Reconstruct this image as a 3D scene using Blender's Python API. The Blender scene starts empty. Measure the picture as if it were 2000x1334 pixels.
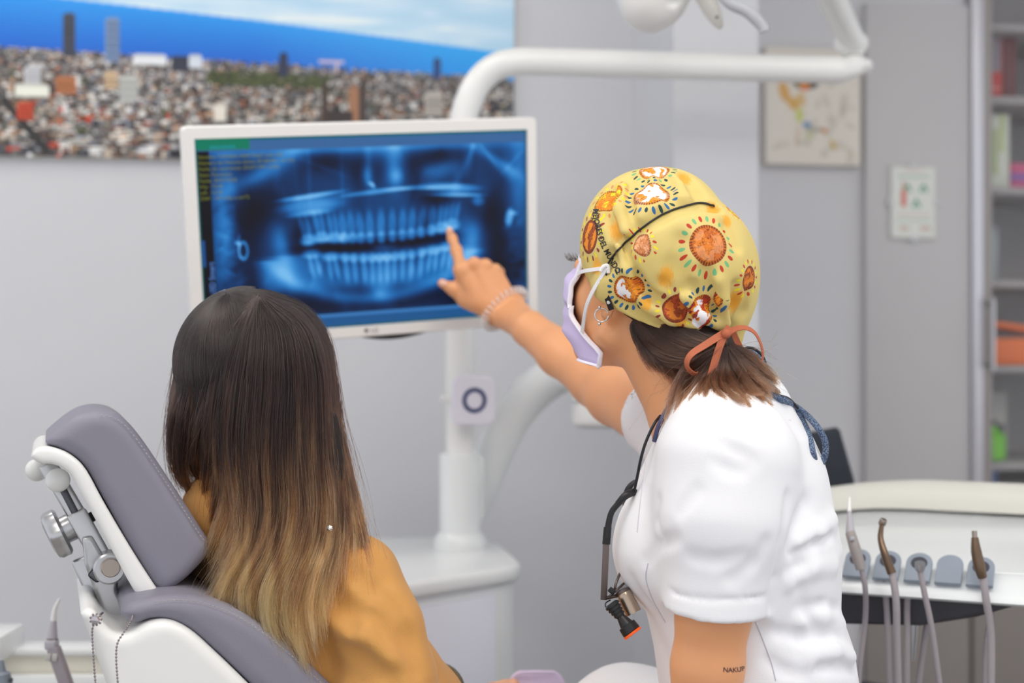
import bpy, bmesh, math, random
import numpy as np
from mathutils import Vector, Matrix
from mathutils.bvhtree import BVHTree

random.seed(7)
RNG = np.random.default_rng(7)
SC = bpy.context.scene
COL = SC.collection
F = 2778.0            # focal length in pixels of the 2000 px wide frame (50 mm on 36 mm)
CH = 1.18             # camera height

# ---------------------------------------------------------------- camera, world, exposure
cam_d = bpy.data.cameras.new('camera')
cam_d.lens = 50.0
cam_d.sensor_width = 36.0
cam_d.clip_start = 0.05
cam_d.dof.use_dof = True
cam_d.dof.focus_distance = 1.57
cam_d.dof.aperture_fstop = 2.8
cam = bpy.data.objects.new('camera', cam_d)
cam.location = (0, 0, CH)
cam.rotation_euler = (math.radians(90), 0, 0)
COL.objects.link(cam)
SC.camera = cam

world = bpy.data.worlds.new('world')
world.use_nodes = True
bg = world.node_tree.nodes['Background']
bg.inputs[0].default_value = (0.93, 0.95, 1.0, 1)
bg.inputs[1].default_value = 1.0
SC.world = world
PANEL_LIGHT = 8.0
SC.view_settings.view_transform = 'Standard'
SC.view_settings.look = 'None'
SC.view_settings.gamma = 1.0
SC.view_settings.use_curve_mapping = False
SC.view_settings.exposure = -0.04

# ---------------------------------------------------------------- helpers: positions
def P(px, py, d):
    return Vector(((px - 1000) / F * d, d, CH + (667 - py) / F * d))

def pix_dir(px, py):
    return Vector(((px - 1000) / F, 1.0, (667 - py) / F))

CAM = Vector((0, 0, CH))

def on_plane(px, py, o, n):
    v = pix_dir(px, py)
    return CAM + v * ((o - CAM).dot(n) / v.dot(n))

class WallPlane:
    """A vertical plane through (x0, y0) running to the right at angle deg away from the camera."""
    def __init__(s, x0, y0, deg):
        a = math.radians(deg)
        s.o = Vector((x0, y0, 0)); s.t = Vector((math.cos(a), math.sin(a), 0)); s.n = Vector((math.sin(a), -math.cos(a), 0))
    def pt(s, u, off, z):
        return s.o + s.t * u + s.n * off + Vector((0, 0, z))
    def uz(s, px, py):
        p = on_plane(px, py, s.o, s.n) 
        return (p - s.o).dot(s.t), p.z

# ---------------------------------------------------------------- helpers: materials
def srgb(r, g, b):
    f = lambda c: (c / 255 / 12.92) if c / 255 <= 0.04045 else ((c / 255 + 0.055) / 1.055) ** 2.4
    return (f(r), f(g), f(b), 1.0)

MATS = {}
def mat(name, rgb, rough=0.5, metal=0.0, noise=0.03, scale=30.0, bump=0.0, bump_scale=200.0, sss=0.0, coat=0.0, alpha=1.0, trans=0.0, emit=None, sheen=0.0, spec=0.5):
    if name in MATS:
        return MATS[name]
    m = bpy.data.materials.new(name)
    m.use_nodes = True
    nt = m.node_tree
    b = nt.nodes['Principled BSDF']
    c = srgb(*rgb)
    tc = nt.nodes.new('ShaderNodeTexCoord')
    nz = nt.nodes.new('ShaderNodeTexNoise'); nz.inputs['Scale'].default_value = scale; nz.inputs['Detail'].default_value = 3
    nt.links.new(tc.outputs['Object'], nz.inputs['Vector'])
    mx = nt.nodes.new('ShaderNodeMix'); mx.data_type = 'RGBA'
    mx.inputs[6].default_value = tuple(max(0, x * (1 - noise)) for x in c[:3]) + (1,)
    mx.inputs[7].default_value = tuple(min(1, x * (1 + noise)) for x in c[:3]) + (1,)
    nt.links.new(nz.outputs[0], mx.inputs[0])
    nt.links.new(mx.outputs[2], b.inputs['Base Color'])
    b.inputs['Roughness'].default_value = rough
    b.inputs['Metallic'].default_value = metal
    b.inputs['Specular IOR Level'].default_value = spec
    if sss:
        b.inputs['Subsurface Weight'].default_value = sss
        b.inputs['Subsurface Radius'].default_value = (1.0, 0.35, 0.18)
        b.inputs['Subsurface Scale'].default_value = 0.008
    if coat:
        b.inputs['Coat Weight'].default_value = coat
    if sheen:
        b.inputs['Sheen Weight'].default_value = sheen
    if trans:
        b.inputs['Transmission Weight'].default_value = trans
    if alpha < 1:
        b.inputs['Alpha'].default_value = alpha
    if emit:
        b.inputs['Emission Color'].default_value = srgb(*emit[0]); b.inputs['Emission Strength'].default_value = emit[1]
    if bump:
        n2 = nt.nodes.new('ShaderNodeTexNoise'); n2.inputs['Scale'].default_value = bump_scale; n2.inputs['Detail'].default_value = 4
        nt.links.new(tc.outputs['Object'], n2.inputs['Vector'])
        bp = nt.nodes.new('ShaderNodeBump'); bp.inputs['Strength'].default_value = bump; bp.inputs['Distance'].default_value = 0.002
        nt.links.new(n2.outputs[0], bp.inputs['Height']); nt.links.new(bp.outputs[0], b.inputs['Normal'])
    MATS[name] = m
    return m

def print_mat(name, rough=0.4, emission=0.0, noise_scale=300.0):
    """Flat print: the colour comes from the sheet's colour attribute, with fine procedural grain."""
    m = bpy.data.materials.new(name); m.use_nodes = True
    nt = m.node_tree; b = nt.nodes['Principled BSDF']
    a = nt.nodes.new('ShaderNodeVertexColor'); a.layer_name = 'ink'
    tc = nt.nodes.new('ShaderNodeTexCoord')
    nz = nt.nodes.new('ShaderNodeTexNoise'); nz.inputs['Scale'].default_value = noise_scale
    nt.links.new(tc.outputs['Object'], nz.inputs['Vector'])
    mr = nt.nodes.new('ShaderNodeMapRange'); mr.inputs[3].default_value = 0.94; mr.inputs[4].default_value = 1.06
    nt.links.new(nz.outputs[0], mr.inputs[0])
    mx = nt.nodes.new('ShaderNodeMix'); mx.data_type = 'RGBA'; mx.blend_type = 'MULTIPLY'; mx.inputs[0].default_value = 1
    nt.links.new(a.outputs[0], mx.inputs[6]); nt.links.new(mr.outputs[0], mx.inputs[7])
    b.inputs['Roughness'].default_value = rough
    if emission:
        b.inputs['Base Color'].default_value = (0.01, 0.01, 0.012, 1); b.inputs['Specular IOR Level'].default_value = 0.15
        nt.links.new(mx.outputs[2], b.inputs['Emission Color']); b.inputs['Emission Strength'].default_value = emission
    else:
        nt.links.new(mx.outputs[2], b.inputs['Base Color'])
    return m

# ---------------------------------------------------------------- helpers: objects
def thing(name, label, cat, loc=(0, 0, 0), group=None):
    o = bpy.data.objects.new(name, None)
    o.empty_display_size = 0.05
    o.location = loc
    COL.objects.link(o)
    o['label'] = label; o['category'] = cat
    if group: o['group'] = group
    return o

def root_loc(o):
    v = Vector((0, 0, 0))
    while o is not None:
        v += o.location; o = o.parent
    return v

def add(name, verts, faces, m, parent=None, smooth=True, label=None, kind=None, autosmooth=None):
    """One mesh object from world-space vertices (kept local to its parent)."""
    me = bpy.data.meshes.new(name)
    off = root_loc(parent)
    v = np.asarray([tuple(x) for x in verts] if not isinstance(verts, np.ndarray) else verts, dtype=np.float64) - np.array(off)
    if parent is None and kind is None:
        pass
    me.from_pydata(v.tolist(), [], faces if isinstance(faces, list) else faces.tolist())
    me.materials.append(m)
    me.validate()
    if smooth:
        me.polygons.foreach_set('use_smooth', [True] * len(me.polygons))
        if autosmooth:
            try:
                me.set_sharp_from_angle(angle=math.radians(autosmooth))
            except Exception:
                pass
    me.update()
    o = bpy.data.objects.new(name, me)
    COL.objects.link(o)
    if parent is not None: o.parent = parent
    if label: o['label'] = label
    if kind: o['kind'] = kind
    return o

def tag(o, label, cat, group=None):
    o['label'] = label; o['category'] = cat
    if group: o['group'] = group
    return o

def struct(o, label=None):
    o['kind'] = 'structure'
    if label: o['label'] = label
    return o

def bm_add(name, bm, m, parent=None, smooth=True, label=None, kind=None, autosmooth=35):
    bm.verts.index_update()
    v = [tuple(x.co) for x in bm.verts]; f = [[q.index for q in x.verts] for x in bm.faces]
    bm.free()
    return add(name, np.array(v), f, m, parent, smooth, label, kind, autosmooth)

def frame(o, x, y=None, z=None):
    """Matrix with origin o, local X along x, local Z as near z as possible."""
    x = Vector(x).normalized()
    z = Vector(z if z is not None else (0, 0, 1))
    z = (z - x * z.dot(x)).normalized()
    y = z.cross(x)
    return Matrix(((x.x, y.x, z.x, o[0]), (x.y, y.y, z.y, o[1]), (x.z, y.z, z.z, o[2]), (0, 0, 0, 1)))

def box_bm(M, size, bevel=0.0, seg=2, bm=None):
    bm2 = bmesh.new()
    bmesh.ops.create_cube(bm2, size=1.0)
    for v in bm2.verts: v.co = Vector((v.co.x * size[0], v.co.y * size[1], v.co.z * size[2]))
    if bevel > 0:
        bmesh.ops.bevel(bm2, geom=list(bm2.edges), offset=bevel, segments=seg, profile=0.5, affect='EDGES')
    bmesh.ops.transform(bm2, matrix=M, verts=list(bm2.verts))
    if bm is not None:
        me = bpy.data.meshes.new('tmp'); bm2.to_mesh(me); bm2.free(); bm.from_mesh(me); bpy.data.meshes.remove(me)
        return bm
    return bm2

def box(name, M, size, m, parent=None, bevel=0.0, seg=2, **k):
    return bm_add(name, box_bm(M, size, bevel, seg), m, parent, **k)

def wall_box(name, pl, u0, u1, o0, o1, z0, z1, m, parent=None, bevel=0.0, seg=2, **k):
    M = frame(pl.pt((u0 + u1) / 2, (o0 + o1) / 2, (z0 + z1) / 2), pl.t)
    return box(name, M, (abs(u1 - u0), abs(o1 - o0), abs(z1 - z0)), m, parent, bevel, seg, **k)

def prism(name, pts, depth_vec, m, parent=None, bevel=0.0, seg=3, **k):
    """A flat outline (3-D points) pushed along depth_vec, its two rims rounded by inset rings."""
    p = np.array([tuple(x) for x in pts], float); dv = np.array(depth_vec, float); n = len(p)
    dn = dv / np.linalg.norm(dv); L = np.linalg.norm(dv)
    nx, pv = np.roll(p, -1, 0), np.roll(p, 1, 0)
    e1 = np.cross(nx - p, dn); e2 = np.cross(p - pv, dn)
    e1 /= np.linalg.norm(e1, axis=1)[:, None] + 1e-12; e2 /= np.linalg.norm(e2, axis=1)[:, None] + 1e-12
    nr = e1 + e2; nr /= (np.linalg.norm(nr, axis=1) ** 2 / 2)[:, None].clip(0.3)
    area = sum(np.dot(np.cross(p[i] - p[0], nx[i] - p[0]), dn) for i in range(n))
    if area < 0: nr = -nr
    if bevel > 0:
        st = [(bevel * (1 - math.sin(q)), bevel * (1 - math.cos(q))) for q in np.linspace(0, math.pi / 2, seg + 1)]
        st = [(i, d) for i, d in st] + [(i, L - d) for i, d in st[::-1]]
    else:
        st = [(0, 0), (0, L)]
    V = np.vstack([p - nr * i + dn * d for i, d in st])
    Fc = []
    for q in range(len(st) - 1):
        for i in range(n):
            j = (i + 1) % n; Fc.append([q * n + i, q * n + j, (q + 1) * n + j, (q + 1) * n + i])
    Fc += [list(range(n))[::-1], [(len(st) - 1) * n + i for i in range(n)]]
    if area < 0: Fc = [f[::-1] for f in Fc]
    k.setdefault('autosmooth', 40)
    return add(name, V, Fc, m, parent, **k)

def spline(pts, n):
    """Catmull-Rom through pts, resampled evenly to n points."""
    p = np.array([tuple(x) for x in pts], float)
    if len(p) == 2:
        t = np.linspace(0, 1, n)[:, None]; return p[0] * (1 - t) + p[1] * t
    q = np.vstack([2 * p[0] - p[1], p, 2 * p[-1] - p[-2]])
    out = []
    m = 16
    for i in range(1, len(q) - 2):
        t = np.linspace(0, 1, m, endpoint=False)[:, None]
        a, b, c, d = q[i - 1], q[i], q[i + 1], q[i + 2]
        out.append(0.5 * ((2 * b) + (-a + c) * t + (2 * a - 5 * b + 4 * c - d) * t ** 2 + (-a + 3 * b - 3 * c + d) * t ** 3))
    out.append(p[-1:])
    o = np.vstack(out)
    s = np.r_[0, np.cumsum(np.linalg.norm(np.diff(o[:, :3], axis=0), axis=1))]
    u = np.linspace(0, s[-1], n)
    return np.stack([np.interp(u, s, o[:, k]) for k in range(o.shape[1])], 1)

def frames_along(c, ref=None):
    T = np.gradient(c, axis=0); T /= np.linalg.norm(T, axis=1)[:, None] + 1e-12
    N = np.zeros_like(T)
    r = np.array(ref if ref is not None else ((0, 0, 1) if abs(T[0][2]) < 0.9 else (1, 0, 0)), float)
    n = r - T[0] * (r @ T[0]); n /= np.linalg.norm(n)
    for i in range(len(c)):
        if ref is not None:
            n = r - T[i] * (r @ T[i])
        else:
            n = n - T[i] * (n @ T[i])
        n /= np.linalg.norm(n) + 1e-12
        N[i] = n
    return T, N, np.cross(T, N)

def tube_vf(c, r, seg=12, cap=True, flat=1.0, ref=None):
    c = np.asarray(c, float); n = len(c)
    r = np.full(n, r) if np.isscalar(r) else np.interp(np.linspace(0, 1, n), np.linspace(0, 1, len(r)), r)
    T, N, B = frames_along(c, ref)
    a = np.linspace(0, 2 * np.pi, seg, endpoint=False)
    V = (c[:, None] + r[:, None, None] * (np.cos(a)[None, :, None] * N[:, None] + flat * np.sin(a)[None, :, None] * B[:, None])).reshape(-1, 3)
    Fc = []
    for i in range(n - 1):
        for j in range(seg):
            k = (j + 1) % seg
            Fc.append([i * seg + j, i * seg + k, (i + 1) * seg + k, (i + 1) * seg + j])
    if cap:
        Fc.append(list(range(seg))[::-1]); Fc.append([(n - 1) * seg + j for j in range(seg)])
    return V, Fc

def tube(name, pts, r, m, parent=None, n=None, seg=12, flat=1.0, ref=None, **k):
    c = spline(pts, n or max(2, 8 * (len(pts) - 1) + 1)) if len(pts) > 2 else np.array([tuple(p) for p in pts])
    if len(pts) == 2 and not np.isscalar(r):
        c = spline(pts, max(2, len(r)))
    V, Fc = tube_vf(c, r, seg, True, flat, ref)
    k.setdefault('autosmooth', 50)
    return add(name, V, Fc, m, parent, **k)

def lathe(name, o, axis, prof, m, parent=None, seg=28, ref=None, **k):
    """prof: list of (distance along axis, radius)."""
    axis = Vector(axis).normalized()
    o = Vector(o)
    r0 = Vector(ref) if ref is not None else (Vector((0, 0, 1)) if abs(axis.z) < 0.9 else Vector((1, 0, 0)))
    e1 = (r0 - axis * r0.dot(axis)).normalized(); e2 = axis.cross(e1)
    V = []; Fc = []
    for (t, r) in prof:
        for j in range(seg):
            a = 2 * math.pi * j / seg
            V.append(o + axis * t + (e1 * math.cos(a) + e2 * math.sin(a)) * max(r, 1e-5))
    for i in range(len(prof) - 1):
        for j in range(seg):
            q = (j + 1) % seg
            Fc.append([i * seg + j, i * seg + q, (i + 1) * seg + q, (i + 1) * seg + j])
    Fc.append(list(range(seg))[::-1]); Fc.append([(len(prof) - 1) * seg + j for j in range(seg)])
    k.setdefault('autosmooth', 32)
    return add(name, V, Fc, m, parent, **k)

def ribbon(name, pts, width, thick, m, parent=None, normal=(0, -1, 0), n=None, **k):
    """Flat band: pts centre line; normal = side it faces (one vector, or one per point)."""
    n = n or 8 * (len(pts) - 1) + 1
    c = spline(pts, n)
    if isinstance(normal, list):
        nn = spline([Vector(v) for v in normal], n) if len(normal) > 2 else np.repeat([normal[0]], n, 0)
    else:
        nn = np.repeat([normal], n, 0).astype(float)
    T = np.gradient(c, axis=0); T /= np.linalg.norm(T, axis=1)[:, None]
    S = np.cross(T, nn); S /= np.linalg.norm(S, axis=1)[:, None] + 1e-9
    N = np.cross(S, T)
    w = np.full(n, width) if np.isscalar(width) else np.interp(np.linspace(0, 1, n), np.linspace(0, 1, len(width)), width)
    V = np.stack([c + S * w[:, None] / 2 + N * thick / 2, c - S * w[:, None] / 2 + N * thick / 2,
                  c - S * w[:, None] / 2 - N * thick / 2, c + S * w[:, None] / 2 - N * thick / 2], 1).reshape(-1, 3)
    Fc = []
    for i in range(n - 1):
        for j in range(4):
            q = (j + 1) % 4
            Fc.append([i * 4 + j, i * 4 + q, (i + 1) * 4 + q, (i + 1) * 4 + j])
    Fc += [[3, 2, 1, 0], [(n - 1) * 4 + j for j in range(4)]]
    k.setdefault('autosmooth', 40)
    return add(name, V, Fc, m, parent, **k)

def sphere_vf(c, r, seg=10, ring=6):
    V = []; Fc = []
    for i in range(ring + 1):
        t = math.pi * i / ring
        for j in range(seg):
            a = 2 * math.pi * j / seg
            V.append((c[0] + r * math.sin(t) * math.cos(a), c[1] + r * math.sin(t) * math.sin(a), c[2] + r * math.cos(t)))
    for i in range(ring):
        for j in range(seg):
            q = (j + 1) % seg
            Fc.append([i * seg + j, (i + 1) * seg + j, (i + 1) * seg + q, i * seg + q])
    return V, Fc

def merge(parts):
    V = []; Fc = []
    for v, f in parts:
        b = len(V); V += [tuple(x) for x in v]; Fc += [[i + b for i in q] for q in f]
    return np.array(V), Fc

def sheet(name, pl, u0, u1, z0, z1, off, img, m, parent):
    """A printed sheet: a grid on plane pl, one colour per vertex from img (rows from the top)."""
    h, w = img.shape[:2]
    us = np.linspace(u0, u1, w); zs = np.linspace(z1, z0, h)
    o = np.array(pl.o) + np.array(pl.n) * off; t = np.array(pl.t); up = np.array(getattr(pl, 'up', Vector((0, 0, 1))))
    V = (o[None, None] + us[None, :, None] * t + zs[:, None, None] * up).reshape(-1, 3)
    i = np.arange((h - 1) * w).reshape(h - 1, w)[:, :-1].ravel()
    Fc = np.stack([i, i + w, i + w + 1, i + 1], 1)
    ob = add(name, V, Fc, m, parent, smooth=False)
    ca = ob.data.color_attributes.new('ink', 'FLOAT_COLOR', 'POINT')
    c = np.ones((h * w, 4), np.float32); c[:, :3] = img.reshape(-1, 3)
    ca.data.foreach_set('color', c.ravel())
    return ob

def lin(a):
    a = np.clip(np.asarray(a, float), 0, 1)
    return np.where(a <= 0.04045, a / 12.92, ((a + 0.055) / 1.055) ** 2.4)

def text_vf(body, size, align='LEFT', bold=False):
    """Letters as flat faces in the XY plane (from Blender's own font)."""
    cu = bpy.data.curves.new('txt', 'FONT'); cu.body = body; cu.size = size; cu.align_x = align
    cu.resolution_u = 3
    if bold: cu.offset = size * 0.02
    o = bpy.data.objects.new('txt', cu); COL.objects.link(o)
    dg = bpy.context.evaluated_depsgraph_get(); dg.update()
    me = bpy.data.meshes.new_from_object(o.evaluated_get(dg))
    V = np.array([tuple(v.co) for v in me.vertices]); Fc = [list(p.vertices) for p in me.polygons]
    bpy.data.objects.remove(o); bpy.data.curves.remove(cu); bpy.data.meshes.remove(me)
    return V, Fc

def text(name, body, size, o, x, up, m, parent, align='LEFT', bold=False, **k):
    V, Fc = text_vf(body, size, align, bold)
    x = Vector(x); up = Vector(up); o = Vector(o)
    W = [o + x * v[0] + up * v[1] for v in V]
    return add(name, W, Fc, m, parent, smooth=False, **k)

# ---------------------------------------------------------------- helpers: organic shapes from distance fields
class SDF:
    def __init__(s, ax, ay, az):
        s.ax = [np.asarray(a, np.float32) for a in (ax, ay, az)]
        s.f = np.full([len(a) for a in s.ax], 1.0, np.float32)
        s.h = max(float(np.diff(a).max()) for a in s.ax)
    def _sl(s, lo, hi):
        r = []
        for a, l, h in zip(s.ax, lo, hi):
            i = max(0, int(np.searchsorted(a, l)) - 1); j = min(len(a), int(np.searchsorted(a, h)) + 1)
            r.append(slice(i, max(i, j)))
        return tuple(r)
    def op(s, fn, lo, hi, k, mode):
        m = k + 3 * s.h
        sl = s._sl([x - m for x in lo], [x + m for x in hi])
        X = s.ax[0][sl[0]][:, None, None]; Y = s.ax[1][sl[1]][None, :, None]; Z = s.ax[2][sl[2]][None, None, :]
        if X.size == 0 or Y.size == 0 or Z.size == 0: return
        d = fn(X, Y, Z).astype(np.float32)
        a = s.f[sl]
        if mode == 'u':
            h = np.maximum(k - np.abs(a - d), 0) / max(k, 1e-6); s.f[sl] = np.minimum(a, d) - h * h * k * 0.25
        else:
            if mode == 's': d = -d
            h = np.maximum(k - np.abs(a - d), 0) / max(k, 1e-6); s.f[sl] = np.maximum(a, d) + h * h * k * 0.25
    def cone(s, a, b, ra, rb, k=0.01, mode='u'):
        a = np.array(a, float); b = np.array(b, float); ba = b - a; l2 = ba @ ba + 1e-12
        def fn(X, Y, Z):
            t = np.clip(((X - a[0]) * ba[0] + (Y - a[1]) * ba[1] + (Z - a[2]) * ba[2]) / l2, 0, 1)
            return np.sqrt((X - a[0] - t * ba[0]) ** 2 + (Y - a[1] - t * ba[1]) ** 2 + (Z - a[2] - t * ba[2]) ** 2) - (ra + t * (rb - ra))
        r = max(ra, rb)
        s.op(fn, np.minimum(a, b) - r, np.maximum(a, b) + r, k, mode)
    def chain(s, pts, rad, k=0.01, mode='u'):
        for i in range(len(pts) - 1): s.cone(pts[i], pts[i + 1], rad[i], rad[i + 1], k, mode)
    def ell(s, c, r, M=None, k=0.01, mode='u'):
        """Ellipsoid; M: 3x3 whose columns are the local axes."""
        c = np.array(c, float); r = np.array(r, float)
        M = np.eye(3) if M is None else np.array(M)
        def fn(X, Y, Z):
            dx, dy, dz = X - c[0], Y - c[1], Z - c[2]
            q = [dx * M[0, i] + dy * M[1, i] + dz * M[2, i] for i in range(3)]
            k0 = np.sqrt(sum((q[i] / r[i]) ** 2 for i in range(3))); k1 = np.sqrt(sum((q[i] / r[i] ** 2) ** 2 for i in range(3)))
            return k0 * (k0 - 1) / np.maximum(k1, 1e-6)
        e = np.sqrt(((M * r) ** 2).sum(1))
        s.op(fn, c - e, c + e, k, mode)
    def etube(s, st, e1, e2, k=0.02, mode='u', cap=False):
        """st: stations (centre, a, b) - elliptical tube with half widths a along e1, b along e2."""
        e1 = np.array(e1, float); e2 = np.array(e2, float)
        C = np.array([tuple(x[0]) for x in st]); A = np.array([x[1] for x in st]); B = np.array([x[2] for x in st])
        zc = C[:, 2]; o = np.argsort(zc); zc = zc[o]; C = C[o]; A = A[o]; B = B[o]
        def fn(X, Y, Z):
            t = np.clip(Z, zc[0], zc[-1])
            cx = np.interp(t, zc, C[:, 0]); cy = np.interp(t, zc, C[:, 1]); a = np.interp(t, zc, A); b = np.interp(t, zc, B)
            dx = X - cx; dy = Y - cy; dz = Z - t
            q1 = (dx * e1[0] + dy * e1[1]) / a; q2 = (dx * e2[0] + dy * e2[1]) / b; q3 = dz / np.minimum(a, b)
            return (np.sqrt(q1 ** 2 + q2 ** 2 + q3 ** 2) - 1) * np.minimum(a, b)
        m = max(A.max(), B.max())
        lo = np.array([C[:, 0].min() - m, C[:, 1].min() - m, zc[0] - m]); hi = np.array([C[:, 0].max() + m, C[:, 1].max() + m, zc[-1] + m])
        s.op(fn, lo, hi, k, mode)
    def plane(s, o, n, k=0.002):
        """Keep only the side that n points away from."""
        o = np.array(o, float); n = np.array(n, float); n /= np.linalg.norm(n)
        d = ((s.ax[0][:, None, None] - o[0]) * n[0] + (s.ax[1][None, :, None] - o[1]) * n[1] + (s.ax[2][None, None, :] - o[2]) * n[2]).astype(np.float32)
        h = np.maximum(k - np.abs(s.f - d), 0) / k
        s.f = np.maximum(s.f, d) + h * h * k * 0.25
    def join(s, other, k=0.01):
        h = np.maximum(k - np.abs(s.f - other.f), 0) / max(k, 1e-6)
        s.f = np.minimum(s.f, other.f) - h * h * k * 0.25
    def mesh(s, smooth=1, lam=0.5):
        f = s.f; ins = f < 0
        n = f.shape
        cnt = np.zeros([x - 1 for x in n], np.int8)
        for i in (0, 1):
            for j in (0, 1):
                for k in (0, 1): cnt += ins[i:n[0] - 1 + i, j:n[1] - 1 + j, k:n[2] - 1 + k]
        I = np.argwhere((cnt > 0) & (cnt < 8))
        idx = np.full(cnt.shape, -1, np.int32); idx[I[:, 0], I[:, 1], I[:, 2]] = np.arange(len(I))
        acc = np.zeros((len(I), 3)); num = np.zeros(len(I))
        cs = [(i, j, k) for i in (0, 1) for j in (0, 1) for k in (0, 1)]
        val = {c: f[I[:, 0] + c[0], I[:, 1] + c[1], I[:, 2] + c[2]] for c in cs}
        for a in cs:
            for d in range(3):
                if a[d] == 0:
                    b = list(a); b[d] = 1; b = tuple(b)
                    fa, fb = val[a], val[b]; cr = (fa < 0) != (fb < 0)
                    t = np.where(cr, fa / np.where(fa == fb, 1, fa - fb), 0)
                    for q in range(3):
                        acc[:, q] += np.where(cr, a[q] + (t if q == d else 0), 0)
                    num += cr
        fr = acc / num[:, None]
        V = np.stack([s.ax[q][I[:, q]] * (1 - fr[:, q]) + s.ax[q][I[:, q] + 1] * fr[:, q] for q in range(3)], 1).astype(np.float64)
        faces = []
        for d in range(3):
            u, v = [(1, 2), (2, 0), (0, 1)][d]
            A = [slice(None)] * 3; B = [slice(None)] * 3
            A[d] = slice(0, n[d] - 1); B[d] = slice(1, n[d])
            for q in (u, v):
                A[q] = slice(1, n[q] - 1); B[q] = slice(1, n[q] - 1)
            ia = ins[tuple(A)]; ib = ins[tuple(B)]
            for flip, msk in ((False, ia & ~ib), (True, ~ia & ib)):
                J = np.argwhere(msk)
                J[:, u] += 1; J[:, v] += 1
                def at(du, dv):
                    K = J.copy(); K[:, u] += du; K[:, v] += dv
                    return idx[K[:, 0], K[:, 1], K[:, 2]]
                q = np.stack([at(-1, -1), at(0, -1), at(0, 0), at(-1, 0)], 1)
                faces.append(q[:, ::-1] if flip else q)
        Fc = np.vstack(faces); Fc = Fc[(Fc >= 0).all(1)]
        V = relax(V, Fc, smooth, lam)
        return V, Fc

def relax(V, Fc, n, lam=0.5):
    if n <= 0: return V
    e = np.vstack([Fc[:, [0, 1]], Fc[:, [1, 2]], Fc[:, [2, 3]], Fc[:, [3, 0]]])
    deg = np.bincount(e.ravel(), minlength=len(V)).astype(float); deg[deg == 0] = 1
    for _ in range(n):
        for l in (lam, -lam * 1.03):
            S = np.stack([np.bincount(e[:, 0], V[e[:, 1], q], len(V)) + np.bincount(e[:, 1], V[e[:, 0], q], len(V)) for q in range(3)], 1) / deg[:, None]
            V = V + l * (S - V)
    return V

def rng(a, b, h):
    return np.arange(a, b + h, h)

def vgrid(segs):
    """Axis with varying spacing: list of (from, to, step)."""
    r = []
    for a, b, h in segs: r.append(np.arange(a, b - h * 0.5, h))
    r.append([segs[-1][1]])
    return np.concatenate(r)

def poly_sdf(px, py, poly):
    """Signed distance (negative inside) of grid points to a 2-D polygon."""
    d = np.full(np.broadcast(px, py).shape, 1e9); s = np.ones(d.shape)
    n = len(poly)
    for i in range(n):
        a = poly[i]; b = poly[i - 1]
        ex, ey = b[0] - a[0], b[1] - a[1]; wx, wy = px - a[0], py - a[1]
        t = np.clip((wx * ex + wy * ey) / (ex * ex + ey * ey + 1e-15), 0, 1)
        d = np.minimum(d, (wx - ex * t) ** 2 + (wy - ey * t) ** 2)
        c1 = py >= a[1]; c2 = py < b[1]; c3 = ex * wy > ey * wx
        s = np.where((c1 & c2 & c3) | (~c1 & ~c2 & ~c3), -s, s)
    return s * np.sqrt(d)

def pad(name, pts, depth_vec, r, m, parent, h=0.003, smooth=3, **k):
    """A padded or moulded block: planar outline pushed along depth_vec with all rims rounded by r."""
    p = np.array([tuple(x) for x in pts], float); dv = np.array(depth_vec, float); L = np.linalg.norm(dv); e3 = dv / L
    e1 = p[len(p) // 3] - p[0]; e1 -= e3 * (e1 @ e3); e1 /= np.linalg.norm(e1); e2 = np.cross(e3, e1)
    q = np.stack([(p - p[0]) @ e1, (p - p[0]) @ e2], 1)
    lo, hi = q.min(0) - 4 * h, q.max(0) + 4 * h
    ax = [np.arange(lo[0], hi[0] + h, h), np.arange(lo[1], hi[1] + h, h), np.arange(-4 * h, L + 5 * h, h)]
    s = SDF(*ax)
    d2 = poly_sdf(ax[0][:, None], ax[1][None, :], q)[:, :, None] + r
    dz = (np.abs(ax[2] - L / 2) - L / 2 + r)[None, None]
    s.f = (np.minimum(np.maximum(d2, dz), 0) + np.sqrt(np.maximum(d2, 0) ** 2 + np.maximum(dz, 0) ** 2) - r).astype(np.float32)
    V, Fc = s.mesh(smooth)
    W = p[0] + V[:, :1] * e1 + V[:, 1:2] * e2 + V[:, 2:] * e3
    return add(name, W, Fc, m, parent, **k)

def bvh_of(V, Fc):
    return BVHTree.FromPolygons([tuple(v) for v in V], [list(map(int, q)) for q in Fc])

def hit(b, px, py):
    r = b.ray_cast(CAM, pix_dir(px, py).normalized())
    return (r[0], r[1]) if r[0] is not None else (None, None)

def drape_text(name, body, path, h, b, m, parent, lift=0.0006, bold=True, stretch=1.0):
    """Lettering that lies on a curved surface: path = pixels of the base line, h = letter height in pixels."""
    V, Fc = text_vf(body, 1.0, 'LEFT', bold)
    bm = bmesh.new(); vs = [bm.verts.new(v) for v in V]
    for q in Fc:
        try: bm.faces.new([vs[i] for i in q])
        except ValueError: pass
    p = spline([Vector((x, y, 0)) for x, y in path], 200)[:, :2]
    s = np.r_[0, np.cumsum(np.linalg.norm(np.diff(p, axis=0), axis=1))]
    w = V[:, 0].max()
    T = np.gradient(p, axis=0); T /= np.linalg.norm(T, axis=1)[:, None]
    out = []; last = None
    for v in V:
        u = v[0] / w * s[-1]
        q = np.array([np.interp(u, s, p[:, 0]), np.interp(u, s, p[:, 1])])
        t = np.array([np.interp(u, s, T[:, 0]), np.interp(u, s, T[:, 1])])
        nrm = np.array([t[1], -t[0]])
        q = q + nrm * v[1] / 0.7 * h
        a, n = hit(b, *q)
        if a is None: a, n = last
        last = (a, n)
        out.append(a + n * lift)
    bm.free()
    return add(name, out, Fc, m, parent, smooth=False)

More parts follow.
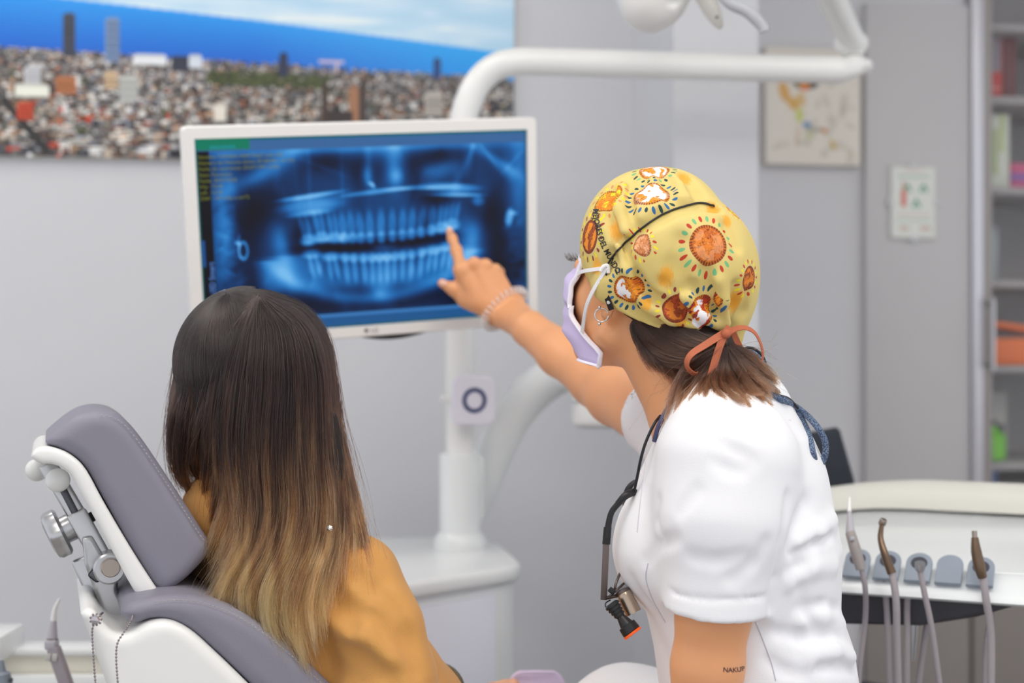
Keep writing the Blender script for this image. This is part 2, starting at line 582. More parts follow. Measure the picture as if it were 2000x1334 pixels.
def hair_curves(name, strands, r0, r1, m, parent):
    N, K = strands.shape[:2]
    c = bpy.data.hair_curves.new(name)
    c.add_curves([K] * N)
    pos = (strands - np.array(root_loc(parent))[None, None]).astype(np.float32)
    c.position_data.foreach_set('vector', pos.ravel())
    rad = np.repeat(np.linspace(r0, r1, K, dtype=np.float32)[None], N, 0)
    at = c.attributes.get('radius') or c.attributes.new('radius', 'FLOAT', 'POINT')
    at.data.foreach_set('value', rad.ravel())
    c.materials.append(m)
    o = bpy.data.objects.new(name, c); COL.objects.link(o); o.parent = parent
    return o

# ================================================================ the room
WB = WallPlane(-0.3, 2.95, 8.6)          # wall behind the monitor
WR = WallPlane(0.55, 3.32, 8.6)          # recessed wall with the cupboard
m_wall = mat('wall_paint', (213, 214, 219), 0.75, noise=0.015, scale=3, bump=0.08, bump_scale=350)
m_wall2 = mat('wall_paint_recess', (212, 211, 214), 0.75, noise=0.015, scale=3, bump=0.08, bump_scale=350)
m_floor = mat('vinyl_floor', (150, 146, 142), 0.35, noise=0.1, scale=6)
m_ceil = mat('ceiling_paint', (238, 238, 236), 0.9, noise=0.01)
m_white = mat('white_plastic', (238, 238, 236), 0.3, noise=0.01, coat=0.2)
m_white2 = mat('white_enamel', (232, 235, 236), 0.28, noise=0.01, coat=0.3)
m_offwhite = mat('cream_plastic', (226, 222, 208), 0.45, noise=0.02)
m_metal = mat('brushed_metal', (196, 196, 198), 0.32, 1.0, noise=0.05, scale=60)
m_steel = mat('steel', (170, 158, 148), 0.3, 1.0, noise=0.05)
m_black = mat('black_plastic', (26, 25, 28), 0.4, noise=0.1)
m_dark = mat('dark_grey_plastic', (62, 62, 68), 0.5, noise=0.05)
m_hose = mat('hose_grey', (168, 160, 164), 0.5, noise=0.04)
m_grey = mat('blue_grey_rubber', (138, 146, 158), 0.55, noise=0.04)

u_step = WB.uz(1236, 667)[0]
pier = 0.33
u_pier_r = None
_o = WB.o + WB.n * pier
_p = on_plane(1481, 667, _o, WB.n); u_pier_r = (_p - _o).dot(WB.t)
struct(wall_box('wall_back', WB, -2.6, u_step + 0.02, -0.12, 0.0, 0, 2.75, m_wall), 'light grey painted wall behind the monitor')
struct(wall_box('wall_pier', WB, u_step, u_pier_r, -0.9, pier, 0, 2.75, m_wall), 'pale grey wall pier standing forward behind the dentist')
ur0 = WR.uz(1400, 667)[0]; ur_door = WR.uz(1684, 667)[0]; ur_glass = WR.uz(1893, 667)[0]; ur_end = ur_glass + 0.62
struct(wall_box('wall_recess', WR, ur0 - 0.3, ur_glass - 0.01, -0.12, 0.0, 0, 2.75, m_wall2), 'mid grey recessed wall beside the tall cupboard')
struct(wall_box('wall_right', WR, ur_end, ur_end + 2.2, -0.5, 0.0, 0, 2.75, m_wall2))
fl = struct(box('floor', Matrix.Translation((0.2, 1.2, -0.05)), (6.4, 6.4, 0.1), m_floor))
ce = struct(box('ceiling', Matrix.Translation((0.2, 1.2, 2.80)), (6.4, 6.4, 0.1), m_ceil))

# ceiling light panels (the room's lamps)
m_led = mat('led_diffuser', (255, 252, 246), 0.6, noise=0.0, emit=((255, 250, 242), PANEL_LIGHT))
spots = [(-1.5, 2.0, 'over the far left corner'), (-0.5, 1.4, 'above the dental chair'), (0.4, 0.75, 'above the dentist'), (1.7, 0.9, 'near the tall cupboard'),
         (-1.0, 0.1, 'behind the photographer on the left'), (0.3, 0.1, 'straight above the photographer'), (1.5, 0.1, 'behind the photographer on the right')]
for x, y, w in spots:
    t = thing('ceiling_panel', 'square white LED ceiling panel ' + w, 'ceiling light', (x, y, 2.75), 'ceiling light panels')
    fb = bmesh.new()
    for sx, sy, lx, ly in ((0, 0.295, 0.6, 0.01), (0, -0.295, 0.6, 0.01), (0.295, 0, 0.01, 0.58), (-0.295, 0, 0.01, 0.58)):
        box_bm(Matrix.Translation((x + sx, y + sy, 2.743)), (lx, ly, 0.014), 0, 1, fb)
    bm_add('frame', fb, m_white, t)
    box('diffuser', Matrix.Translation((x, y, 2.744)), (0.578, 0.578, 0.008), m_led, t)

# ---------------------------------------------------------------- city print on the wall
PX0 = -420
PU0, PU1 = WB.uz(PX0, 300)[0], WB.uz(1001, 328)[0]
def city_image(w=720, h=186):
    g = np.random.default_rng(3)
    X, Y = np.meshgrid(np.arange(w) / (w - 1), np.arange(h) / (h - 1))
    # pixel of the photograph: x from PX0 to 1000, y from -40 to 315
    pxs = np.array([1000 + F * q.x / q.y for q in (WB.pt(u, 0.0186, 0) for u in np.linspace(PU0, PU1, w))])
    px = pxs[None, :] + 0 * Y; py = -45 + Y * 360
    img = np.zeros((h, w, 3))
    hor = 2 + np.clip(px - 140, -300, 900) * 0.0925 - 6 * np.sin(np.clip(px, 0, 1000) / 1000 * 3.14)
    coast = 104 + px * 0.036
    t = np.clip((py - hor) / np.maximum(coast - hor, 1), 0, 1)[..., None]
    sea_top = np.array([20, 146, 232]) / 255; sea_bot = np.array([0, 92, 198]) / 255
    right = np.clip((px - 500) / 500, 0, 1)[..., None]
    sea = sea_top * (1 - t) + sea_bot * t
    sea = sea * (1 - right * 0.8) + np.array([16, 166, 240]) / 255 * right * 0.8
    sky = np.array([170, 208, 232]) / 255 * np.ones((h, w, 1))
    cl = np.zeros((h, w))
    for _ in range(70):
        cx, cy, rx, ry = g.uniform(250, 1000), g.uniform(-50, 60), g.uniform(20, 90), g.uniform(4, 14)
        cl += g.uniform(0.1, 0.5) * np.exp(-((px - cx) / rx) ** 2 - ((py - cy) / ry) ** 2)
    sky = sky + np.clip(cl, 0, 1)[..., None] * np.array([0.2, 0.1, 0.06])
    img = np.where((py < hor)[..., None], sky, sea)
    img = np.where((py > coast)[..., None], np.array([96, 92, 92]) / 255, img)
    pal = np.array([(226, 220, 212), (196, 180, 164), (206, 164, 130), (168, 120, 92), (120, 84, 66), (98, 96, 102), (60, 60, 70), (44, 46, 56), (150, 156, 170), (236, 234, 232), (176, 104, 72), (86, 92, 60), (150, 144, 138)]) / 255
    pw = np.array([18, 13, 8, 5, 4, 8, 8, 7, 9, 14, 4, 4, 9], float); pw /= pw.sum()
    def rect(x0, x1, y0, y1, c):
        i0, i1 = int(np.interp(x0, pxs, np.arange(w))), int(math.ceil(np.interp(x1, pxs, np.arange(w))))
        j0, j1 = int((y0 + 45) / 360 * (h - 1)), int(math.ceil((y1 + 45) / 360 * (h - 1)))
        i0 = max(i0, 0); j0 = max(j0, 0)
        if i1 > i0 and j1 > j0: img[j0:j1, i0:i1] = c
    # small buildings, rows from the coast down
    n = 7000
    ys = np.sort(g.uniform(0, 1, n) ** 1.25)
    for v in ys:
        x = g.uniform(PX0, 1000)
        cy = 104 + x * 0.036
        y = cy - 3 + v * (320 - cy)
        s = 0.5 + v * 1.0
        near_left = 1.2 if x < 300 else 0.9
        bw = g.uniform(5, 15) * s * near_left; bh = g.uniform(3, 12) * s
        c = pal[g.choice(len(pal), p=pw)] * g.uniform(0.8, 1.08)
        if v < 0.25: c = c * 0.75 + np.array([0.62, 0.60, 0.62]) * 0.25
        if x < 330 and v > 0.5 and g.random() < 0.05: c = np.array([206, 74, 40]) / 255
        if g.random() < 0.3: c = c * 0.55
        if x > 420: c = c * 0.9
        rect(x, x + bw, y - bh, y, c)
        rect(x + bw * 0.7, x + bw, y - bh * 0.75, y, c * 0.55)
        if bw > 11 and g.random() < 0.4:
            for k in range(3): rect(x + 1, x + bw * 0.65, y - bh * (0.25 + 0.25 * k), y - bh * (0.15 + 0.25 * k), c * 0.75)
    # dark street and trees
    for k in range(60):
        a = k / 60; rect(5 + a * 85, 14 + a * 85, 200 + a * 100, 212 + a * 100, np.array([44, 42, 42]) / 255)
    for _ in range(240):
        x = g.uniform(400, 640); y = g.uniform(134, 158) + (x - 400) * 0.02
        rect(x, x + g.uniform(5, 14), y, y + 4, np.array([66, 76, 40]) / 255 * g.uniform(0.7, 1.2))
    # landmark towers
    def tower(x0, x1, y0, y1, c, stripes=True):
        rect(x0, x1, y0, y1, c)
        if stripes:
            for y in np.arange(y0 + 3, y1, 4.5): rect(x0 + 1, x1 - 1, y, y + 2, c * 0.78)
        rect(x0 + 3, x1 - 3, y0 - 5, y0, c * 0.9)
    tower(125, 147, 32, 112, np.array([66, 70, 86]) / 255)
    tower(208, 234, 38, 121, np.array([124, 152, 196]) / 255)
    tower(547, 563, 100, 140, np.array([30, 40, 70]) / 255, False)
    tower(848, 862, 102, 136, np.array([20, 60, 120]) / 255, False)
    tower(337, 372, 112, 136, np.array([44, 48, 66]) / 255, False); tower(370, 395, 108, 130, np.array([206, 214, 224]) / 255, False)
    tower(262, 326, 110, 126, np.array([222, 226, 230]) / 255, False)
    tower(235, 270, 155, 200, np.array([206, 208, 204]) / 255); tower(50, 80, 140, 178, np.array([214, 216, 222]) / 255)
    tower(110, 148, 160, 190, np.array([190, 118, 74]) / 255); tower(205, 230, 148, 175, np.array([222, 190, 152]) / 255)
    tower(30, 96, 176, 196, np.array([226, 228, 216]) / 255, False); tower(36, 66, 214, 240, np.array([208, 72, 40]) / 255)
    tower(832, 866, 172, 214, np.array([196, 188, 180]) / 255); tower(420, 442, 205, 236, np.array([222, 216, 204]) / 255, False)
    tower(630, 642, 158, 236, np.array([62, 48, 42]) / 255, False); tower(684, 700, 162, 236, np.array([156, 110, 80]) / 255, False); tower(703, 716, 156, 236, np.array([64, 52, 48]) / 255, False)
    rect(640, 690, 210, 240, np.array([52, 42, 40]) / 255)
    # harbour crane
    rect(625, 672, 107, 111, np.array([200, 180, 190]) / 255); rect(656, 661, 107, 132, np.array([196, 176, 186]) / 255)
    return lin(np.clip(img * 1.06 + 0.01, 0, 1))

u0, _ = WB.uz(PX0, 300); u1, zb = WB.uz(1001, 328)[0], WB.uz(0, 307)[1]
zt = WB.uz(0, -45)[1]
t = thing('city_print', 'large unframed panoramic print of a seaside city under blue sea', 'picture', WB.pt((u0 + u1) / 2, 0, zb))
wall_box('panel', WB, u0, u1, 0.0, 0.018, zb, zt, m_offwhite, t)
m_print = print_mat('city_ink', 0.3)
sheet('printed_sheet', WB, u0, u1, zb, zt, 0.0186, city_image(), m_print, t)

# ---------------------------------------------------------------- painting on the recessed wall
def painting_image(w=90, h=110):
    X, Y = np.meshgrid(np.linspace(0, 1, w), np.linspace(0, 1, h))
    img = np.ones((h, w, 3)) * np.array([228, 221, 210]) / 255
    g = np.random.default_rng(5)
    def blob(x, y, rx, ry, c, a=1.0, rot=0.0):
        dx, dy = X - x, Y - y
        q = ((dx * math.cos(rot) + dy * math.sin(rot)) / rx) ** 2 + ((-dx * math.sin(rot) + dy * math.cos(rot)) / ry) ** 2
        k = (a * np.clip(1.6 - q, 0, 1))[..., None]
        img[:] = img * (1 - k) + np.array(c) / 255 * k
    for _ in range(26):
        blob(g.uniform(0.05, 0.95), g.uniform(0.3, 0.95), g.uniform(0.01, 0.05), g.uniform(0.02, 0.07), (176, 168, 152), 0.35, g.uniform(0, 3))
    blob(0.42, 0.30, 0.12, 0.045, (34, 32, 34)); blob(0.40, 0.285, 0.07, 0.05, (212, 168, 40)); blob(0.41, 0.335, 0.05, 0.03, (222, 130, 92))
    blob(0.19, 0.38, 0.05, 0.09, (218, 164, 92), 0.9, -0.4); blob(0.29, 0.48, 0.06, 0.05, (216, 168, 88), 0.9, 0.6); blob(0.37, 0.44, 0.04, 0.06, (216, 176, 110), 0.8, -0.4)
    blob(0.35, 0.58, 0.035, 0.06, (196, 206, 92), 0.8); blob(0.43, 0.66, 0.04, 0.025, (92, 134, 184)); blob(0.52, 0.70, 0.1, 0.02, (140, 138, 124), 0.6)
    blob(0.62, 0.71, 0.025, 0.02, (210, 120, 60)); blob(0.71, 0.83, 0.025, 0.05, (200, 170, 96), 0.8, -0.5); blob(0.33, 0.76, 0.02, 0.09, (206, 176, 150), 0.6, 0.2)
    blob(0.46, 0.75, 0.06, 0.04, (190, 190, 150), 0.6)
    return lin(img)
ua, z1 = WR.uz(1487, 96); ub, z0 = WR.uz(1671, 327)
t = thing('canvas_painting', 'cream canvas painting with loose orange and yellow brushwork on the grey wall', 'picture', WR.pt((ua + ub) / 2, 0, z0))
m_canvas = mat('canvas_edge', (226, 218, 206), 0.8)
wall_box('canvas', WR, ua, ub, 0.0, 0.03, z0, z1, m_canvas, t, bevel=0.003)
sheet('painted_face', WR, ua + 0.002, ub - 0.002, z0 + 0.002, z1 - 0.002, 0.0308, painting_image(), print_mat('painting_ink', 0.7), t)

# ---------------------------------------------------------------- tall built-in cupboard: opaque door, glass door, shelves
m_door = mat('grey_laminate', (198, 196, 197), 0.45, noise=0.015, scale=8)
m_alu = mat('aluminium_strip', (214, 213, 220), 0.35, 0.6, noise=0.03)
m_stile = mat('grey_frame', (160, 154, 152), 0.45, 0.2, noise=0.03)
m_inside = mat('cupboard_inside', (166, 163, 165), 0.6, noise=0.03)
zt_door = WR.uz(1700, 8)[1]; z_low = 0.80
t = thing('tall_cupboard', 'tall grey built-in cupboard with one plain door and one glass door', 'cupboard', WR.pt(ur_door + 0.3, 0, 0))
ue = ur_glass
wall_box('door', WR, ur_door, ue - 0.008, 0.0, 0.022, z_low, zt_door, m_door, t, bevel=0.004)
wall_box('door', WR, ur_door, ue - 0.008, 0.0, 0.022, 0.06, z_low - 0.01, mat('taupe_laminate', (142, 134, 130), 0.5, noise=0.06, scale=5), t, bevel=0.004)
u_st0, u_st1 = WR.uz(1911, 667)[0], WR.uz(1929, 667)[0]
wall_box('edge_strip', WR, ue - 0.006, u_st0 - 0.002, 0.0, 0.03, z_low, 2.4, m_alu, t, bevel=0.003)
wall_box('door_stile', WR, u_st0, u_st1, 0.0, 0.024, z_low, 2.4, m_stile, t, bevel=0.003)
wall_box('door_stile', WR, ur_end - 0.03, ur_end, 0.0, 0.024, z_low, 2.4, m_stile, t, bevel=0.003)
wall_box('door_rail', WR, u_st1, ur_end - 0.03, 0.0, 0.024, z_low, z_low + 0.03, m_stile, t, bevel=0.003)
wall_box('door_rail', WR, u_st1, ur_end - 0.03, 0.0, 0.024, 2.37, 2.4, m_stile, t, bevel=0.003)
hz0, hz1 = WR.uz(1920, 722)[1], WR.uz(1920, 584)[1]
uh = (u_st0 + u_st1) / 2
hd = tube('handle', [WR.pt(uh, 0.05, hz0), WR.pt(uh, 0.05, hz1)], 0.006, m_metal, t)
for z in (hz0 + 0.012, hz1 - 0.012):
    tube('handle_post', [WR.pt(uh, 0.02, z), WR.pt(uh, 0.05, z)], 0.005, m_metal, hd)
m_glass = mat('clear_glass', (255, 255, 255), 0.02, noise=0.0, alpha=0.04)
wall_box('glass_pane', WR, u_st1, ur_end - 0.03, 0.006, 0.011, z_low + 0.03, 2.37, m_glass, t)
D = -0.36
wall_box('back_panel', WR, ue, ur_end, D - 0.015, D, 0.05, 2.42, m_inside, t)
wall_box('side_panel', WR, ue - 0.008, ue + 0.01, D, -0.002, 0.05, 2.42, m_inside, t)
wall_box('side_panel', WR, ur_end - 0.012, ur_end - 0.0005, D, -0.002, 0.05, 2.42, m_inside, t)
wall_box('top_panel', WR, ue + 0.01, ur_end - 0.012, D, -0.002, 2.40, 2.42, m_inside, t)
WS = WallPlane(*(WR.o + WR.n * -0.06)[:2], 8.6)       # front of the shelves
shelf_z = {}
for name, py in (('a', 52), ('b', 192), ('c', 368), ('d', 548), ('e', 902)):
    z = WS.uz(1960, py)[1]; shelf_z[name] = z
    wall_box('shelf', WR, ue + 0.011, ur_end - 0.013, D + 0.001, -0.03, z - 0.018, z, m_inside, t, bevel=0.002)
wall_box('door', WR, ue, ur_end, 0.0, 0.022, 0.06, z_low - 0.01, MATS['taupe_laminate'], t, bevel=0.004)

def shelf_box(name, label, cat, px0, px1, shelf, py_top, depth, rgb, front=0.09, group='things in the glass cupboard', parts=()):
    u0 = WS.uz(px0, 400)[0]; u1 = WS.uz(px1, 400)[0]; z0 = shelf_z[shelf] + 0.0005; z1 = WS.uz(px0, py_top)[1]
    r = thing(name, label, cat, WR.pt((u0 + u1) / 2, -front - depth / 2, z0), group)
    wall_box('carton', WR, u0, u1, -front - depth, -front, z0, z1, mat(name + '_' + str(rgb), rgb, 0.5), r, bevel=0.002)
    for (nm, a0, a1, b0, b1, c) in parts:
        wall_box(nm, WR, u0 + (u1 - u0) * a0, u0 + (u1 - u0) * a1, -front, -front + 0.001, z0 + (z1 - z0) * b0, z0 + (z1 - z0) * b1, mat(nm + '_' + str(c), c, 0.5), r)
    return r
shelf_box('red_carton', 'red carton with a grey picture on the upper shelf', 'box', 1930, 1970, 'b', 58, 0.12, (196, 44, 40), parts=(('printed_picture', 0.05, 0.92, 0.42, 0.95, (134, 128, 138)), ('white_line', 0.05, 0.9, 0.16, 0.19, (226, 160, 150))))
shelf_box('dark_red_carton', 'dark maroon carton beside the red carton', 'box', 1972, 1998, 'b', 62, 0.12, (104, 38, 46))
r = shelf_box('white_carton', 'white carton with a green stripe and upright lettering', 'box', 1936, 1984, 'c', 218, 0.12, (216, 220, 208), parts=(('green_stripe', 0.62, 0.76, 0.5, 0.99, (186, 206, 116)), ('dotted_print', 0.30, 0.50, 0.2, 0.8, (168, 188, 128))))
shelf_box('pink_carton', 'small pink and purple carton right of the white carton', 'box', 1986, 2040, 'c', 315, 0.12, (206, 84, 130), parts=(('purple_band', 0.0, 1.0, 0.35, 0.6, (128, 92, 176)),))
m_clear = mat('clear_plastic', (216, 226, 230), 0.1, noise=0.02, alpha=0.55)
def shelf_pot(name, label, px, shelf, r, h, m, lid=None, off=-0.16):
    u = WS.uz(px, 500)[0]; z = shelf_z[shelf] + 0.0005
    rt = thing(name, label, 'container', WR.pt(u, off, z), 'things in the glass cupboard')
    lathe('body', WR.pt(u, off, z), (0, 0, 1), [(0, r * 0.85), (0.004, r * 0.9), (h * 0.8, r), (h, r * 0.96)], m, rt)
    if lid: lathe('lid', WR.pt(u, off, z + h), (0, 0, 1), [(0, r * 1.04), (0.012, r * 1.04), (0.016, r * 0.9)], lid, rt)
shelf_pot('clear_jar', 'clear plastic jar at the left of the middle shelf', 1946, 'd', 0.025, 0.085, m_clear, mat('grey_lid', (150, 154, 158), 0.4))
shelf_pot('clear_jar', 'taller clear plastic jar behind on the middle shelf', 1978, 'd', 0.034, 0.13, m_clear, mat('grey_lid', (150, 154, 158), 0.4), -0.2)
shelf_pot('blue_cap_pot', 'small blue pot on the middle shelf', 1936, 'd', 0.014, 0.03, mat('blue_pot', (52, 70, 140), 0.4), None, -0.11)
# orange tray cassette, stands on the wide shelf on a riser
zc0, zc1 = WS.uz(1960, 714)[1], WS.uz(1960, 660)[1]
uo0, uo1 = WS.uz(1941, 680)[0], WS.uz(2060, 680)[0]
m_orange = mat('orange_plastic', (238, 112, 22), 0.4, noise=0.03)
wall_box('shelf', WR, ue + 0.011, ur_end - 0.013, D + 0.001, -0.03, zc0 - 0.016, zc0, m_inside, t, bevel=0.002)
r = thing('orange_tray', 'bright orange plastic tray with a tilted orange lid', 'tray', WR.pt((uo0 + uo1) / 2, -0.2, zc0), 'things in the glass cupboard')
wall_box('tray_body', WR, uo0, uo1, -0.26, -0.07, zc0 + 0.0005, zc1, m_orange, r, bevel=0.006)
Ml = frame(WR.pt((uo0 + uo1) / 2, -0.165, (zc1 + WS.uz(1960, 632)[1]) / 2 + 0.008), (WR.t + Vector((0, 0, -0.13))))
box('lid', Ml, (uo1 - uo0, 0.19, 0.014), m_orange, r, 0.004)
box('hinge', frame(WR.pt(uo0 + 0.012, -0.25, zc1 + 0.015), WR.t), (0.012, 0.012, 0.042), m_orange, r, 0.002)
# green bottles and a blue box lower down
m_green = mat('green_plastic', (112, 200, 38), 0.35, noise=0.05)
def bottle(label, px, r, h, off, cap):
    u = WS.uz(px, 800)[0]; z = shelf_z['e'] + 0.0005
    rt = thing('spray_bottle', label, 'bottle', WR.pt(u, off, z), 'green bottles in the cupboard')
    b = WR.pt(u, off, z)
    lathe('body', b, (0, 0, 1), [(0, r * 0.9), (0.006, r), (h * 0.6, r), (h * 0.75, r * 0.55), (h * 0.85, r * 0.4)], m_green, rt)
    lathe('cap', b + Vector((0, 0, h * 0.85)), (0, 0, 1), [(0, r * 0.45), (h * 0.15, r * 0.42)], cap, rt)
bottle('squat bright green bottle at the front of the lower shelf', 1955, 0.040, 0.10, -0.12, m_dark)
bottle('taller bright green bottle behind the squat one', 1942, 0.030, 0.20, -0.24, m_green)
shelf_box('grey_pouch_box', 'pale grey box with dark corner behind the green bottles', 'box', 1968, 2030, 'e', 770, 0.08, (186, 184, 182), front=0.22, parts=(('dark_corner', 0.55, 0.9, 0.2, 0.5, (50, 52, 66)),))
zs = z_low + 0.03
u0 = WS.uz(1934, 900)[0]; u1 = WS.uz(1960, 900)[0]; zz = WS.uz(1940, 915)[1]
r = thing('blue_carton', 'small blue carton at the bottom of the glass cupboard', 'box', WR.pt((u0 + u1) / 2, -0.12, zs), 'things in the glass cupboard')
wall_box('carton', WR, u0, u1, -0.16, -0.09, zs, zz, mat('blue_card', (62, 112, 186), 0.5), r, bevel=0.002)
wall_box('flap', WR, u0 + 0.002, u1 - 0.002, -0.158, -0.092, zz, zz + 0.002, mat('blue_card', (62, 112, 186), 0.5), r)
wall_box('shelf', WR, ue + 0.011, ur_end - 0.013, D + 0.001, -0.03, zs - 0.018, zs - 0.0005, m_inside, t, bevel=0.002)

# ---------------------------------------------------------------- laminated sheet hung on the cupboard door
def sheet_image(w=60, h=100):
    X, Y = np.meshgrid(np.linspace(0, 1, w), np.linspace(0, 1, h))
    img = np.ones((h, w, 3)) * np.array([226, 228, 222]) / 255
    def paint(mask, c, a=1.0): img[mask] = img[mask] * (1 - a) + np.array(c) / 255 * a
    for cx, cy in ((0.36, 0.30), (0.74, 0.30), (0.57, 0.52)):
        paint((np.abs(X - cx) < 0.12 * (Y - cy + 0.09) / 0.14) & (Y > cy - 0.09) & (Y < cy + 0.05) & ~((np.abs(X - cx) < 0.03) & (np.abs(Y - cy - 0.02) < 0.02)), (92, 160, 124))
    paint((np.abs(X - 0.27) < 0.06) & (Y > 0.32) & (Y < 0.56), (214, 118, 96))
    paint((np.abs(X - 0.27) < 0.03) & (Y > 0.2) & (Y < 0.32), (196, 150, 130))
    paint((Y > 0.11) & (Y < 0.15) & (X > 0.12) & (X < 0.88), (176, 196, 182), 0.8)
    paint((Y > 0.03) & (Y < 0.05) & (X > 0.25) & (X < 0.75), (216, 190, 180), 0.8)
    paint((Y > 0.66) & (Y < 0.69) & (X > 0.12) & (X < 0.88), (222, 196, 184), 0.8)
    paint((Y > 0.74) & (Y < 0.77) & (X > 0.1) & (X < 0.9), (186, 206, 190), 0.8)
    paint((Y > 0.84) & (Y < 0.89) & (((X > 0.18) & (X < 0.4)) | ((X > 0.66) & (X < 0.9))), (204, 176, 156), 0.9)
    return lin(img)
WD = WallPlane(*(WR.o + WR.n * 0.022)[:2], 8.6)
u0, z1 = WD.uz(1736, 324); u1, z0 = WD.uz(1826, 468)
t = thing('notice_frame', 'small clip-framed notice with three green triangles on the cupboard door', 'notice', WD.pt((u0 + u1) / 2, 0, z0))
wall_box('backing_board', WD, u0, u1, 0.0, 0.008, z0, z1, mat('notice_back', (206, 206, 200), 0.5), t, bevel=0.002)
sheet('notice_sheet', WD, u0 + 0.004, u1 - 0.004, z0 + 0.004, z1 - 0.004, 0.0085, sheet_image(), print_mat('notice_ink', 0.25), t)
for uu, zz in (((u0 + u1) / 2, z1), ((u0 + u1) / 2, z0), (u0, (z0 + z1) / 2), (u1, (z0 + z1) / 2)):
    wall_box('clip', WD, uu - 0.007, uu + 0.007, 0.0, 0.011, zz - 0.006, zz + 0.006, m_metal, t, bevel=0.001)

# ---------------------------------------------------------------- dark stool back behind the dentist
t = thing('office_stool', 'dark navy stool with a slanted backrest behind the dentist', 'stool', (0.53, 2.42, 0))
m_navy = mat('navy_fabric', (44, 50, 60), 0.8, noise=0.1, scale=150)
pts = [P(1560, 850, 2.36), P(1632, 836, 2.36), P(1640, 842, 2.36), P(1668, 940, 2.36), P(1672, 1010, 2.36), P(1560, 1030, 2.36), P(1548, 1000, 2.36)]
prism('backrest', pts, Vector((0.01, 0.04, 0)), m_navy, t, bevel=0.01)
tube('back_post', [P(1610, 1000, 2.38), P(1610, 1200, 2.40), Vector((0.53, 2.42, 0.50))], 0.014, m_dark, t)
lathe('seat', (0.53, 2.42, 0.50), (0, 0, 1), [(0, 0.16), (0.01, 0.19), (0.05, 0.195), (0.07, 0.17)], m_navy, t)
lathe('column', (0.53, 2.42, 0.08), (0, 0, 1), [(0, 0.03), (0.2, 0.03), (0.21, 0.02), (0.42, 0.02)], m_metal, t)
for k in range(5):
    a = k * 2 * math.pi / 5
    e = Vector((0.53 + 0.24 * math.cos(a), 2.42 + 0.24 * math.sin(a), 0.065))
    tube('foot', [Vector((0.53, 2.42, 0.1)), e], 0.014, m_dark, t)
    lathe('castor', e + Vector((-0.01, 0, -0.036)), (1, 0, 0), [(0, 0.029), (0.02, 0.029)], m_black, t)

# ================================================================ monitor
class FreePlane: pass
MP = FreePlane()
_c = Vector((-0.2197, 2.196, CH + 0.1709))
MP.t = Vector((0.9354, 0.3276, 0.0760)).normalized()
_u = Vector((0.0140, -0.1913, 0.9875)); MP.up = (_u - MP.t * _u.dot(MP.t)).normalized()
MP.n = -(MP.up.cross(MP.t)).normalized()
if MP.n.y > 0: MP.n = -MP.n
MP.o = _c
def mp(u, v, off=0.0): return MP.o + MP.t * u + MP.up * v + MP.n * off
def mp_uv(px, py):
    p = on_plane(px, py, MP.o, MP.n); return (p - MP.o).dot(MP.t), (p - MP.o).dot(MP.up)
MW, MH = 0.555, 0.333
m_mon = mat('monitor_white', (240, 238, 236), 0.35, noise=0.01)
t = thing('monitor', 'white flat monitor on a pole showing a blue dental x-ray', 'monitor', mp(0, -MH / 2, -0.02))
def rrect(w, h, r, n=6, cx=0, cy=0):
    out = []
    for sx, sy, a0 in ((1, 1, 0), (-1, 1, 90), (-1, -1, 180), (1, -1, 270)):
        for i in range(n + 1):
            a = math.radians(a0 + 90 * i / n)
            out.append((cx + sx * (w / 2 - r) + r * math.cos(a), cy + sy * (h / 2 - r) + r * math.sin(a)))
    return out
su0, sv1 = mp_uv(385, 272); su1, sv0 = mp_uv(1033, 618)
su0 = (su0 + mp_uv(392, 600)[0]) / 2; sv1 = (sv1 + mp_uv(1032, 252)[1]) / 2; sv0 = (sv0 + mp_uv(640, 637)[1]) / 2; 
# casing with an opening for the screen
bm = bmesh.new()
outer = rrect(MW, MH, 0.009); inner = rrect(su1 - su0, sv1 - sv0, 0.0008, 6, (su0 + su1) / 2, (sv0 + sv1) / 2)
n = len(outer)
def ringv(pts, off): return [bm.verts.new(mp(x, y, off)) for x, y in pts]
rings = [ringv(rrect(MW - 0.06, MH - 0.06, 0.009), -0.042), ringv(rrect(MW - 0.01, MH - 0.01, 0.009), -0.03), ringv(outer, -0.022), ringv(outer, -0.003), ringv(rrect(MW - 0.004, MH - 0.004, 0.008), 0.0), ringv(inner, 0.0), ringv(inner, -0.006)]
for a, b in zip(rings[:-1], rings[1:]):
    for i in range(n):
        j = (i + 1) % n
        bm.faces.new([a[i], a[j], b[j], b[i]])
bm.faces.new(rings[0][::-1]); bm.faces.new(rings[-1])
bmesh.ops.recalc_face_normals(bm, faces=list(bm.faces))
bm_add('casing', bm, m_mon, t)

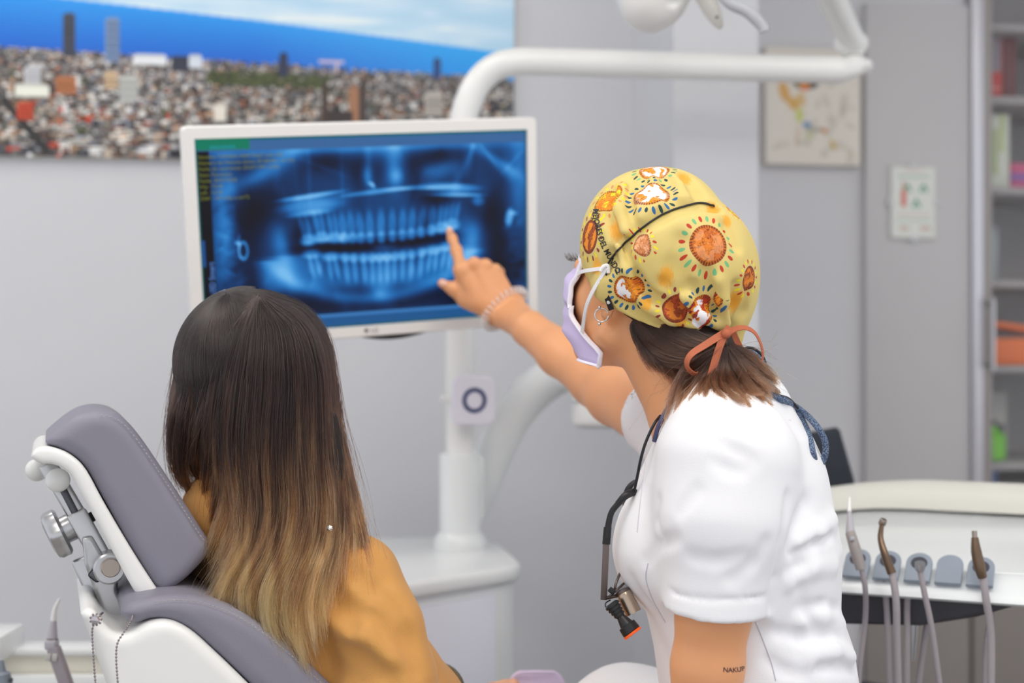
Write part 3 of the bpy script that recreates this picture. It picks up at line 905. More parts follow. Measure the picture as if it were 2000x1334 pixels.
def xray_image(w=440, h=250):
    """Panoramic dental x-ray, painted in screen space of the display (u right, v down, in crop pixels)."""
    U, V = np.meshgrid(np.linspace(122, 1872, w), np.linspace(140, 1125, h))
    B = np.zeros((h, w))
    def el(x, y, rx, ry, a, rot=0.0, p=1.0):
        dx, dy = U - x, V - y
        c, s = math.cos(rot), math.sin(rot)
        q = ((dx * c + dy * s) / rx) ** 2 + ((-dx * s + dy * c) / ry) ** 2
        B[:] += a * np.exp(-q ** p)
    def line(x0, y0, x1, y1, wd, a):
        L = math.hypot(x1 - x0, y1 - y0); el((x0 + x1) / 2, (y0 + y1) / 2, L / 2, wd, a, math.atan2(y1 - y0, x1 - x0), 2.0)
    B += 0.20
    el(1000, 690, 640, 420, 0.14); el(1000, 200, 900, 60, 0.35)
    for k in range(20): el(1000, 170 + k * 3, 950, 10, 0.02)
    # darker air spaces
    el(470, 500, 110, 110, -0.30); el(380, 900, 60, 400, -0.2); el(1010, 700, 420, 38, -0.42, -0.03, 2); el(780, 260, 120, 60, -0.28); el(1380, 260, 120, 50, -0.3); el(960, 320, 60, 110, -0.2); el(1240, 330, 55, 110, -0.15)
    el(1620, 560, 70, 90, -0.3); el(1700, 800, 60, 300, -0.25); el(620, 640, 40, 90, -0.2, 0.3); el(1360, 480, 90, 40, -0.28); el(900, 980, 620, 70, -0.25, 0.0, 2); el(330, 560, 60, 120, -0.15); el(300, 1000, 130, 130, -0.1)
    el(1560, 1000, 240, 60, -0.25, -0.5)
    # cheek and skull edges
    el(250, 560, 60, 330, 0.35, 0.05); el(1830, 380, 60, 260, 0.32); el(560, 250, 200, 34, 0.20, -0.5); el(430, 340, 190, 40, 0.22, -0.35); el(1690, 290, 170, 22, 0.22, 0.55); el(1750, 350, 90, 30, 0.2, 0.6); el(690, 330, 10, 150, 0.10); el(1530, 300, 150, 14, 0.10, -1.1); el(860, 360, 8, 120, 0.10); el(760, 300, 120, 10, 0.1, 0.4); el(1650, 260, 120, 8, 0.14, 0.9); el(1800, 300, 100, 8, 0.12, -0.8); el(1560, 260, 14, 110, 0.12, 0.2)
    el(1400, 330, 110, 50, 0.25, -0.3); el(1140, 300, 45, 130, 0.28); el(1150, 360, 40, 40, 0.3); el(1000, 300, 20, 120, 0.16); el(990, 350, 30, 50, 0.24)
    # palate and bite rods
    line(520, 460, 860, 425, 12, 0.55); line(520, 500, 850, 480, 40, 0.42); line(560, 540, 800, 520, 14, 0.3); line(840, 450, 1280, 415, 12, 0.4); line(1290, 420, 1600, 440, 24, 0.5); line(1320, 460, 1620, 475, 10, 0.6); line(1080, 425, 1500, 425, 7, 0.3); line(1560, 500, 1630, 510, 26, 0.3)
    el(1022, 403, 9, 16, 0.6, -0.6); el(1010, 392, 16, 8, 0.4, 0.5)
    # jaw branches and mandible
    el(540, 720, 50, 200, 0.30, -0.25); el(1560, 700, 60, 220, 0.30, 0.2); el(470, 860, 90, 90, 0.22)
    R = np.sqrt(((U - 1010) / 1.55) ** 2 + (V - 590) ** 2)
    B += np.where(V > 760, 0.30 * np.exp(-((R - 395) / 34) ** 2), 0) + np.where(V > 740, 0.18 * np.exp(-((R - 330) / 70) ** 2), 0)
    el(1060, 940, 70, 60, 0.22); el(1040, 960, 30, 30, 0.12)
    # teeth
    ux = [672, 745, 812, 862, 905, 950, 1000, 1060, 1118, 1172, 1222, 1275, 1330, 1388, 1448]
    for i, x in enumerate(ux):
        q = (x - 1060) / 400; y = 672 - 26 * q * q * (1.0 if q < 0 else 2.0) + (18 if x < 700 else 0)
        big = 1.35 if i in (0, 1, 2, 13, 14) else 0.85
        el(x, y, 31 * big, 32, 0.40, 0, 2); el(x, y + 14, 27 * big, 12, 0.16, 0, 2)
        tilt = (x - 1060) / 400 * 0.25
        for dx in ((-12, 12) if big > 1 else (0,)):
            line(x + dx, y - 10, x + dx * 1.3 + tilt * 110, y - 150 + abs(q) * 30, 15 if big > 1 else 20, 0.24)
        el(x + tilt * 40, y - 60, 4, 40, -0.14)
    lx = [690, 790, 862, 908, 960, 1006, 1046, 1086, 1128, 1172, 1222, 1276, 1342, 1425]
    for i, x in enumerate(lx):
        q = (x - 1060) / 400; y = 775 - 46 * q * q
        big = 1.4 if i in (0, 1, 12, 13) else 0.7
        el(x, y, 36 * big, 25, 0.42, 0, 2)
        tilt = -(x - 1060) / 400 * 0.2
        for dx in ((-16, 16) if big > 1 else (0,)):
            line(x + dx, y + 10, x + dx * 1.2 + tilt * 130, y + 130 - (10 if big > 1 else 0), 14 if big > 1 else 17, 0.27)
    el(1075, 720, 70, 16, 0.25, 0, 2)
    # ear-ring shadows
    ring = np.sqrt(((U - 338) / 24) ** 2 + ((V - 700) / 46) ** 2); B += 0.55 * np.exp(-((ring - 0.9) / 0.22) ** 2)
    el(310, 660, 16, 10, 0.55, 0.6); el(318, 648, 7, 26, 0.4, 0.1); el(1770, 600, 22, 48, 0.6, 0.15, 2); el(1795, 578, 20, 10, 0.45, 0.2)
    # vertical shading and grain
    g = np.random.default_rng(9)
    for k in range(160): el(g.uniform(220, 1850), g.uniform(230, 1060), g.uniform(6, 40), g.uniform(20, 110), g.uniform(-0.08, 0.08), g.uniform(-0.5, 0.5))
    for k in range(60): el(g.uniform(200, 330), g.uniform(420, 1060), g.uniform(10, 50), g.uniform(6, 16), g.uniform(-0.1, 0.12), g.uniform(-0.8, 0.8)); el(g.uniform(1740, 1860), g.uniform(600, 1060), g.uniform(20, 60), g.uniform(6, 16), g.uniform(-0.1, 0.12), g.uniform(-0.8, 0.8))
    B = np.clip(B * 1.05 + 0.07, 0.0, 1.0)
    stops = np.array([0, 0.18, 0.4, 0.62, 0.85, 1.0])
    cols = np.array([(6, 8, 22), (5, 24, 58), (8, 62, 120), (26, 112, 188), (74, 160, 230), (122, 194, 248)]) / 255
    img = np.stack([np.interp(B, stops, cols[:, k]) for k in range(3)], -1)
    def fill(m, c): img[m] = np.array(c) / 255
    # program window: title strip, green tab, black margin, bottom bar
    slope = 0
    fill((V < 205), (58, 104, 160)); fill((V < 152), (10, 104, 116)); fill((V > 140) & (V < 198) & (U < 395), (4, 124, 96))
    fill((U < 190) & (V > 200), (6, 8, 16)); fill((U < 133), (10, 110, 112)); fill(U > 1862, (20, 96, 120))
    fill((V > 1052) & (V < 1068), (60, 128, 196)); fill((V >= 1068), (28, 88, 146)); fill(V > 1116, (8, 92, 110))
    fill((U > 133) & (U < 146) & (V > 640) & (V < 770), (28, 78, 150))
    return lin(img)
m_scr = print_mat('screen_picture', 0.35, emission=0.92)
sheet('screen', MP, su0, su1, sv0, sv1, -0.005, xray_image(), m_scr, t)
# writing on the screen
scr = [o for o in t.children if o.name.startswith('screen')][0]
m_olive = mat('screen_text_olive', (20, 20, 5), 0.5, noise=0, emit=((128, 136, 30), 0.8))
m_cyan = mat('screen_text_cyan', (5, 20, 30), 0.5, noise=0, emit=((20, 168, 200), 0.8))
m_bluet = mat('screen_text_blue', (10, 20, 40), 0.5, noise=0, emit=((96, 150, 236), 0.85))
def cu(x): return su0 + (x - 122) / 1750 * (su1 - su0)
def cv(y): return sv1 - (y - 140) / 985 * (sv1 - sv0)
def scr_text(body, x, y, hh, m, name='text_line', vertical=False):
    size = hh * (sv1 - sv0) / 985
    if vertical: return text(name, body, size, mp(cu(x), cv(y), -0.0046), MP.up, -MP.t, m, scr)
    return text(name, body, size, mp(cu(x), cv(y), -0.0046), MP.t, MP.up, m, scr)
scr_text('PANORAMA', 196, 192, 23, m_cyan)
for i, s in enumerate(['Nombre TAMARA MARTINEZ GALVEZ', 'Numero de Historia clinica: ID180404_161753', 'Fecha de nacimiento: 05/07/1997 (23A)', 'Sexo: Femenino', 'Fecha: 20/07/2020', 'kVp : 73.00', 'mA : 12.00', 'DAP : 149 mGy x cm^2']):
    scr_text(s, 136, 238 + i * 29, 25, m_olive)
scr_text('PaX-i3D Smart', 188, 980, 38, m_bluet, vertical=True)
# maker's mark on the lower bezel
lu, lv = mp_uv(724, 645)
m_logo = mat('logo_grey', (120, 116, 116), 0.5)
lathe('logo_disc', mp(lu - 0.007, lv, 0.0), MP.n, [(0, 0.0035), (0.0006, 0.0034)], m_logo, t, seg=20)
text('logo_letters', 'LG', 0.010, mp(lu, lv - 0.0035, 0.0008), MP.t, MP.up, m_logo, t)
# dark lower lip under the bezel
lip = []
for i in range(21):
    a = i / 20; lip.append(mp(-0.03 + a * 0.13, -MH / 2 + 0.002 - 0.010 * math.sin(math.pi * a), -0.006))
lip += [mp(0.10, -MH / 2 + 0.006, -0.006), mp(-0.03, -MH / 2 + 0.006, -0.006)]
prism('control_lip', lip, -MP.n * 0.014, m_black, t, autosmooth=20)
# bracket behind
bm = box_bm(frame(mp(0.14, 0.0, -0.058), MP.t, z=MP.up), (0.1, 0.034, 0.1), 0.004)
bm_add('mount_plate', bm, m_white, t)

# ================================================================ unit column with lamp arm
PD = 2.50
t = thing('dental_unit', 'white floor-standing dental unit cabinet with an upright sleeve', 'dental unit', (P(880, 667, PD).x, PD + 0.02, 0))
# cabinet: top slab and body
CRN = P(1014, 1104, 2.30)                       # near corner of the cabinet top
UC = WallPlane(CRN.x, CRN.y, 44.5)
def ub(u, off, z): return UC.pt(u, off, z)
zs1 = CRN.z; zs0 = P(1004, 1140, 2.30).z
fl_ = Vector((CRN.x, CRN.y)) + Vector((-0.713, -0.701)) * 0.33
out = [(-0.36, 2.63), (-0.36, fl_.y + 0.02), (fl_.x, fl_.y), (CRN.x - 0.100, CRN.y - 0.098), (CRN.x - 0.045, CRN.y - 0.046), (CRN.x - 0.020, CRN.y - 0.018), (CRN.x - 0.004, CRN.y + 0.004), (CRN.x + 0.003, CRN.y + 0.032), (CRN.x, CRN.y + 0.07), (-0.004, 2.46), (-0.018, 2.54), (-0.036, 2.59), (-0.066, 2.62), (-0.11, 2.63)]
prism('top_slab', [(x, y, zs0) for x, y in out], Vector((0, 0, zs1 - zs0)), m_white2, t, bevel=0.010)
ins = 0.010
cx_, cy_ = -0.18, 2.42
outb = [(cx_ + (x - cx_) * 0.945, cy_ + (y - cy_) * 0.945) for x, y in out]
prism('cabinet_body', [(x, y, 0.02) for x, y in outb], Vector((0, 0, zs0 - 0.0205)), m_white2, t)
uD = (on_plane(972, 1200, UC.o, UC.n) - UC.o).dot(UC.t)
wall_box('door_panel', UC, -0.30, uD, -0.014, -0.004, 0.08, zs0 - 0.012, mat('unit_door', (226, 228, 240), 0.4, noise=0.01), t, bevel=0.003)
pc = P(899, 1060, PD)
lathe('flange', Vector((pc.x, PD, zs1)), (0, 0, 1), [(0, 0.047), (0.012, 0.047), (0.02, 0.043), (0.028, 0.037)], m_white2, t, seg=40)
zsl0 = zs1 + 0.026; zsl1 = P(900, 885, PD).z
lathe('sleeve', Vector((pc.x, PD, zsl0)), (0, 0, 1), [(0, 0.0365), (0.01, 0.0365), (zsl1 - zsl0 - 0.004, 0.0365), (zsl1 - zsl0, 0.034), (zsl1 - zsl0, 0.026)], m_white2, t, seg=40)
bm = box_bm(frame(Vector((pc.x + 0.036, PD + 0.005, zsl1 - 0.06)), (1, 0, 0)), (0.012, 0.03, 0.11), 0.004)
bm_add('sleeve_rib', bm, m_white2, t)
# sweeping arm that carries the instrument table
A = [P(905, 1015, PD + 0.06), P(935, 960, PD + 0.06), P(958, 900, PD + 0.06), P(1000, 815, PD + 0.05), P(1060, 750, PD + 0.03), P(1130, 722, PD), P(1220, 735, PD - 0.03), P(1300, 790, PD - 0.05), P(1330, 850, PD - 0.06)]
tube('swing_arm', A, [0.034, 0.034, 0.035, 0.036, 0.036, 0.035, 0.034, 0.032, 0.03], m_white2, t, n=60, seg=20, flat=0.8)
# hanging joint housing at the arm's elbow
t2 = thing('arm_joint', 'white rounded joint housing with a hinge under the swing arm', 'joint housing', P(1165, 845, 2.30))
zj0, zj1 = P(1160, 838, 2.30).z, P(1160, 752, 2.30).z
xj = P(1166, 800, 2.30).x
bm = box_bm(Matrix.Translation((xj, 2.33, (zj0 + zj1) / 2)), (P(1213, 800, 2.3).x - P(1118, 800, 2.3).x, 0.085, zj1 - zj0), 0.014, 4)
bm_add('housing', bm, m_white2, t2)
box('seam_band', Matrix.Translation((xj, 2.33, zj0 + (zj1 - zj0) * 0.62)), (P(1214, 800, 2.3).x - P(1117, 800, 2.3).x, 0.0862, 0.0025), mat('seam_grey', (170, 176, 178), 0.5), t2)
tube('link_arm', [P(1205, 812, 2.31), P(1240, 815, 2.29), P(1285, 840, 2.25), P(1400, 930, 2.18), P(1560, 1010, 2.12)], [0.019, 0.019, 0.02, 0.022, 0.022], m_white2, t2, n=30)
lathe('hinge_pin', P(1212, 840, 2.27), (0, 1, 0), [(0, 0.008), (0.03, 0.008)], m_metal, t2)

# lamp: bent pole, joint, upper arm and head
t = thing('dental_lamp', 'white bent-pole operating lamp with arm reaching over the dentist', 'lamp', Vector((pc.x, PD, zsl1 - 0.05)))
R_ = 0.0245
pole = [Vector((pc.x, PD, zsl1 - 0.06)), P(898, 700, PD), P(900, 420, PD), P(905, 250, PD), P(915, 200, PD), P(935, 160, PD), P(965, 133, PD), P(1005, 122, PD), P(1060, 121, PD + 0.005), P(1300, 128, PD + 0.03), P(1640, 137, PD + 0.07)]
tube('pole', pole, [R_] * len(pole), m_white, t, n=110, seg=24)
J = P(1678, 128, PD + 0.075)
Ja = P(1645, 138, PD + 0.07); Jb = P(1690, 128, PD + 0.09)
sd = SDF(rng(0.54, 0.68, 0.0025), rng(2.42, 2.62, 0.0025), rng(1.58, 1.88, 0.0025))
sd.cone(P(1640, 137, PD + 0.07), P(1692, 132, PD + 0.075), 0.0235, 0.010, 0.008)
sd.cone(P(1668, 128, PD + 0.075), P(1668, 96, PD + 0.075), 0.017, 0.016, 0.004)
sd.cone(P(1674, 84, PD + 0.075), P(1652, 84, PD + 0.07), 0.0205, 0.021, 0.006)
sd.ell(P(1690, 128, PD + 0.075), (0.012, 0.02, 0.012), None, 0.008)
V, Fc = sd.mesh(2); add('elbow_joint', V, Fc, m_white, t)
lathe('joint_ring', P(1668, 111, PD + 0.075), (0, 0, 1), [(0, 0.0176), (0.002, 0.0176)], mat('ring_grey', (150, 146, 142), 0.5), t)
ua = [P(1668, 84, PD + 0.07), P(1640, 30, PD + 0.0), P(1600, -60, PD - 0.12), P(1560, -150, PD - 0.22)]
tube('upper_arm', ua, [0.0225, 0.025, 0.026, 0.026], m_white, t, n=30, seg=20)
tube('yoke', [P(1560, -150, PD - 0.22), P(1450, -190, PD - 0.26), P(1330, -170, PD - 0.28), P(1300, -90, PD - 0.28)], 0.02, m_white, t, n=24)
# lamp head: round rear drum, reflector petal and handle
hd = thing  # noqa
LD = PD - 0.28
sd = SDF(rng(0.09, 0.31, 0.003), rng(2.0, 2.34, 0.003), rng(1.58, 1.90, 0.003))
sd.ell(P(1272, -12, LD), (0.054, 0.058, 0.060), None, 0.01)
sd.cone(P(1285, -25, LD), P(1330, -70, LD), 0.05, 0.04, 0.02)
sd.ell(P(1322, 2, LD - 0.055), (0.016, 0.02, 0.012), None, 0.004, 's')
V, Fc = sd.mesh(2); add('lamp_housing', V, Fc, m_white, t)
# oval reflector lobe
bm = bmesh.new(); bmesh.ops.create_uvsphere(bm, u_segments=32, v_segments=16, radius=1)
ax = (P(1412, 58, LD - 0.03) - P(1350, -60, LD - 0.03)); L = ax.length / 2
M = frame((P(1412, 62, LD - 0.03) + P(1345, -70, LD - 0.03)) / 2, ax, z=(0.45, 0.1, 0.6))
for v in bm.verts: v.co = M @ Vector((v.co.x * L * 1.02, v.co.y * 0.03, v.co.z * 0.011))
lob = bm_add('reflector_lobe', bm, mat('lobe_white', (230, 228, 222), 0.25, noise=0.01), t)
lathe('screw', P(1400, 34, LD - 0.05), (0, -1, 0), [(0, 0.002), (0.003, 0.0018)], m_dark, t, seg=10)
hh = [P(1395, -30, LD - 0.07), P(1425, 5, LD - 0.08), P(1460, 22, LD - 0.085), P(1488, 50, LD - 0.085), P(1494, 62, LD - 0.085)]
tube('handle', hh, [0.007, 0.009, 0.0095, 0.0095, 0.008], mat('handle_grey', (186, 188, 194), 0.4), t, n=30, seg=14)

# ---------------------------------------------------------------- clip-on plate with navy ring
t = thing('ring_plate', 'white rounded-square plate with a navy ring clipped on the pole', 'plate', P(925, 832, PD - 0.06))
c = P(925, 782, PD - 0.055)
ax = Vector((1, 0.12, -0.02)).normalized(); up = Vector((0.03, 0, 1)).normalized()
pw = 84 / F * PD; ph = 96 / F * PD
m_plate = mat('plate_white', (236, 232, 244), 0.35, noise=0.01)
nrm = ax.cross(up).normalized()
if nrm.y > 0: nrm = -nrm
prism('plate', [c + ax * x + up * y for x, y in rrect(pw, ph, 0.016)], -nrm * 0.016, m_plate, t, bevel=0.004)
bm = bmesh.new(); ro, ri = 0.0208, 0.0142
for r_, off in ((ro, 0.0), (ro, 0.0012), (ri, 0.0012), (ri, 0.0)):
    for i in range(48):
        a = 2 * math.pi * i / 48; bm.verts.new(c + ax * (r_ * math.cos(a) + 0.0015) + up * r_ * math.sin(a) * 1.05 + nrm * off)
bm.verts.ensure_lookup_table()
for q in range(3):
    for i in range(48):
        j = (i + 1) % 48; bm.faces.new([bm.verts[q * 48 + i], bm.verts[q * 48 + j], bm.verts[(q + 1) * 48 + j], bm.verts[(q + 1) * 48 + i]])
bm_add('ring', bm, mat('navy_ink', (16, 46, 104), 0.4), t)
tube('clip', [P(885, 782, PD - 0.03), P(862, 778, PD - 0.025)], 0.006, m_white, t)
tube('clip_arm', [P(922, 790, PD - 0.05), P(905, 790, PD - 0.02)], 0.008, m_white, t)

# ================================================================ instrument table on the right
FL = P(1640, 1112, 1.87); FR = P(2000, 1136, 1.775)
tx_ = (FR - FL); tx_.z = 0; tx_.normalize(); tb_ = Vector((-tx_.y, tx_.x, 0))
SLOPE = 0.09
def tp(a, b, h=0.0): return Vector((FL.x, FL.y, FL.z)) + tx_ * a + tb_ * b + Vector((0, 0, b * SLOPE + h))
t = thing('instrument_table', 'white instrument table with grey holders along its front edge', 'instrument table', tp(0.2, 0.2, -0.25))
m_tray = mat('tray_white', (236, 240, 242), 0.3, noise=0.01, coat=0.2)
plan = [(-0.16, 0.04), (-0.18, 0.16), (-0.15, 0.32), (-0.05, 0.40), (0.02, 0.42), (0.62, 0.42), (0.64, 0.40), (0.64, 0.04)]
prism('tray_plate', [tp(a, b, -0.02) for a, b in plan], Vector((0, 0, 0.02)), m_tray, t, bevel=0.004)
# raised rim round the back and left
rim = [(-0.165, 0.06), (-0.175, 0.16), (-0.148, 0.31), (-0.06, 0.39), (0.02, 0.412), (0.15, 0.412), (0.63, 0.412)]
c = spline([tp(a, b, 0.012) for a, b in rim], 60)
m_rim = mat('rim_cream', (216, 216, 208), 0.4, noise=0.01)
hts = np.interp(np.linspace(0, 1, 60), [0, 0.25, 0.45, 1], [0.012, 0.028, 0.042, 0.044])
T, N, B = frames_along(c, (0, 0, 1))
V = []; Fc = []
sec = [(-0.012, -0.02), (-0.012, 0.7), (-0.009, 0.92), (0.0, 1.0), (0.009, 0.92), (0.016, 0.6), (0.03, 0.0), (0.034, -0.02)]
for i in range(60):
    for s_, h_ in sec:
        V.append(c[i] + B[i] * s_ * -1 * (-1) + np.array((0, 0, h_ * hts[i] - 0.008)))
ns = len(sec)
for i in range(59):
    for j in range(ns - 1): Fc.append([i * ns + j, (i + 1) * ns + j, (i + 1) * ns + j + 1, i * ns + j + 1])
    Fc.append([i * ns + ns - 1, (i + 1) * ns + ns - 1, (i + 1) * ns, i * ns])
Fc += [list(range(ns)), [59 * ns + j for j in range(ns)][::-1]]
add('rim', V, Fc, m_rim, t, autosmooth=60)
# front lip (slanted) and dark underside
lipsec = [(0.05, -0.001), (0.03, -0.002), (0.008, -0.008), (-0.007, -0.022), (-0.009, -0.027), (-0.004, -0.031), (0.05, -0.028)]
V = []; Fc = []
aa = np.linspace(-0.16, 0.64, 24)
for a in aa:
    for b, h in lipsec: V.append(tp(a, b, h))
ns = len(lipsec)
for i in range(len(aa) - 1):
    for j in range(ns):
        k = (j + 1) % ns; Fc.append([i * ns + j, i * ns + k, (i + 1) * ns + k, (i + 1) * ns + j])
Fc += [list(range(ns))[::-1], [(len(aa) - 1) * ns + j for j in range(ns)]]
add('front_lip', V, Fc, m_tray, t, autosmooth=50)
und = [(-0.15, -0.030), (-0.15, -0.070), (0.0, -0.078), (0.10, -0.072), (0.17, -0.055), (0.23, -0.032)]
prism('underbody', [tp(a, 0.02, h) for a, h in und], tb_ * 0.32, m_dark, t, bevel=0.006)
prism('underbody_far', [tp(a, 0.10, h) for a, h in [(0.22, -0.04), (0.24, -0.10), (0.36, -0.085), (0.55, -0.04)]], tb_ * 0.25, mat('mid_grey_plastic', (120, 120, 118), 0.5), t, bevel=0.005)
tube('table_post', [tp(-0.05, 0.22, -0.06), tp(-0.08, 0.25, -0.14), tp(-0.14, 0.33, -0.16), P(1560, 1010, 2.12)], 0.026, m_white2, t, n=24)
tube('grip_handle', [tp(0.37, 0.03, -0.03), tp(0.345, -0.02, -0.045), tp(0.38, -0.05, -0.02), tp(0.42, -0.07, 0.01), tp(0.48, -0.08, 0.02)], [0.013, 0.0165, 0.018, 0.018, 0.016], m_tray, t, n=24, seg=16)
# five grey holders
lip_o = tp(0, 0.002, -0.014); lip_up = (tp(0, 0.03, 0.0) - tp(0, -0.008, -0.028)).normalized(); lip_n = tx_.cross(lip_up).normalized()
if lip_n.y > 0: lip_n = -lip_n
hp = [(1675, True), (1734, True), (1795, True), (1855, False), (1916, True)]
m_hold = mat('holder_grey', (146, 156, 170), 0.5, noise=0.03)
m_hole = mat('holder_dark', (64, 66, 76), 0.6)
HC = []
for px, hole in hp:
    py = 1098 + (px - 1675) * 0.07
    q = on_plane(px, py + 6, lip_o + lip_n * 0.004, lip_n)
    HC.append(q)
    w = 0.0165
    o = [q + tx_ * x + lip_up * y for x, y in [(-w, -0.024), (w, -0.024)] + [(w * math.cos(a), 0.008 + w * math.sin(a)) for a in np.linspace(0, math.pi, 13)]]
    h = prism('holder', o, lip_n * 0.006, m_hold, t, bevel=0.0015)
    if hole:
        lathe('socket', q + lip_n * 0.0062 + lip_up * 0.006, lip_n, [(0, 0.0105), (0.0006, 0.0102)], m_hole, h, seg=24)

def hose(name, pts, r, parent, m=None):
    return tube(name, pts, r, m or m_hose, parent, n=40, seg=12)
m_bronze = mat('bronze_metal', (118, 98, 82), 0.32, 0.85, noise=0.08)
m_lilac = mat('lilac_grey', (186, 182, 190), 0.45, noise=0.02)
D = 1.80
r = thing('air_syringe', 'grey air-water syringe with a thin white tip in the leftmost holder', 'dental instrument', HC[0], 'instruments on the table')
tube('tip', [P(1659, 972, D + 0.03), P(1659, 1000, D + 0.02)], [0.0016, 0.003], m_white, r)
tube('nozzle', [P(1659, 998, D + 0.02), P(1661, 1042, D + 0.01)], [0.0024, 0.0062], m_lilac, r)
tube('grip', [P(1661, 1042, D + 0.01), P(1668, 1065, D), P(1682, 1112, D - 0.005)], [0.0064, 0.0072, 0.0066], mat('grip_taupe', (160, 152, 150), 0.45), r)
box('button', frame(P(1664, 1052, D - 0.0045), (1, 0, 0)), (0.006, 0.004, 0.006), m_metal, r, 0.001)
hose('hose', [P(1682, 1108, D - 0.005), P(1690, 1150, D), P(1690, 1210, D + 0.03), P(1680, 1300, D + 0.04), P(1672, 1420, D + 0.05)], 0.0036, r)
r = thing('turbine_handpiece', 'bronze dental handpiece with a small round head, second holder', 'dental instrument', HC[1], 'instruments on the table')
lathe('head', P(1721, 1026, D + 0.02), (0.35, -0.3, 0.9), [(0, 0.0038), (0.002, 0.005), (0.007, 0.005), (0.009, 0.004)], m_steel, r, seg=20)
tube('neck', [P(1722, 1026, D + 0.015), P(1720, 1052, D + 0.01), P(1728, 1082, D), P(1742, 1120, D - 0.006)], [0.003, 0.004, 0.0052, 0.006], m_bronze, r, n=24)
hose('hose', [P(1742, 1118, D - 0.006), P(1750, 1170, D - 0.01), P(1752, 1250, D), P(1756, 1420, D + 0.02)], 0.0047, r)
r = thing('hose_coupling', 'empty hose with a silver coupling resting in the middle holder', 'dental instrument', HC[2], 'instruments on the table')
lathe('coupling', P(1797, 1112, D - 0.012), (-0.1, -0.35, 0.93), [(0, 0.0062), (0.006, 0.0068), (0.009, 0.0066), (0.009, 0.004)], m_metal, r, seg=20)
hose('hose', [P(1797, 1114, D - 0.012), P(1806, 1160, D - 0.01), P(1822, 1240, D), P(1846, 1420, D + 0.02)], 0.0038, r)
r = thing('micro_motor', 'brown tapered micromotor with a steel tip in the rightmost holder', 'dental instrument', HC[4], 'instruments on the table')
tube('tip', [P(1903, 1037, D - 0.01), P(1904, 1052, D - 0.012)], 0.0034, m_steel, r)
tube('motor_body', [P(1904, 1050, D - 0.012), P(1907, 1078, D - 0.016), P(1914, 1110, D - 0.02), P(1919, 1128, D - 0.02)], [0.0044, 0.0066, 0.0074, 0.006], m_bronze, r, n=24)
hose('hose', [P(1919, 1124, D - 0.02), P(1926, 1170, D - 0.02), P(1936, 1250, D - 0.01), P(1934, 1420, D)], 0.0048, r)
for i, (pts, w) in enumerate([([P(1727, 1128, D + 0.05), P(1730, 1160, D + 0.06), P(1734, 1230, D + 0.06), P(1740, 1420, D + 0.06)], 'behind the handpiece hose'),
                              ([P(1776, 1130, D + 0.05), P(1772, 1180, D + 0.05), P(1772, 1250, D + 0.05), P(1770, 1420, D + 0.05)], 'left of the silver coupling'),
                              ([P(1822, 1130, D + 0.06), P(1816, 1180, D + 0.07), P(1806, 1250, D + 0.07), P(1782, 1420, D + 0.07)], 'crossing behind the silver coupling hose'),
                              ([P(1938, 1140, D + 0.03), P(1936, 1200, D + 0.03), P(1926, 1270, D + 0.03), P(1924, 1420, D + 0.03)], 'behind the micromotor hose')]):
    o = tube('return_hose', pts, 0.0042, m_hose, None, n=36, seg=12)
    tag(o, 'slack grey return hose hanging ' + w, 'hose', 'return hoses')
r = thing('suction_clip', 'small chrome drop-shaped clip hanging under the table', 'clip', P(1781, 1205, D + 0.08))
tube('stem', [P(1780, 1150, D + 0.08), P(1781, 1205, D + 0.08)], 0.003, m_black, r)
lathe('weight', P(1781, 1200, D + 0.08), (0, 0, -1), [(0, 0.003), (0.008, 0.008), (0.02, 0.0075), (0.06, 0.004)], m_metal, r, seg=16)

# ================================================================ assistant tray at the lower left
AT = WallPlane(P(0, 1280, 2.1).x - 0.3, 2.1, 0.0)
t = thing('assistant_shelf', 'white shelf with a cream recess at the lower left corner', 'shelf', P(60, 1320, 2.15))
ux = lambda px, d=2.1: (px - 1000) / F * d - AT.o.x
zf = lambda py: P(0, py, 2.1).z
wall_box('front_rail', AT, ux(-200), ux(230), -0.02, 0.0, zf(1400), zf(1320), m_white2, t, bevel=0.004)
wall_box('recess_panel', AT, ux(-200), ux(230), -0.04, -0.022, zf(1322), zf(1284), m_offwhite, t)
wall_box('top_rail', AT, ux(-200), ux(230), -0.07, -0.012, zf(1285), zf(1271), m_white2, t, bevel=0.003)
wall_box('end_block', AT, ux(-60), ux(22), -0.06, 0.05, zf(1283), zf(1232), m_white2, t, bevel=0.005)
box('stand_post', Matrix.Translation((P(40, 1300, 2.16).x, 2.17, zf(1400) / 2)), (0.09, 0.06, zf(1400)), m_white2, t, 0.008, 3)
box('stand_base', Matrix.Translation((P(40, 1300, 2.16).x, 2.17, 0.02)), (0.34, 0.30, 0.04), m_white2, t, 0.012, 3)
D = 1.88
r = thing('scaler_handpiece', 'grey scaler handpiece with a bent white tip at the lower left', 'dental instrument', P(120, 1400, D))
tube('tip', [P(116, 1170, D), P(107, 1190, D), P(104, 1214, D)], [0.0016, 0.003, 0.0042], m_white, r, n=16)
tube('nose_cone', [P(104, 1212, D), P(102, 1246, D)], [0.0042, 0.0072], m_lilac, r)
lathe('collar', P(102, 1247, D), (-0.02, 0, -1), [(0, 0.0074), (0.001, 0.0074)], m_steel, r)
box('shoulder', frame(P(101, 1258, D), (1, 0, 0.04)), (0.0165, 0.017, 0.014), m_lilac, r, 0.004, 3)
Mb = frame((P(104, 1264, D) + P(145, 1380, D)) / 2, (P(145, 1380, D) - P(104, 1264, D)), z=(0, -1, 0))
box('grip', Mb, ((P(145, 1380, D) - P(104, 1264, D)).length, 0.016, 0.016), mat('grip_mauve', (160, 152, 158), 0.5), r, 0.003, 3)
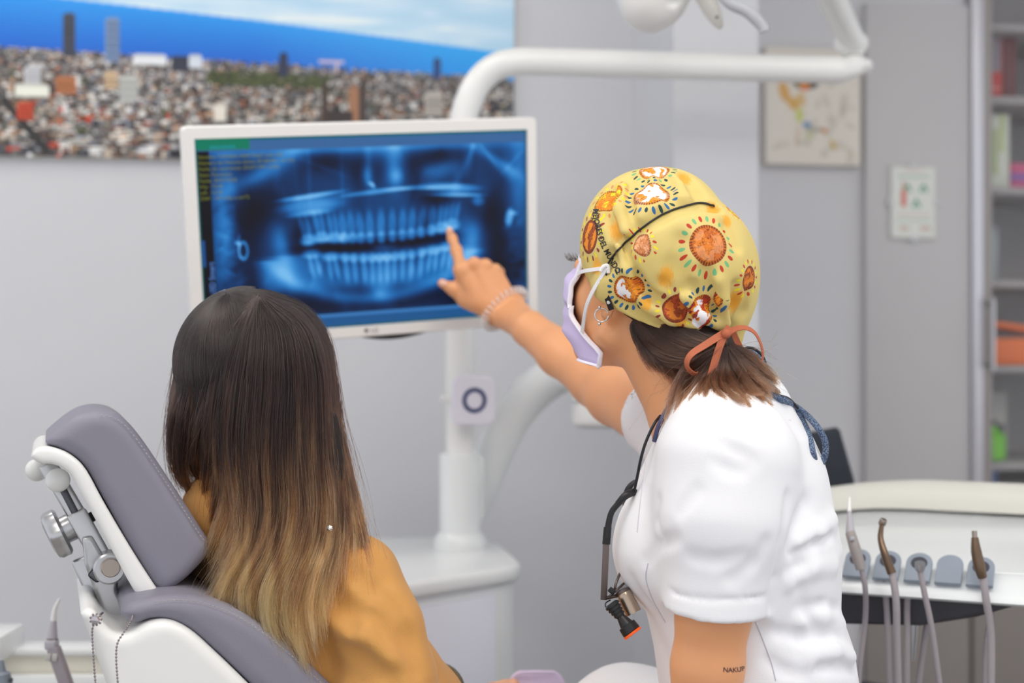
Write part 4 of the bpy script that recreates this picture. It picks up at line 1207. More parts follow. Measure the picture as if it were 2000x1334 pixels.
for x in (94.5, 107):
    box('button', frame(P(x, 1284, D - 0.009), (1, 0, -0.1)), (0.0072, 0.004, 0.0095), mat('button_grey', (196, 194, 190), 0.4), r, 0.001)
r = thing('hose_connector', 'blue-grey hose connector cut by the left picture edge', 'connector', P(4, 1400, D))
tube('barrel', [P(1, 1290, D), P(4, 1318, D)], [0.004, 0.006], m_grey, r)
lathe('collar', P(4, 1312, D), (0.15, 0, -1), [(0, 0.006), (0.003, 0.010), (0.02, 0.011), (0.05, 0.011)], m_grey, r)
lathe('side_screw', P(18, 1328, D - 0.008), (1, 0, 0), [(0, 0.003), (0.004, 0.003)], m_dark, r, seg=14)

# ================================================================ dental chair
al = math.radians(18)
cc = Vector((math.cos(al), math.sin(al), 0)); cw = Vector((math.sin(al), -math.cos(al), 0))
m_leather = mat('grey_leather', (134, 132, 146), 0.5, noise=0.05, scale=20, bump=0.12, bump_scale=500)
t = thing('dental_chair', 'grey leather dental chair with white shell and jointed headrest', 'dental chair', (-0.15, 1.75, 0))
chair = t
def prof(pl_o, pts): return [on_plane(x, y, pl_o, cw) for x, y in pts]
def closed(pts, n=80):
    q = spline([Vector((x, y, 0)) for x, y in pts + [pts[0]]], n + 1)[:-1]
    return [(a[0], a[1]) for a in q]
hn = P(230, 980, 1.56)
hc_pts = [(84, 866), (110, 842), (150, 813), (190, 803), (230, 811), (268, 845), (330, 935), (395, 1035), (412, 1064), (404, 1090), (370, 1128), (330, 1158), (313, 1158), (295, 1135), (250, 1062), (200, 972), (165, 912), (130, 884)]
hc = pad('headrest_cushion', prof(hn, closed(hc_pts, 90)), -cw * 0.21, 0.016, m_leather, t)
# stitching along the front edge
def stitches(name, pts, parent, pl, rgb=(168, 164, 170), off=0.0):
    c = spline(prof(pl, pts), 400)
    L = np.r_[0, np.cumsum(np.linalg.norm(np.diff(c, axis=0), axis=1))]
    parts = []
    s = 0.0
    while s + 0.003 < L[-1]:
        a = [np.interp(s, L, c[:, k]) for k in range(3)]; b = [np.interp(s + 0.003, L, c[:, k]) for k in range(3)]
        parts.append(tube_vf(np.array([a, b]), 0.0005, 5)); s += 0.0048
    V, Fc = merge(parts)
    return add(name, V + np.array(cw) * off, Fc, mat('thread', rgb, 0.7), parent, kind='stuff')
stitches('stitching', [(196, 811), (228, 819), (260, 849), (322, 939), (386, 1038), (402, 1060)], hc, hn + cw * 0.0, off=-0.001)
sh_pts = [(60, 893), (66, 880), (82, 872), (110, 876), (140, 890), (168, 918), (205, 985), (258, 1075), (305, 1148), (317, 1162), (306, 1171), (282, 1171), (262, 1155), (205, 1050), (160, 968), (135, 925), (105, 908), (78, 906)]
hn2 = hn + cw * 0.004
pad('headrest_shell', prof(hn2, closed(sh_pts, 90)), -cw * 0.20, 0.006, m_white, t, h=0.0026)
# joint bracket
def bar(name, a, b, w, th, m, nrm=None, bev=0.003):
    d = b - a
    z = Vector(nrm) if nrm is not None else cw
    M = frame((a + b) / 2, d, z=z)
    return box(name, M, (d.length, w, th), m, chair, bev, 3)
BD = 1.60
bar('slide_bar', P(92, 905, BD + 0.03), P(178, 1052, BD + 0.03), 0.020, 0.022, m_metal)
bar('slide_slot', P(112, 935, BD + 0.012), P(172, 1050, BD + 0.012), 0.008, 0.006, mat('slot_dark', (92, 92, 98), 0.4, 0.8))
bar('joint_bar', P(148, 1000, BD + 0.02), P(212, 1115, BD + 0.02), 0.022, 0.030, m_metal)
pad('support_arm', [P(x, y, BD - 0.005) for x, y in ((160, 1050), (180, 1048), (205, 1090), (226, 1098), (233, 1130), (231, 1158), (262, 1212), (256, 1262), (215, 1250), (196, 1190), (166, 1105))], cw * -0.04, 0.004, m_metal, t, h=0.0022)
bar('support_arm_back', P(163, 1085, BD + 0.05), P(214, 1200, BD + 0.05), 0.030, 0.02, m_metal, bev=0.004)
bar('arm_recess', P(176, 1117, BD - 0.008), P(196, 1133, BD - 0.008), 0.010, 0.004, mat('slot_dark', (92, 92, 98), 0.4, 0.8))
bs = lathe('pivot_boss', P(213, 1108, BD - 0.004), -cw * 1, [(-0.014, 0.0155), (-0.0125, 0.0175), (0.02, 0.0175)], m_metal, t, seg=36)
lathe('pivot_pin', P(216, 1109, BD - 0.021), -cw, [(-0.003, 0.0095), (-0.002, 0.0105), (0.012, 0.0105)], m_steel, bs, seg=36)
for px, py, d in ((113, 938, BD - 0.005), (72, 918, BD + 0.09)):
    V, Fc = sphere_vf(P(px, py, d), 0.0135, 24, 14); add('stop_knob', np.array(V), Fc, m_white, t)
# scalloped clamp knob
kc = P(112, 1042, BD + 0.03); kax = (P(96, 1050, BD) - P(140, 1028, BD + 0.03)).normalized()
kax = Vector((-0.86, -0.30, -0.42)).normalized()
e1 = kax.cross(Vector((0, 0, 1))).normalized(); e2 = kax.cross(e1)
V = []; Fc = []; seg = 60
prof_k = [(-0.008, 0.3, 0), (-0.008, 0.86, 1), (-0.005, 0.97, 1), (0.005, 0.97, 1), (0.009, 0.88, 1), (0.011, 0.6, 0.5), (0.0115, 0.02, 0)]
for tt, k_, sc in prof_k:
    for j in range(seg):
        a = 2 * math.pi * j / seg
        r_ = 0.029 * k_ * (1 + 0.06 * sc * math.cos(6 * a))
        V.append(kc + kax * tt + e1 * r_ * math.cos(a) + e2 * r_ * math.sin(a))
for i in range(len(prof_k) - 1):
    for j in range(seg):
        q = (j + 1) % seg; Fc.append([i * seg + j, i * seg + q, (i + 1) * seg + q, (i + 1) * seg + j])
Fc += [list(range(seg))[::-1], [(len(prof_k) - 1) * seg + j for j in range(seg)]]
kn = add('clamp_knob', V, Fc, m_metal, t, autosmooth=40)
lathe('knob_collar', kc - kax * 0.022, kax, [(0, 0.014), (0.002, 0.016), (0.015, 0.016)], m_metal, kn, seg=30)
tube('knob_stem', [kc - kax * 0.02, kc - kax * 0.045], 0.006, m_dark, kn)
# backrest
bn = P(400, 1200, 1.53)
bc_pts = [(236, 1206), (244, 1185), (268, 1175), (310, 1167), (350, 1164), (400, 1170), (460, 1192), (520, 1228), (580, 1276), (640, 1332), (720, 1410), (830, 1530), (760, 1590), (640, 1490), (560, 1410), (480, 1330), (420, 1274), (370, 1232), (330, 1214), (296, 1212), (262, 1222)]
bcush = pad('backrest_cushion', prof(bn, closed(bc_pts, 110)), -cw * 0.27, 0.016, m_leather, t, h=0.0034)
stitches('stitching', [(300, 1176), (350, 1172), (398, 1178), (456, 1200), (514, 1236), (572, 1283), (634, 1340)], bcush, bn, off=-0.0005)
bs_pts = [(160, 1200), (172, 1188), (188, 1198), (205, 1222), (228, 1240), (255, 1238), (290, 1218), (330, 1213), (372, 1232), (422, 1276), (482, 1334), (560, 1414), (620, 1476), (560, 1540), (400, 1560), (300, 1520), (240, 1420), (205, 1330), (175, 1245), (155, 1195)]
bn2 = bn + cw * 0.006
bsh = pad('backrest_shell', prof(bn2, closed(bs_pts, 110)), -cw * 0.25, 0.012, m_white, t, h=0.0034)
# seat and base (out of the frame, so that the chair stands)
sc_ = P(900, 1750, 1.85)
Ms = frame(Vector((-0.14, 1.79, 0.43)), cc)
box('seat_cushion', Ms, (0.50, 0.44, 0.10), m_leather, t, 0.03, 4)
box('seat_shell', frame(Vector((-0.14, 1.79, 0.35)), cc), (0.48, 0.40, 0.06), m_white, t, 0.02, 3)
box('column', frame(Vector((-0.12, 1.80, 0.20)), cc), (0.36, 0.26, 0.28), m_white, t, 0.03, 3)
box('base_plate', frame(Vector((-0.14, 1.84, 0.03)), cc), (0.5, 0.36, 0.059), m_dark, t, 0.02, 3)

# ---------------------------------------------------------------- bead chain over the chair joint
t = thing('bead_chain', 'steel ball chain with a crystal clip hanging over the chair joint', 'chain', P(210, 1220, 1.45))
def beads(name, pts, r, parent, step):
    c = spline(pts, 400); L = np.r_[0, np.cumsum(np.linalg.norm(np.diff(c, axis=0), axis=1))]
    parts = []
    for s in np.arange(0, L[-1], step):
        parts.append(sphere_vf([np.interp(s, L, c[:, k]) for k in range(3)], r, 10, 7))
    V, Fc = merge(parts); o = add(name, V, Fc, mat('chain_steel', (150, 140, 146), 0.2, 1.0, noise=0.05), parent, kind='stuff')
    V2, F2 = tube_vf(c[::8], r * 0.35, 6); add('cord', V2, F2, MATS['chain_steel'], o)
    return o
CDp = 1.478
beads('beads', [P(200, 1197, CDp + 0.06), P(190, 1206, CDp + 0.02), P(182, 1222, CDp), P(180, 1240, CDp), P(183, 1290, CDp), P(187, 1345, CDp)], 0.0013, t, 0.0036)
beads('beads', [P(252, 1196, CDp + 0.05), P(259, 1203, CDp + 0.03), P(254, 1216, CDp + 0.01), P(240, 1238, CDp - 0.005), P(229, 1258, CDp - 0.006), P(227, 1290, CDp - 0.006), P(231, 1345, CDp - 0.006)], 0.0013, t, 0.0036)
cl = lathe('crystal_clip', P(187, 1210, CDp - 0.002), (0, -1, 0), [(0, 0.003), (0.002, 0.0052), (0.004, 0.004), (0.0045, 0.001)], mat('crystal', (196, 190, 196), 0.08, 0.8), t, seg=8)
for k in range(9):
    a = 2 * math.pi * k / 9
    V, Fc = sphere_vf(P(187, 1210, CDp - 0.003) + Vector((0.0058 * math.cos(a), 0, 0.0058 * math.sin(a))), 0.0013, 8, 5); add('clip_bead', np.array(V), Fc, MATS['chain_steel'], cl)

# ================================================================ node helper for printed cloth
class NB:
    def __init__(s, nt): s.nt = nt
    def v(s, x):
        return x
    def link(s, x, sock):
        if isinstance(x, (int, float)): sock.default_value = x
        elif isinstance(x, (tuple, list)): sock.default_value = x
        else: s.nt.links.new(x, sock)
    def m(s, op, a, b=None, c=None):
        n = s.nt.nodes.new('ShaderNodeMath'); n.operation = op
        for i, q in enumerate((a, b, c)):
            if q is not None: s.link(q, n.inputs[i])
        return n.outputs[0]
    def vm(s, op, a, b=None):
        n = s.nt.nodes.new('ShaderNodeVectorMath'); n.operation = op
        s.link(a, n.inputs[0])
        if b is not None: s.link(b, n.inputs[1])
        return n.outputs['Value'] if op in ('DOT_PRODUCT', 'LENGTH', 'DISTANCE') else n.outputs[0]
    def step(s, a, x, soft=0.03):
        """1 where x > a."""
        n = s.nt.nodes.new('ShaderNodeMapRange'); n.interpolation_type = 'SMOOTHSTEP'
        s.link(x, n.inputs[0]); n.inputs[1].default_value = a - soft; n.inputs[2].default_value = a + soft
        return n.outputs[0]
    def mix(s, f, a, b):
        n = s.nt.nodes.new('ShaderNodeMix'); n.data_type = 'RGBA'
        s.link(f, n.inputs[0]); s.link(a, n.inputs[6]); s.link(b, n.inputs[7])
        return n.outputs[2]
    def noise(s, vec, scale, detail=2, off=(0, 0, 0)):
        n = s.nt.nodes.new('ShaderNodeTexNoise'); n.inputs['Scale'].default_value = scale; n.inputs['Detail'].default_value = detail
        s.link(s.vm('ADD', vec, off), n.inputs['Vector'])
        return n.outputs[0]

def hair_mat(name, stops, rough=0.32, rand=0.35, z_span=None):
    m = bpy.data.materials.new(name); m.use_nodes = True
    nt = m.node_tree; nt.nodes.clear()
    out = nt.nodes.new('ShaderNodeOutputMaterial')
    hb = nt.nodes.new('ShaderNodeBsdfHairPrincipled'); hb.parametrization = 'COLOR'
    hb.inputs['Roughness'].default_value = rough; hb.inputs['Radial Roughness'].default_value = 0.45
    hi = nt.nodes.new('ShaderNodeHairInfo')
    ad = nt.nodes.new('ShaderNodeMath'); ad.operation = 'MULTIPLY_ADD'
    nt.links.new(hi.outputs['Random'], ad.inputs[0]); ad.inputs[1].default_value = rand; 
    sb = nt.nodes.new('ShaderNodeMath'); sb.operation = 'SUBTRACT'; src = hi.outputs['Intercept']
    if z_span:
        ge = nt.nodes.new('ShaderNodeNewGeometry'); sx = nt.nodes.new('ShaderNodeSeparateXYZ'); nt.links.new(ge.outputs['Position'], sx.inputs[0])
        mr = nt.nodes.new('ShaderNodeMapRange'); nt.links.new(sx.outputs[2], mr.inputs[0]); mr.inputs[1].default_value = z_span[0]; mr.inputs[2].default_value = z_span[1]; mr.clamp = False
        vm = nt.nodes.new('ShaderNodeVectorMath'); vm.operation = 'MULTIPLY'; nt.links.new(ge.outputs['Position'], vm.inputs[0]); vm.inputs[1].default_value = (95, 60, 7)
        nz = nt.nodes.new('ShaderNodeTexNoise'); nz.inputs['Scale'].default_value = 1.0; nz.inputs['Detail'].default_value = 3; nt.links.new(vm.outputs[0], nz.inputs['Vector'])
        m2 = nt.nodes.new('ShaderNodeMath'); m2.operation = 'MULTIPLY_ADD'; nt.links.new(nz.outputs[0], m2.inputs[0]); m2.inputs[1].default_value = 0.9
        s2 = nt.nodes.new('ShaderNodeMath'); s2.operation = 'SUBTRACT'; nt.links.new(mr.outputs[0], s2.inputs[0]); s2.inputs[1].default_value = 0.47; nt.links.new(s2.outputs[0], m2.inputs[2])
        src = m2.outputs[0]
    nt.links.new(src, sb.inputs[0]); sb.inputs[1].default_value = rand / 2
    nt.links.new(sb.outputs[0], ad.inputs[2])
    r = nt.nodes.new('ShaderNodeValToRGB')
    el = r.color_ramp.elements
    while len(el) < len(stops): el.new(0.5)
    for e, (p, c) in zip(el, stops): e.position = p; e.color = srgb(*c)
    nt.links.new(ad.outputs[0], r.inputs[0]); nt.links.new(r.outputs[0], hb.inputs['Color'])
    nt.links.new(hb.outputs[0], out.inputs[0])
    return m

def grow(guides, n, K, spread, seed, clumps=80, clump=0.6, wave=0.002, cut=(0.8, 1.0), inner=0.3, gw=None, fray=0.0, out=(0, -1, 0), tight=0.22):
    """Strands interpolated between guide lines (each resampled to K points)."""
    g = np.random.default_rng(seed)
    G = np.stack([spline(q, K) for q in guides])
    w = np.ones(len(G) - 1) if gw is None else np.array(gw, float)
    cdf = np.r_[0, np.cumsum(w / w.sum())]
    def sample(s):
        i = np.clip(np.searchsorted(cdf, s, side='right') - 1, 0, len(G) - 2)
        f = ((s - cdf[i]) / (cdf[i + 1] - cdf[i]))[:, None, None]
        return G[i] * (1 - f) + G[i + 1] * f
    cs = np.sort(g.random(clumps))
    C = sample(cs)
    t = np.linspace(0, 1, K)[None, :, None]
    o = np.array(out, float)
    C = C + g.normal(0, 1, (clumps, 1, 3)) * spread * (0.35 + 0.65 * t) + g.normal(0, 1, (clumps, 1, 3)) * wave * 1.5 * np.sin(t * g.uniform(5, 11, (clumps, 1, 1)) + g.uniform(0, 6, (clumps, 1, 1))) * t
    s = g.random(n)
    S = sample(s)
    layer = g.random((n, 1, 1))
    S = S + g.normal(0, 1, (n, 1, 3)) * spread * 0.7 * (0.3 + 0.7 * t) + o * (layer - inner) * spread
    S = S + g.normal(0, 1, (n, 1, 3)) * wave * np.sin(t * g.uniform(4, 12, (n, 1, 1)) + g.uniform(0, 6, (n, 1, 1))) * t
    ci = np.clip(np.searchsorted(cs, s), 0, clumps - 1)
    k = clump * t ** 0.7
    S = S * (1 - k) + (C[ci] + g.normal(0, 1, (n, 1, 3)) * spread * tight) * k
    if fray: S = S + g.normal(0, 1, (n, 1, 3)) * fray * t ** 2
    # different lengths
    L = g.uniform(cut[0], cut[1], n)
    tt = np.linspace(0, 1, K)[None] * L[:, None] * (K - 1)
    i0 = np.clip(tt.astype(int), 0, K - 2); f = (tt - i0)[..., None]
    r = np.arange(n)[:, None]
    return S[r, i0] * (1 - f) + S[r, i0 + 1] * f

# ================================================================ the dentist
m_skin = mat('skin', (234, 168, 120), 0.48, noise=0.05, scale=25, sss=0.12, bump=0.05, bump_scale=600)
m_cloth = mat('white_cotton', (246, 246, 250), 0.85, noise=0.01, bump=0.12, bump_scale=900, sheen=0.1)
dent = thing('person', 'dentist in white uniform and printed yellow cap pointing at the monitor', 'person', (0.30, 1.66, 0))
fw = Vector((-0.98, 0.2, 0)).normalized(); lf = Vector((-0.2, -0.98, 0)).normalized()

# head frame: origin between the ears, x forward, y left, z up
fh = Vector((-0.75, 0.66, 0)).normalized()
pit = math.radians(16)
hx = (fh * math.cos(pit) + Vector((0, 0, math.sin(pit)))).normalized()
hy = Vector((0, 0, 1)).cross(fh).normalized()
hz = hx.cross(hy).normalized()
HO = P(1275, 560, 1.645)
HM = np.array([[hx[i], hy[i], hz[i]] for i in range(3)])
def hp_(x, y, z): return HO + hx * x + hy * y + hz * z
def H(px, py, off):
    p = on_plane(px, py, MP.o, MP.n); return P(px, py, p.y - off)

sd = SDF(vgrid([(-0.135, 0.05, 0.0018), (0.05, 0.42, 0.0036)]), vgrid([(1.40, 2.06, 0.0036), (2.06, 2.27, 0.0018)]), vgrid([(0.56, 1.16, 0.0038), (1.16, 1.375, 0.0018), (1.375, 1.42, 0.003)]))
# skull and face
sd.ell(hp_(-0.008, 0, 0.034), (0.090, 0.070, 0.080), HM, 0.01)
sd.ell(hp_(0.036, 0, -0.025), (0.056, 0.053, 0.080), HM, 0.02)
for s in (1, -1):
    sd.cone(hp_(0.004, s * 0.054, -0.058), hp_(0.058, s * 0.014, -0.094), 0.016, 0.015, 0.02)
    sd.ell(hp_(0.052, s * 0.030, -0.030), (0.026, 0.022, 0.026), HM, 0.012)
    sd.cone(hp_(0.084, s * 0.012, 0.026), hp_(0.070, s * 0.046, 0.022), 0.009, 0.008, 0.012)
    sd.ell(hp_(0.096, s * 0.033, 0.004), (0.012, 0.014, 0.009), HM, 0.006, 's')
    V_ = hp_(0.080, s * 0.032, 0.003); sd.ell(V_, (0.0115, 0.0125, 0.0115), HM, 0.002)
    # ear
    sd.ell(hp_(-0.006, s * 0.074, 0.0), (0.018, 0.007, 0.028), HM, 0.004)
    sd.ell(hp_(0.002, s * 0.073, -0.030), (0.0085, 0.006, 0.012), HM, 0.004)
    sd.ell(hp_(-0.002, s * 0.081, 0.0), (0.009, 0.005, 0.016), HM, 0.003, 's')
sd.cone(hp_(0.092, 0, 0.004), hp_(0.102, 0, -0.030), 0.007, 0.009, 0.008)
for s in (1, -1): sd.ell(hp_(0.094, s * 0.010, -0.034), (0.009, 0.007, 0.007), HM, 0.004)
sd.ell(hp_(0.086, 0, -0.056), (0.010, 0.02, 0.006), HM, 0.004); sd.ell(hp_(0.084, 0, -0.067), (0.010, 0.018, 0.006), HM, 0.004)
sd.ell(hp_(0.070, 0, -0.094), (0.018, 0.02, 0.016), HM, 0.014)
# neck and upper trunk under the uniform
sd.cone(hp_(-0.012, 0, -0.045), P(1375, 830, 1.62), 0.050, 0.054, 0.02)
sd.cone(P(1375, 830, 1.62), P(1410, 880, 1.62), 0.055, 0.075, 0.02)
tor = [(P(1412, 890, 1.62), 0.070, 0.11), (P(1425, 1000, 1.62), 0.085, 0.12), (P(1440, 1150, 1.63), 0.085, 0.11), (P(1475, 1300, 1.64), 0.09, 0.12)]
sd.etube(tor, fw, lf, 0.02)
# right arm, stretched to the screen
Sh = P(1305, 830, 1.765); El = P(1168, 742, 1.985); Wr = H(990, 606, 0.088)
sd.cone(P(1380, 850, 1.66), Sh, 0.05, 0.046, 0.02)
sd.cone(Sh, P(1205, 770, 1.93), 0.045, 0.040, 0.02); sd.cone(P(1205, 770, 1.93), El, 0.040, 0.0365, 0.02)
mid = P(1095, 690, 2.055)
sd.cone(El, mid, 0.0365, 0.0325, 0.02)
mid2 = P(1035, 643, 2.115)
sd.cone(mid, mid2, 0.0325, 0.0265, 0.015)
Wa = H(975, 616, 0.090); Wb = H(1003, 594, 0.088)
sd.cone(mid2, Wa, 0.022, 0.0172, 0.012); sd.cone(mid2, Wb, 0.021, 0.0165, 0.012); sd.cone(Wa, Wb, 0.0165, 0.0155, 0.010)
# right hand
kk = 0.007
MC = {'i': H(901, 526, 0.066), 'm': H(926, 517, 0.070), 'r': H(948, 520, 0.069), 'p': H(968, 529, 0.066)}
hw = {'i': H(958, 612, 0.090), 'm': H(970, 604, 0.092), 'r': H(984, 596, 0.092), 'p': H(996, 588, 0.088)}
for f, r in (('i', 0.0112), ('m', 0.0115), ('r', 0.0110), ('p', 0.0102)):
    sd.cone(MC[f], hw[f], r * 0.95, 0.0128, 0.010)
sd.chain([MC['i'], H(891, 489, 0.042), H(883, 466, 0.024), H(877.5, 452, 0.0055)], [0.0100, 0.0080, 0.0070, 0.0058], kk)
sd.ell(H(891, 489, 0.043), (0.0082, 0.0085, 0.0092), None, 0.004)
for f, r, c in (('m', 0.0104, [(930, 516, 0.030), (929, 545, 0.026), (926, 566, 0.044)]), ('r', 0.0098, [(953, 521, 0.033), (951, 549, 0.029), (947, 568, 0.046)]), ('p', 0.0088, [(975, 532, 0.036), (972, 556, 0.033), (967, 572, 0.048)])):
    sd.chain([MC[f]] + [H(*q) for q in c], [r, r * 0.9, r * 0.8, r * 0.72], 0.004)
    sd.ell(MC[f] + Vector((0, -0.0045, 0.002)), (r * 0.86, r * 0.86, r * 0.92), None, 0.005)
sd.ell(MC['i'] + Vector((0, -0.002, 0.0)), (0.0108, 0.010, 0.0108), None, 0.008)
sd.cone(H(954, 600, 0.078), H(908, 586, 0.066), 0.0145, 0.0108, 0.012)
sd.chain([H(908, 586, 0.066), H(884, 564, 0.060), H(863, 553, 0.056)], [0.0108, 0.0090, 0.0068], kk)
sd.cone(H(925, 548, 0.062), H(958, 592, 0.078), 0.013, 0.017, 0.014)
sd.cone(H(905, 545, 0.066), H(930, 590, 0.078), 0.0095, 0.013, 0.014)
# faint tendons on the back of the hand
for a, b in (((913, 535), (945, 575)), ((938, 533), (962, 572)), ((958, 538), (978, 570))):
    pass
# left arm, hanging beside the body, forearm on the lap
LS = P(1418, 900, 1.505)
sd.cone(P(1412, 880, 1.58), LS, 0.05, 0.045, 0.02)
sd.chain([LS, P(1393, 1200, 1.50), P(1382, 1300, 1.505), P(1372, 1440, 1.52)], [0.045, 0.0385, 0.0375, 0.036], 0.01)
LW = Vector((0.09, 1.67, 0.665))
sd.cone(P(1372, 1440, 1.52), LW, 0.036, 0.024, 0.012)
sd.cone(LW, LW + Vector((-0.05, 0.05, -0.012)), 0.022, 0.021, 0.01)
for k in range(4):
    a = LW + Vector((-0.055 - 0.006 * k, 0.045 + 0.016 * k - 0.02, -0.014)); sd.chain([a, a + Vector((-0.035, 0.022, -0.006)), a + Vector((-0.048, 0.03, -0.028))], [0.009, 0.008, 0.007], 0.004)
sd.chain([LW + Vector((-0.03, 0.0, -0.005)), LW + Vector((-0.06, -0.012, -0.01)), LW + Vector((-0.085, -0.006, -0.02))], [0.012, 0.0095, 0.0075], 0.006)
V, Fc = sd.mesh(2)
body = add('body', V, Fc, m_skin, dent, label='warm tanned bare skin of head, neck, arms and hands')
bvh_body = bvh_of(V, Fc)
del sd

# nails
m_nail = mat('nail', (238, 190, 170), 0.25, noise=0.02)
def nail(px, py, w, l, ang):
    h, n = hit(bvh_body, px, py)
    if h is None: return
    x = Vector((math.cos(ang), 0, math.sin(ang)))
    M = frame(h + n * 0.0002, x, z=n)
    bm = bmesh.new(); bmesh.ops.create_uvsphere(bm, u_segments=14, v_segments=8, radius=1)
    for v in bm.verts: v.co = M @ Vector((v.co.x * l, v.co.y * w, v.co.z * 0.0011))
    bm_add('fingernail', bm, m_nail, body)
nail(879, 450, 0.0042, 0.0055, math.radians(105)); nail(866, 553, 0.0045, 0.006, math.radians(165))
# eyelashes
hl = []
g = np.random.default_rng(1)
e0 = hp_(0.0905, 0.034, 0.0065)
for k in range(40):
    a = e0 + hy * g.uniform(-0.012, 0.013) + hz * g.uniform(-0.001, 0.002)
    d = hx * 0.009 + hy * g.uniform(-0.001, 0.005) + hz * g.uniform(0.001, 0.005)
    hl.append([a, a + d * 0.5, a + d + hz * 0.0025])
m_dkhair = hair_mat('dark_lash', [(0.0, (24, 18, 16)), (1.0, (30, 22, 18))])
hair_curves('eyelash', np.array([[tuple(p) for p in s] for s in hl]), 0.00025, 0.0001, m_dkhair, body)

# ---------------------------------------------------------------- uniform top
su = SDF(rng(0.05, 0.47, 0.0034), rng(1.38, 1.90, 0.0036), rng(0.68, 1.16, 0.0034))
st = [(P(1412, 800, 1.62), 0.052, 0.075), (P(1424, 850, 1.62), 0.082, 0.12), (P(1424, 930, 1.62), 0.103, 0.135), (P(1426, 1000, 1.62), 0.117, 0.135), (P(1428, 1070, 1.62), 0.1245, 0.135), (P(1430, 1120, 1.62), 0.122, 0.13), (P(1450, 1190, 1.625), 0.110, 0.125), (P(1470, 1260, 1.63), 0.113, 0.13), (P(1482, 1340, 1.64), 0.114, 0.14), (P(1480, 1460, 1.64), 0.125, 0.16)]
su.etube(st, fw, lf, 0.02)
su.ell(P(1285, 1068, 1.60), (0.045, 0.06, 0.052), None, 0.035)      # bust
su.ell(P(1285, 1068, 1.70), (0.045, 0.06, 0.052), None, 0.035)
su.cone(P(1395, 800, 1.60), P(1418, 880, 1.515), 0.045, 0.064, 0.045)
su.cone(P(1385, 815, 1.66), P(1325, 838, 1.745), 0.042, 0.050, 0.04)
# back of the shoulders
su.cone(P(1458, 820, 1.60), P(1488, 930, 1.60), 0.052, 0.062, 0.04)
su.cone(P(1460, 830, 1.70), P(1490, 930, 1.68), 0.048, 0.058, 0.04)
# left sleeve with flat hem
sl = SDF(*su.ax)
a0 = P(1424, 905, 1.512); a1 = P(1396, 1200, 1.502); a2 = P(1392, 1260, 1.502)
sl.cone(a0, P(1412, 1010, 1.506), 0.069, 0.0665, 0.01); sl.cone(P(1412, 1010, 1.506), a1, 0.0665, 0.0525, 0.02); sl.cone(a1, a2, 0.0525, 0.050, 0.01)
hem_o = P(1396, 1190, 1.502); hem_n = Vector((-0.06, 0.10, -1)).normalized()
sl.plane(hem_o, hem_n)
sl.cone(a1 + (a1 - a0).normalized() * -0.018, a2 + (a2 - a1).normalized() * 0.1, 0.0475, 0.049, 0.002, 's')
su.join(sl, 0.022)
# right sleeve
sr = SDF(*su.ax)
ra, rb = P(1330, 838, 1.735), P(1225, 778, 1.90)
sr.cone(ra, rb, 0.053, 0.052, 0.02)
rdir = (rb - ra).normalized(); rcut = P(1286, 812, 1.80)
sr.plane(rcut, rdir)
sr.cone(rcut - rdir * 0.03, rcut + rdir * 0.1, 0.0475, 0.050, 0.002, 's')
su.join(sr, 0.02)
# neckline: remove the neck hole
su.cone(P(1325, 760, 1.625), P(1378, 822, 1.62), 0.060, 0.056, 0.012, 's')
su.cone(P(1300, 800, 1.65), P(1280, 850, 1.665), 0.035, 0.01, 0.012, 's')
V0, F0 = su.mesh(1)
bv = bvh_of(V0, F0)
def crease(sdf, b, pts, r, depth, k, mode='s'):
    """A soft fold: pts in pixels on the visible surface; r radius; depth how far its axis lies under the surface."""
    q = []
    for x, y in pts:
        h, n = hit(b, x, y)
        if h is not None: q.append(h - n * depth)
    for i in range(len(q) - 1): sdf.cone(q[i], q[i + 1], r, r, k, mode)
S_ = lambda pts, r=0.006, d=-0.003, k=0.014: crease(su, bv, pts, r, d, k, 's')
U_ = lambda pts, r=0.006, d=0.004, k=0.016: crease(su, bv, pts, r, d, k, 'u')
# folds behind the arm
S_([(1545, 1060), (1556, 1020), (1575, 985)], 0.008, -0.005, 0.014); U_([(1560, 1062), (1600, 1040), (1628, 1016)], 0.007, 0.004, 0.014)
S_([(1545, 1085), (1590, 1062), (1622, 1048)], 0.004, -0.002, 0.008); S_([(1540, 1112), (1560, 1104), (1585, 1102)], 0.005, -0.005, 0.010)
U_([(1545, 1140), (1590, 1112), (1630, 1108)], 0.006, 0.0045, 0.012); S_([(1560, 1188), (1600, 1184), (1634, 1192)], 0.005, -0.004, 0.010)
U_([(1570, 1214), (1610, 1206), (1644, 1216)], 0.007, 0.005, 0.014); S_([(1520, 1236), (1560, 1246), (1600, 1244), (1640, 1252)], 0.005, -0.004, 0.010)
U_([(1590, 1282), (1630, 1272), (1664, 1284)], 0.008, 0.005, 0.014); S_([(1600, 1306), (1640, 1302), (1670, 1312)], 0.005, -0.003, 0.010); S_([(1500, 1290), (1530, 1310), (1570, 1320)], 0.005, -0.005, 0.010)
S_([(1562, 1150), (1572, 1190), (1590, 1230)], 0.005, -0.006, 0.010)
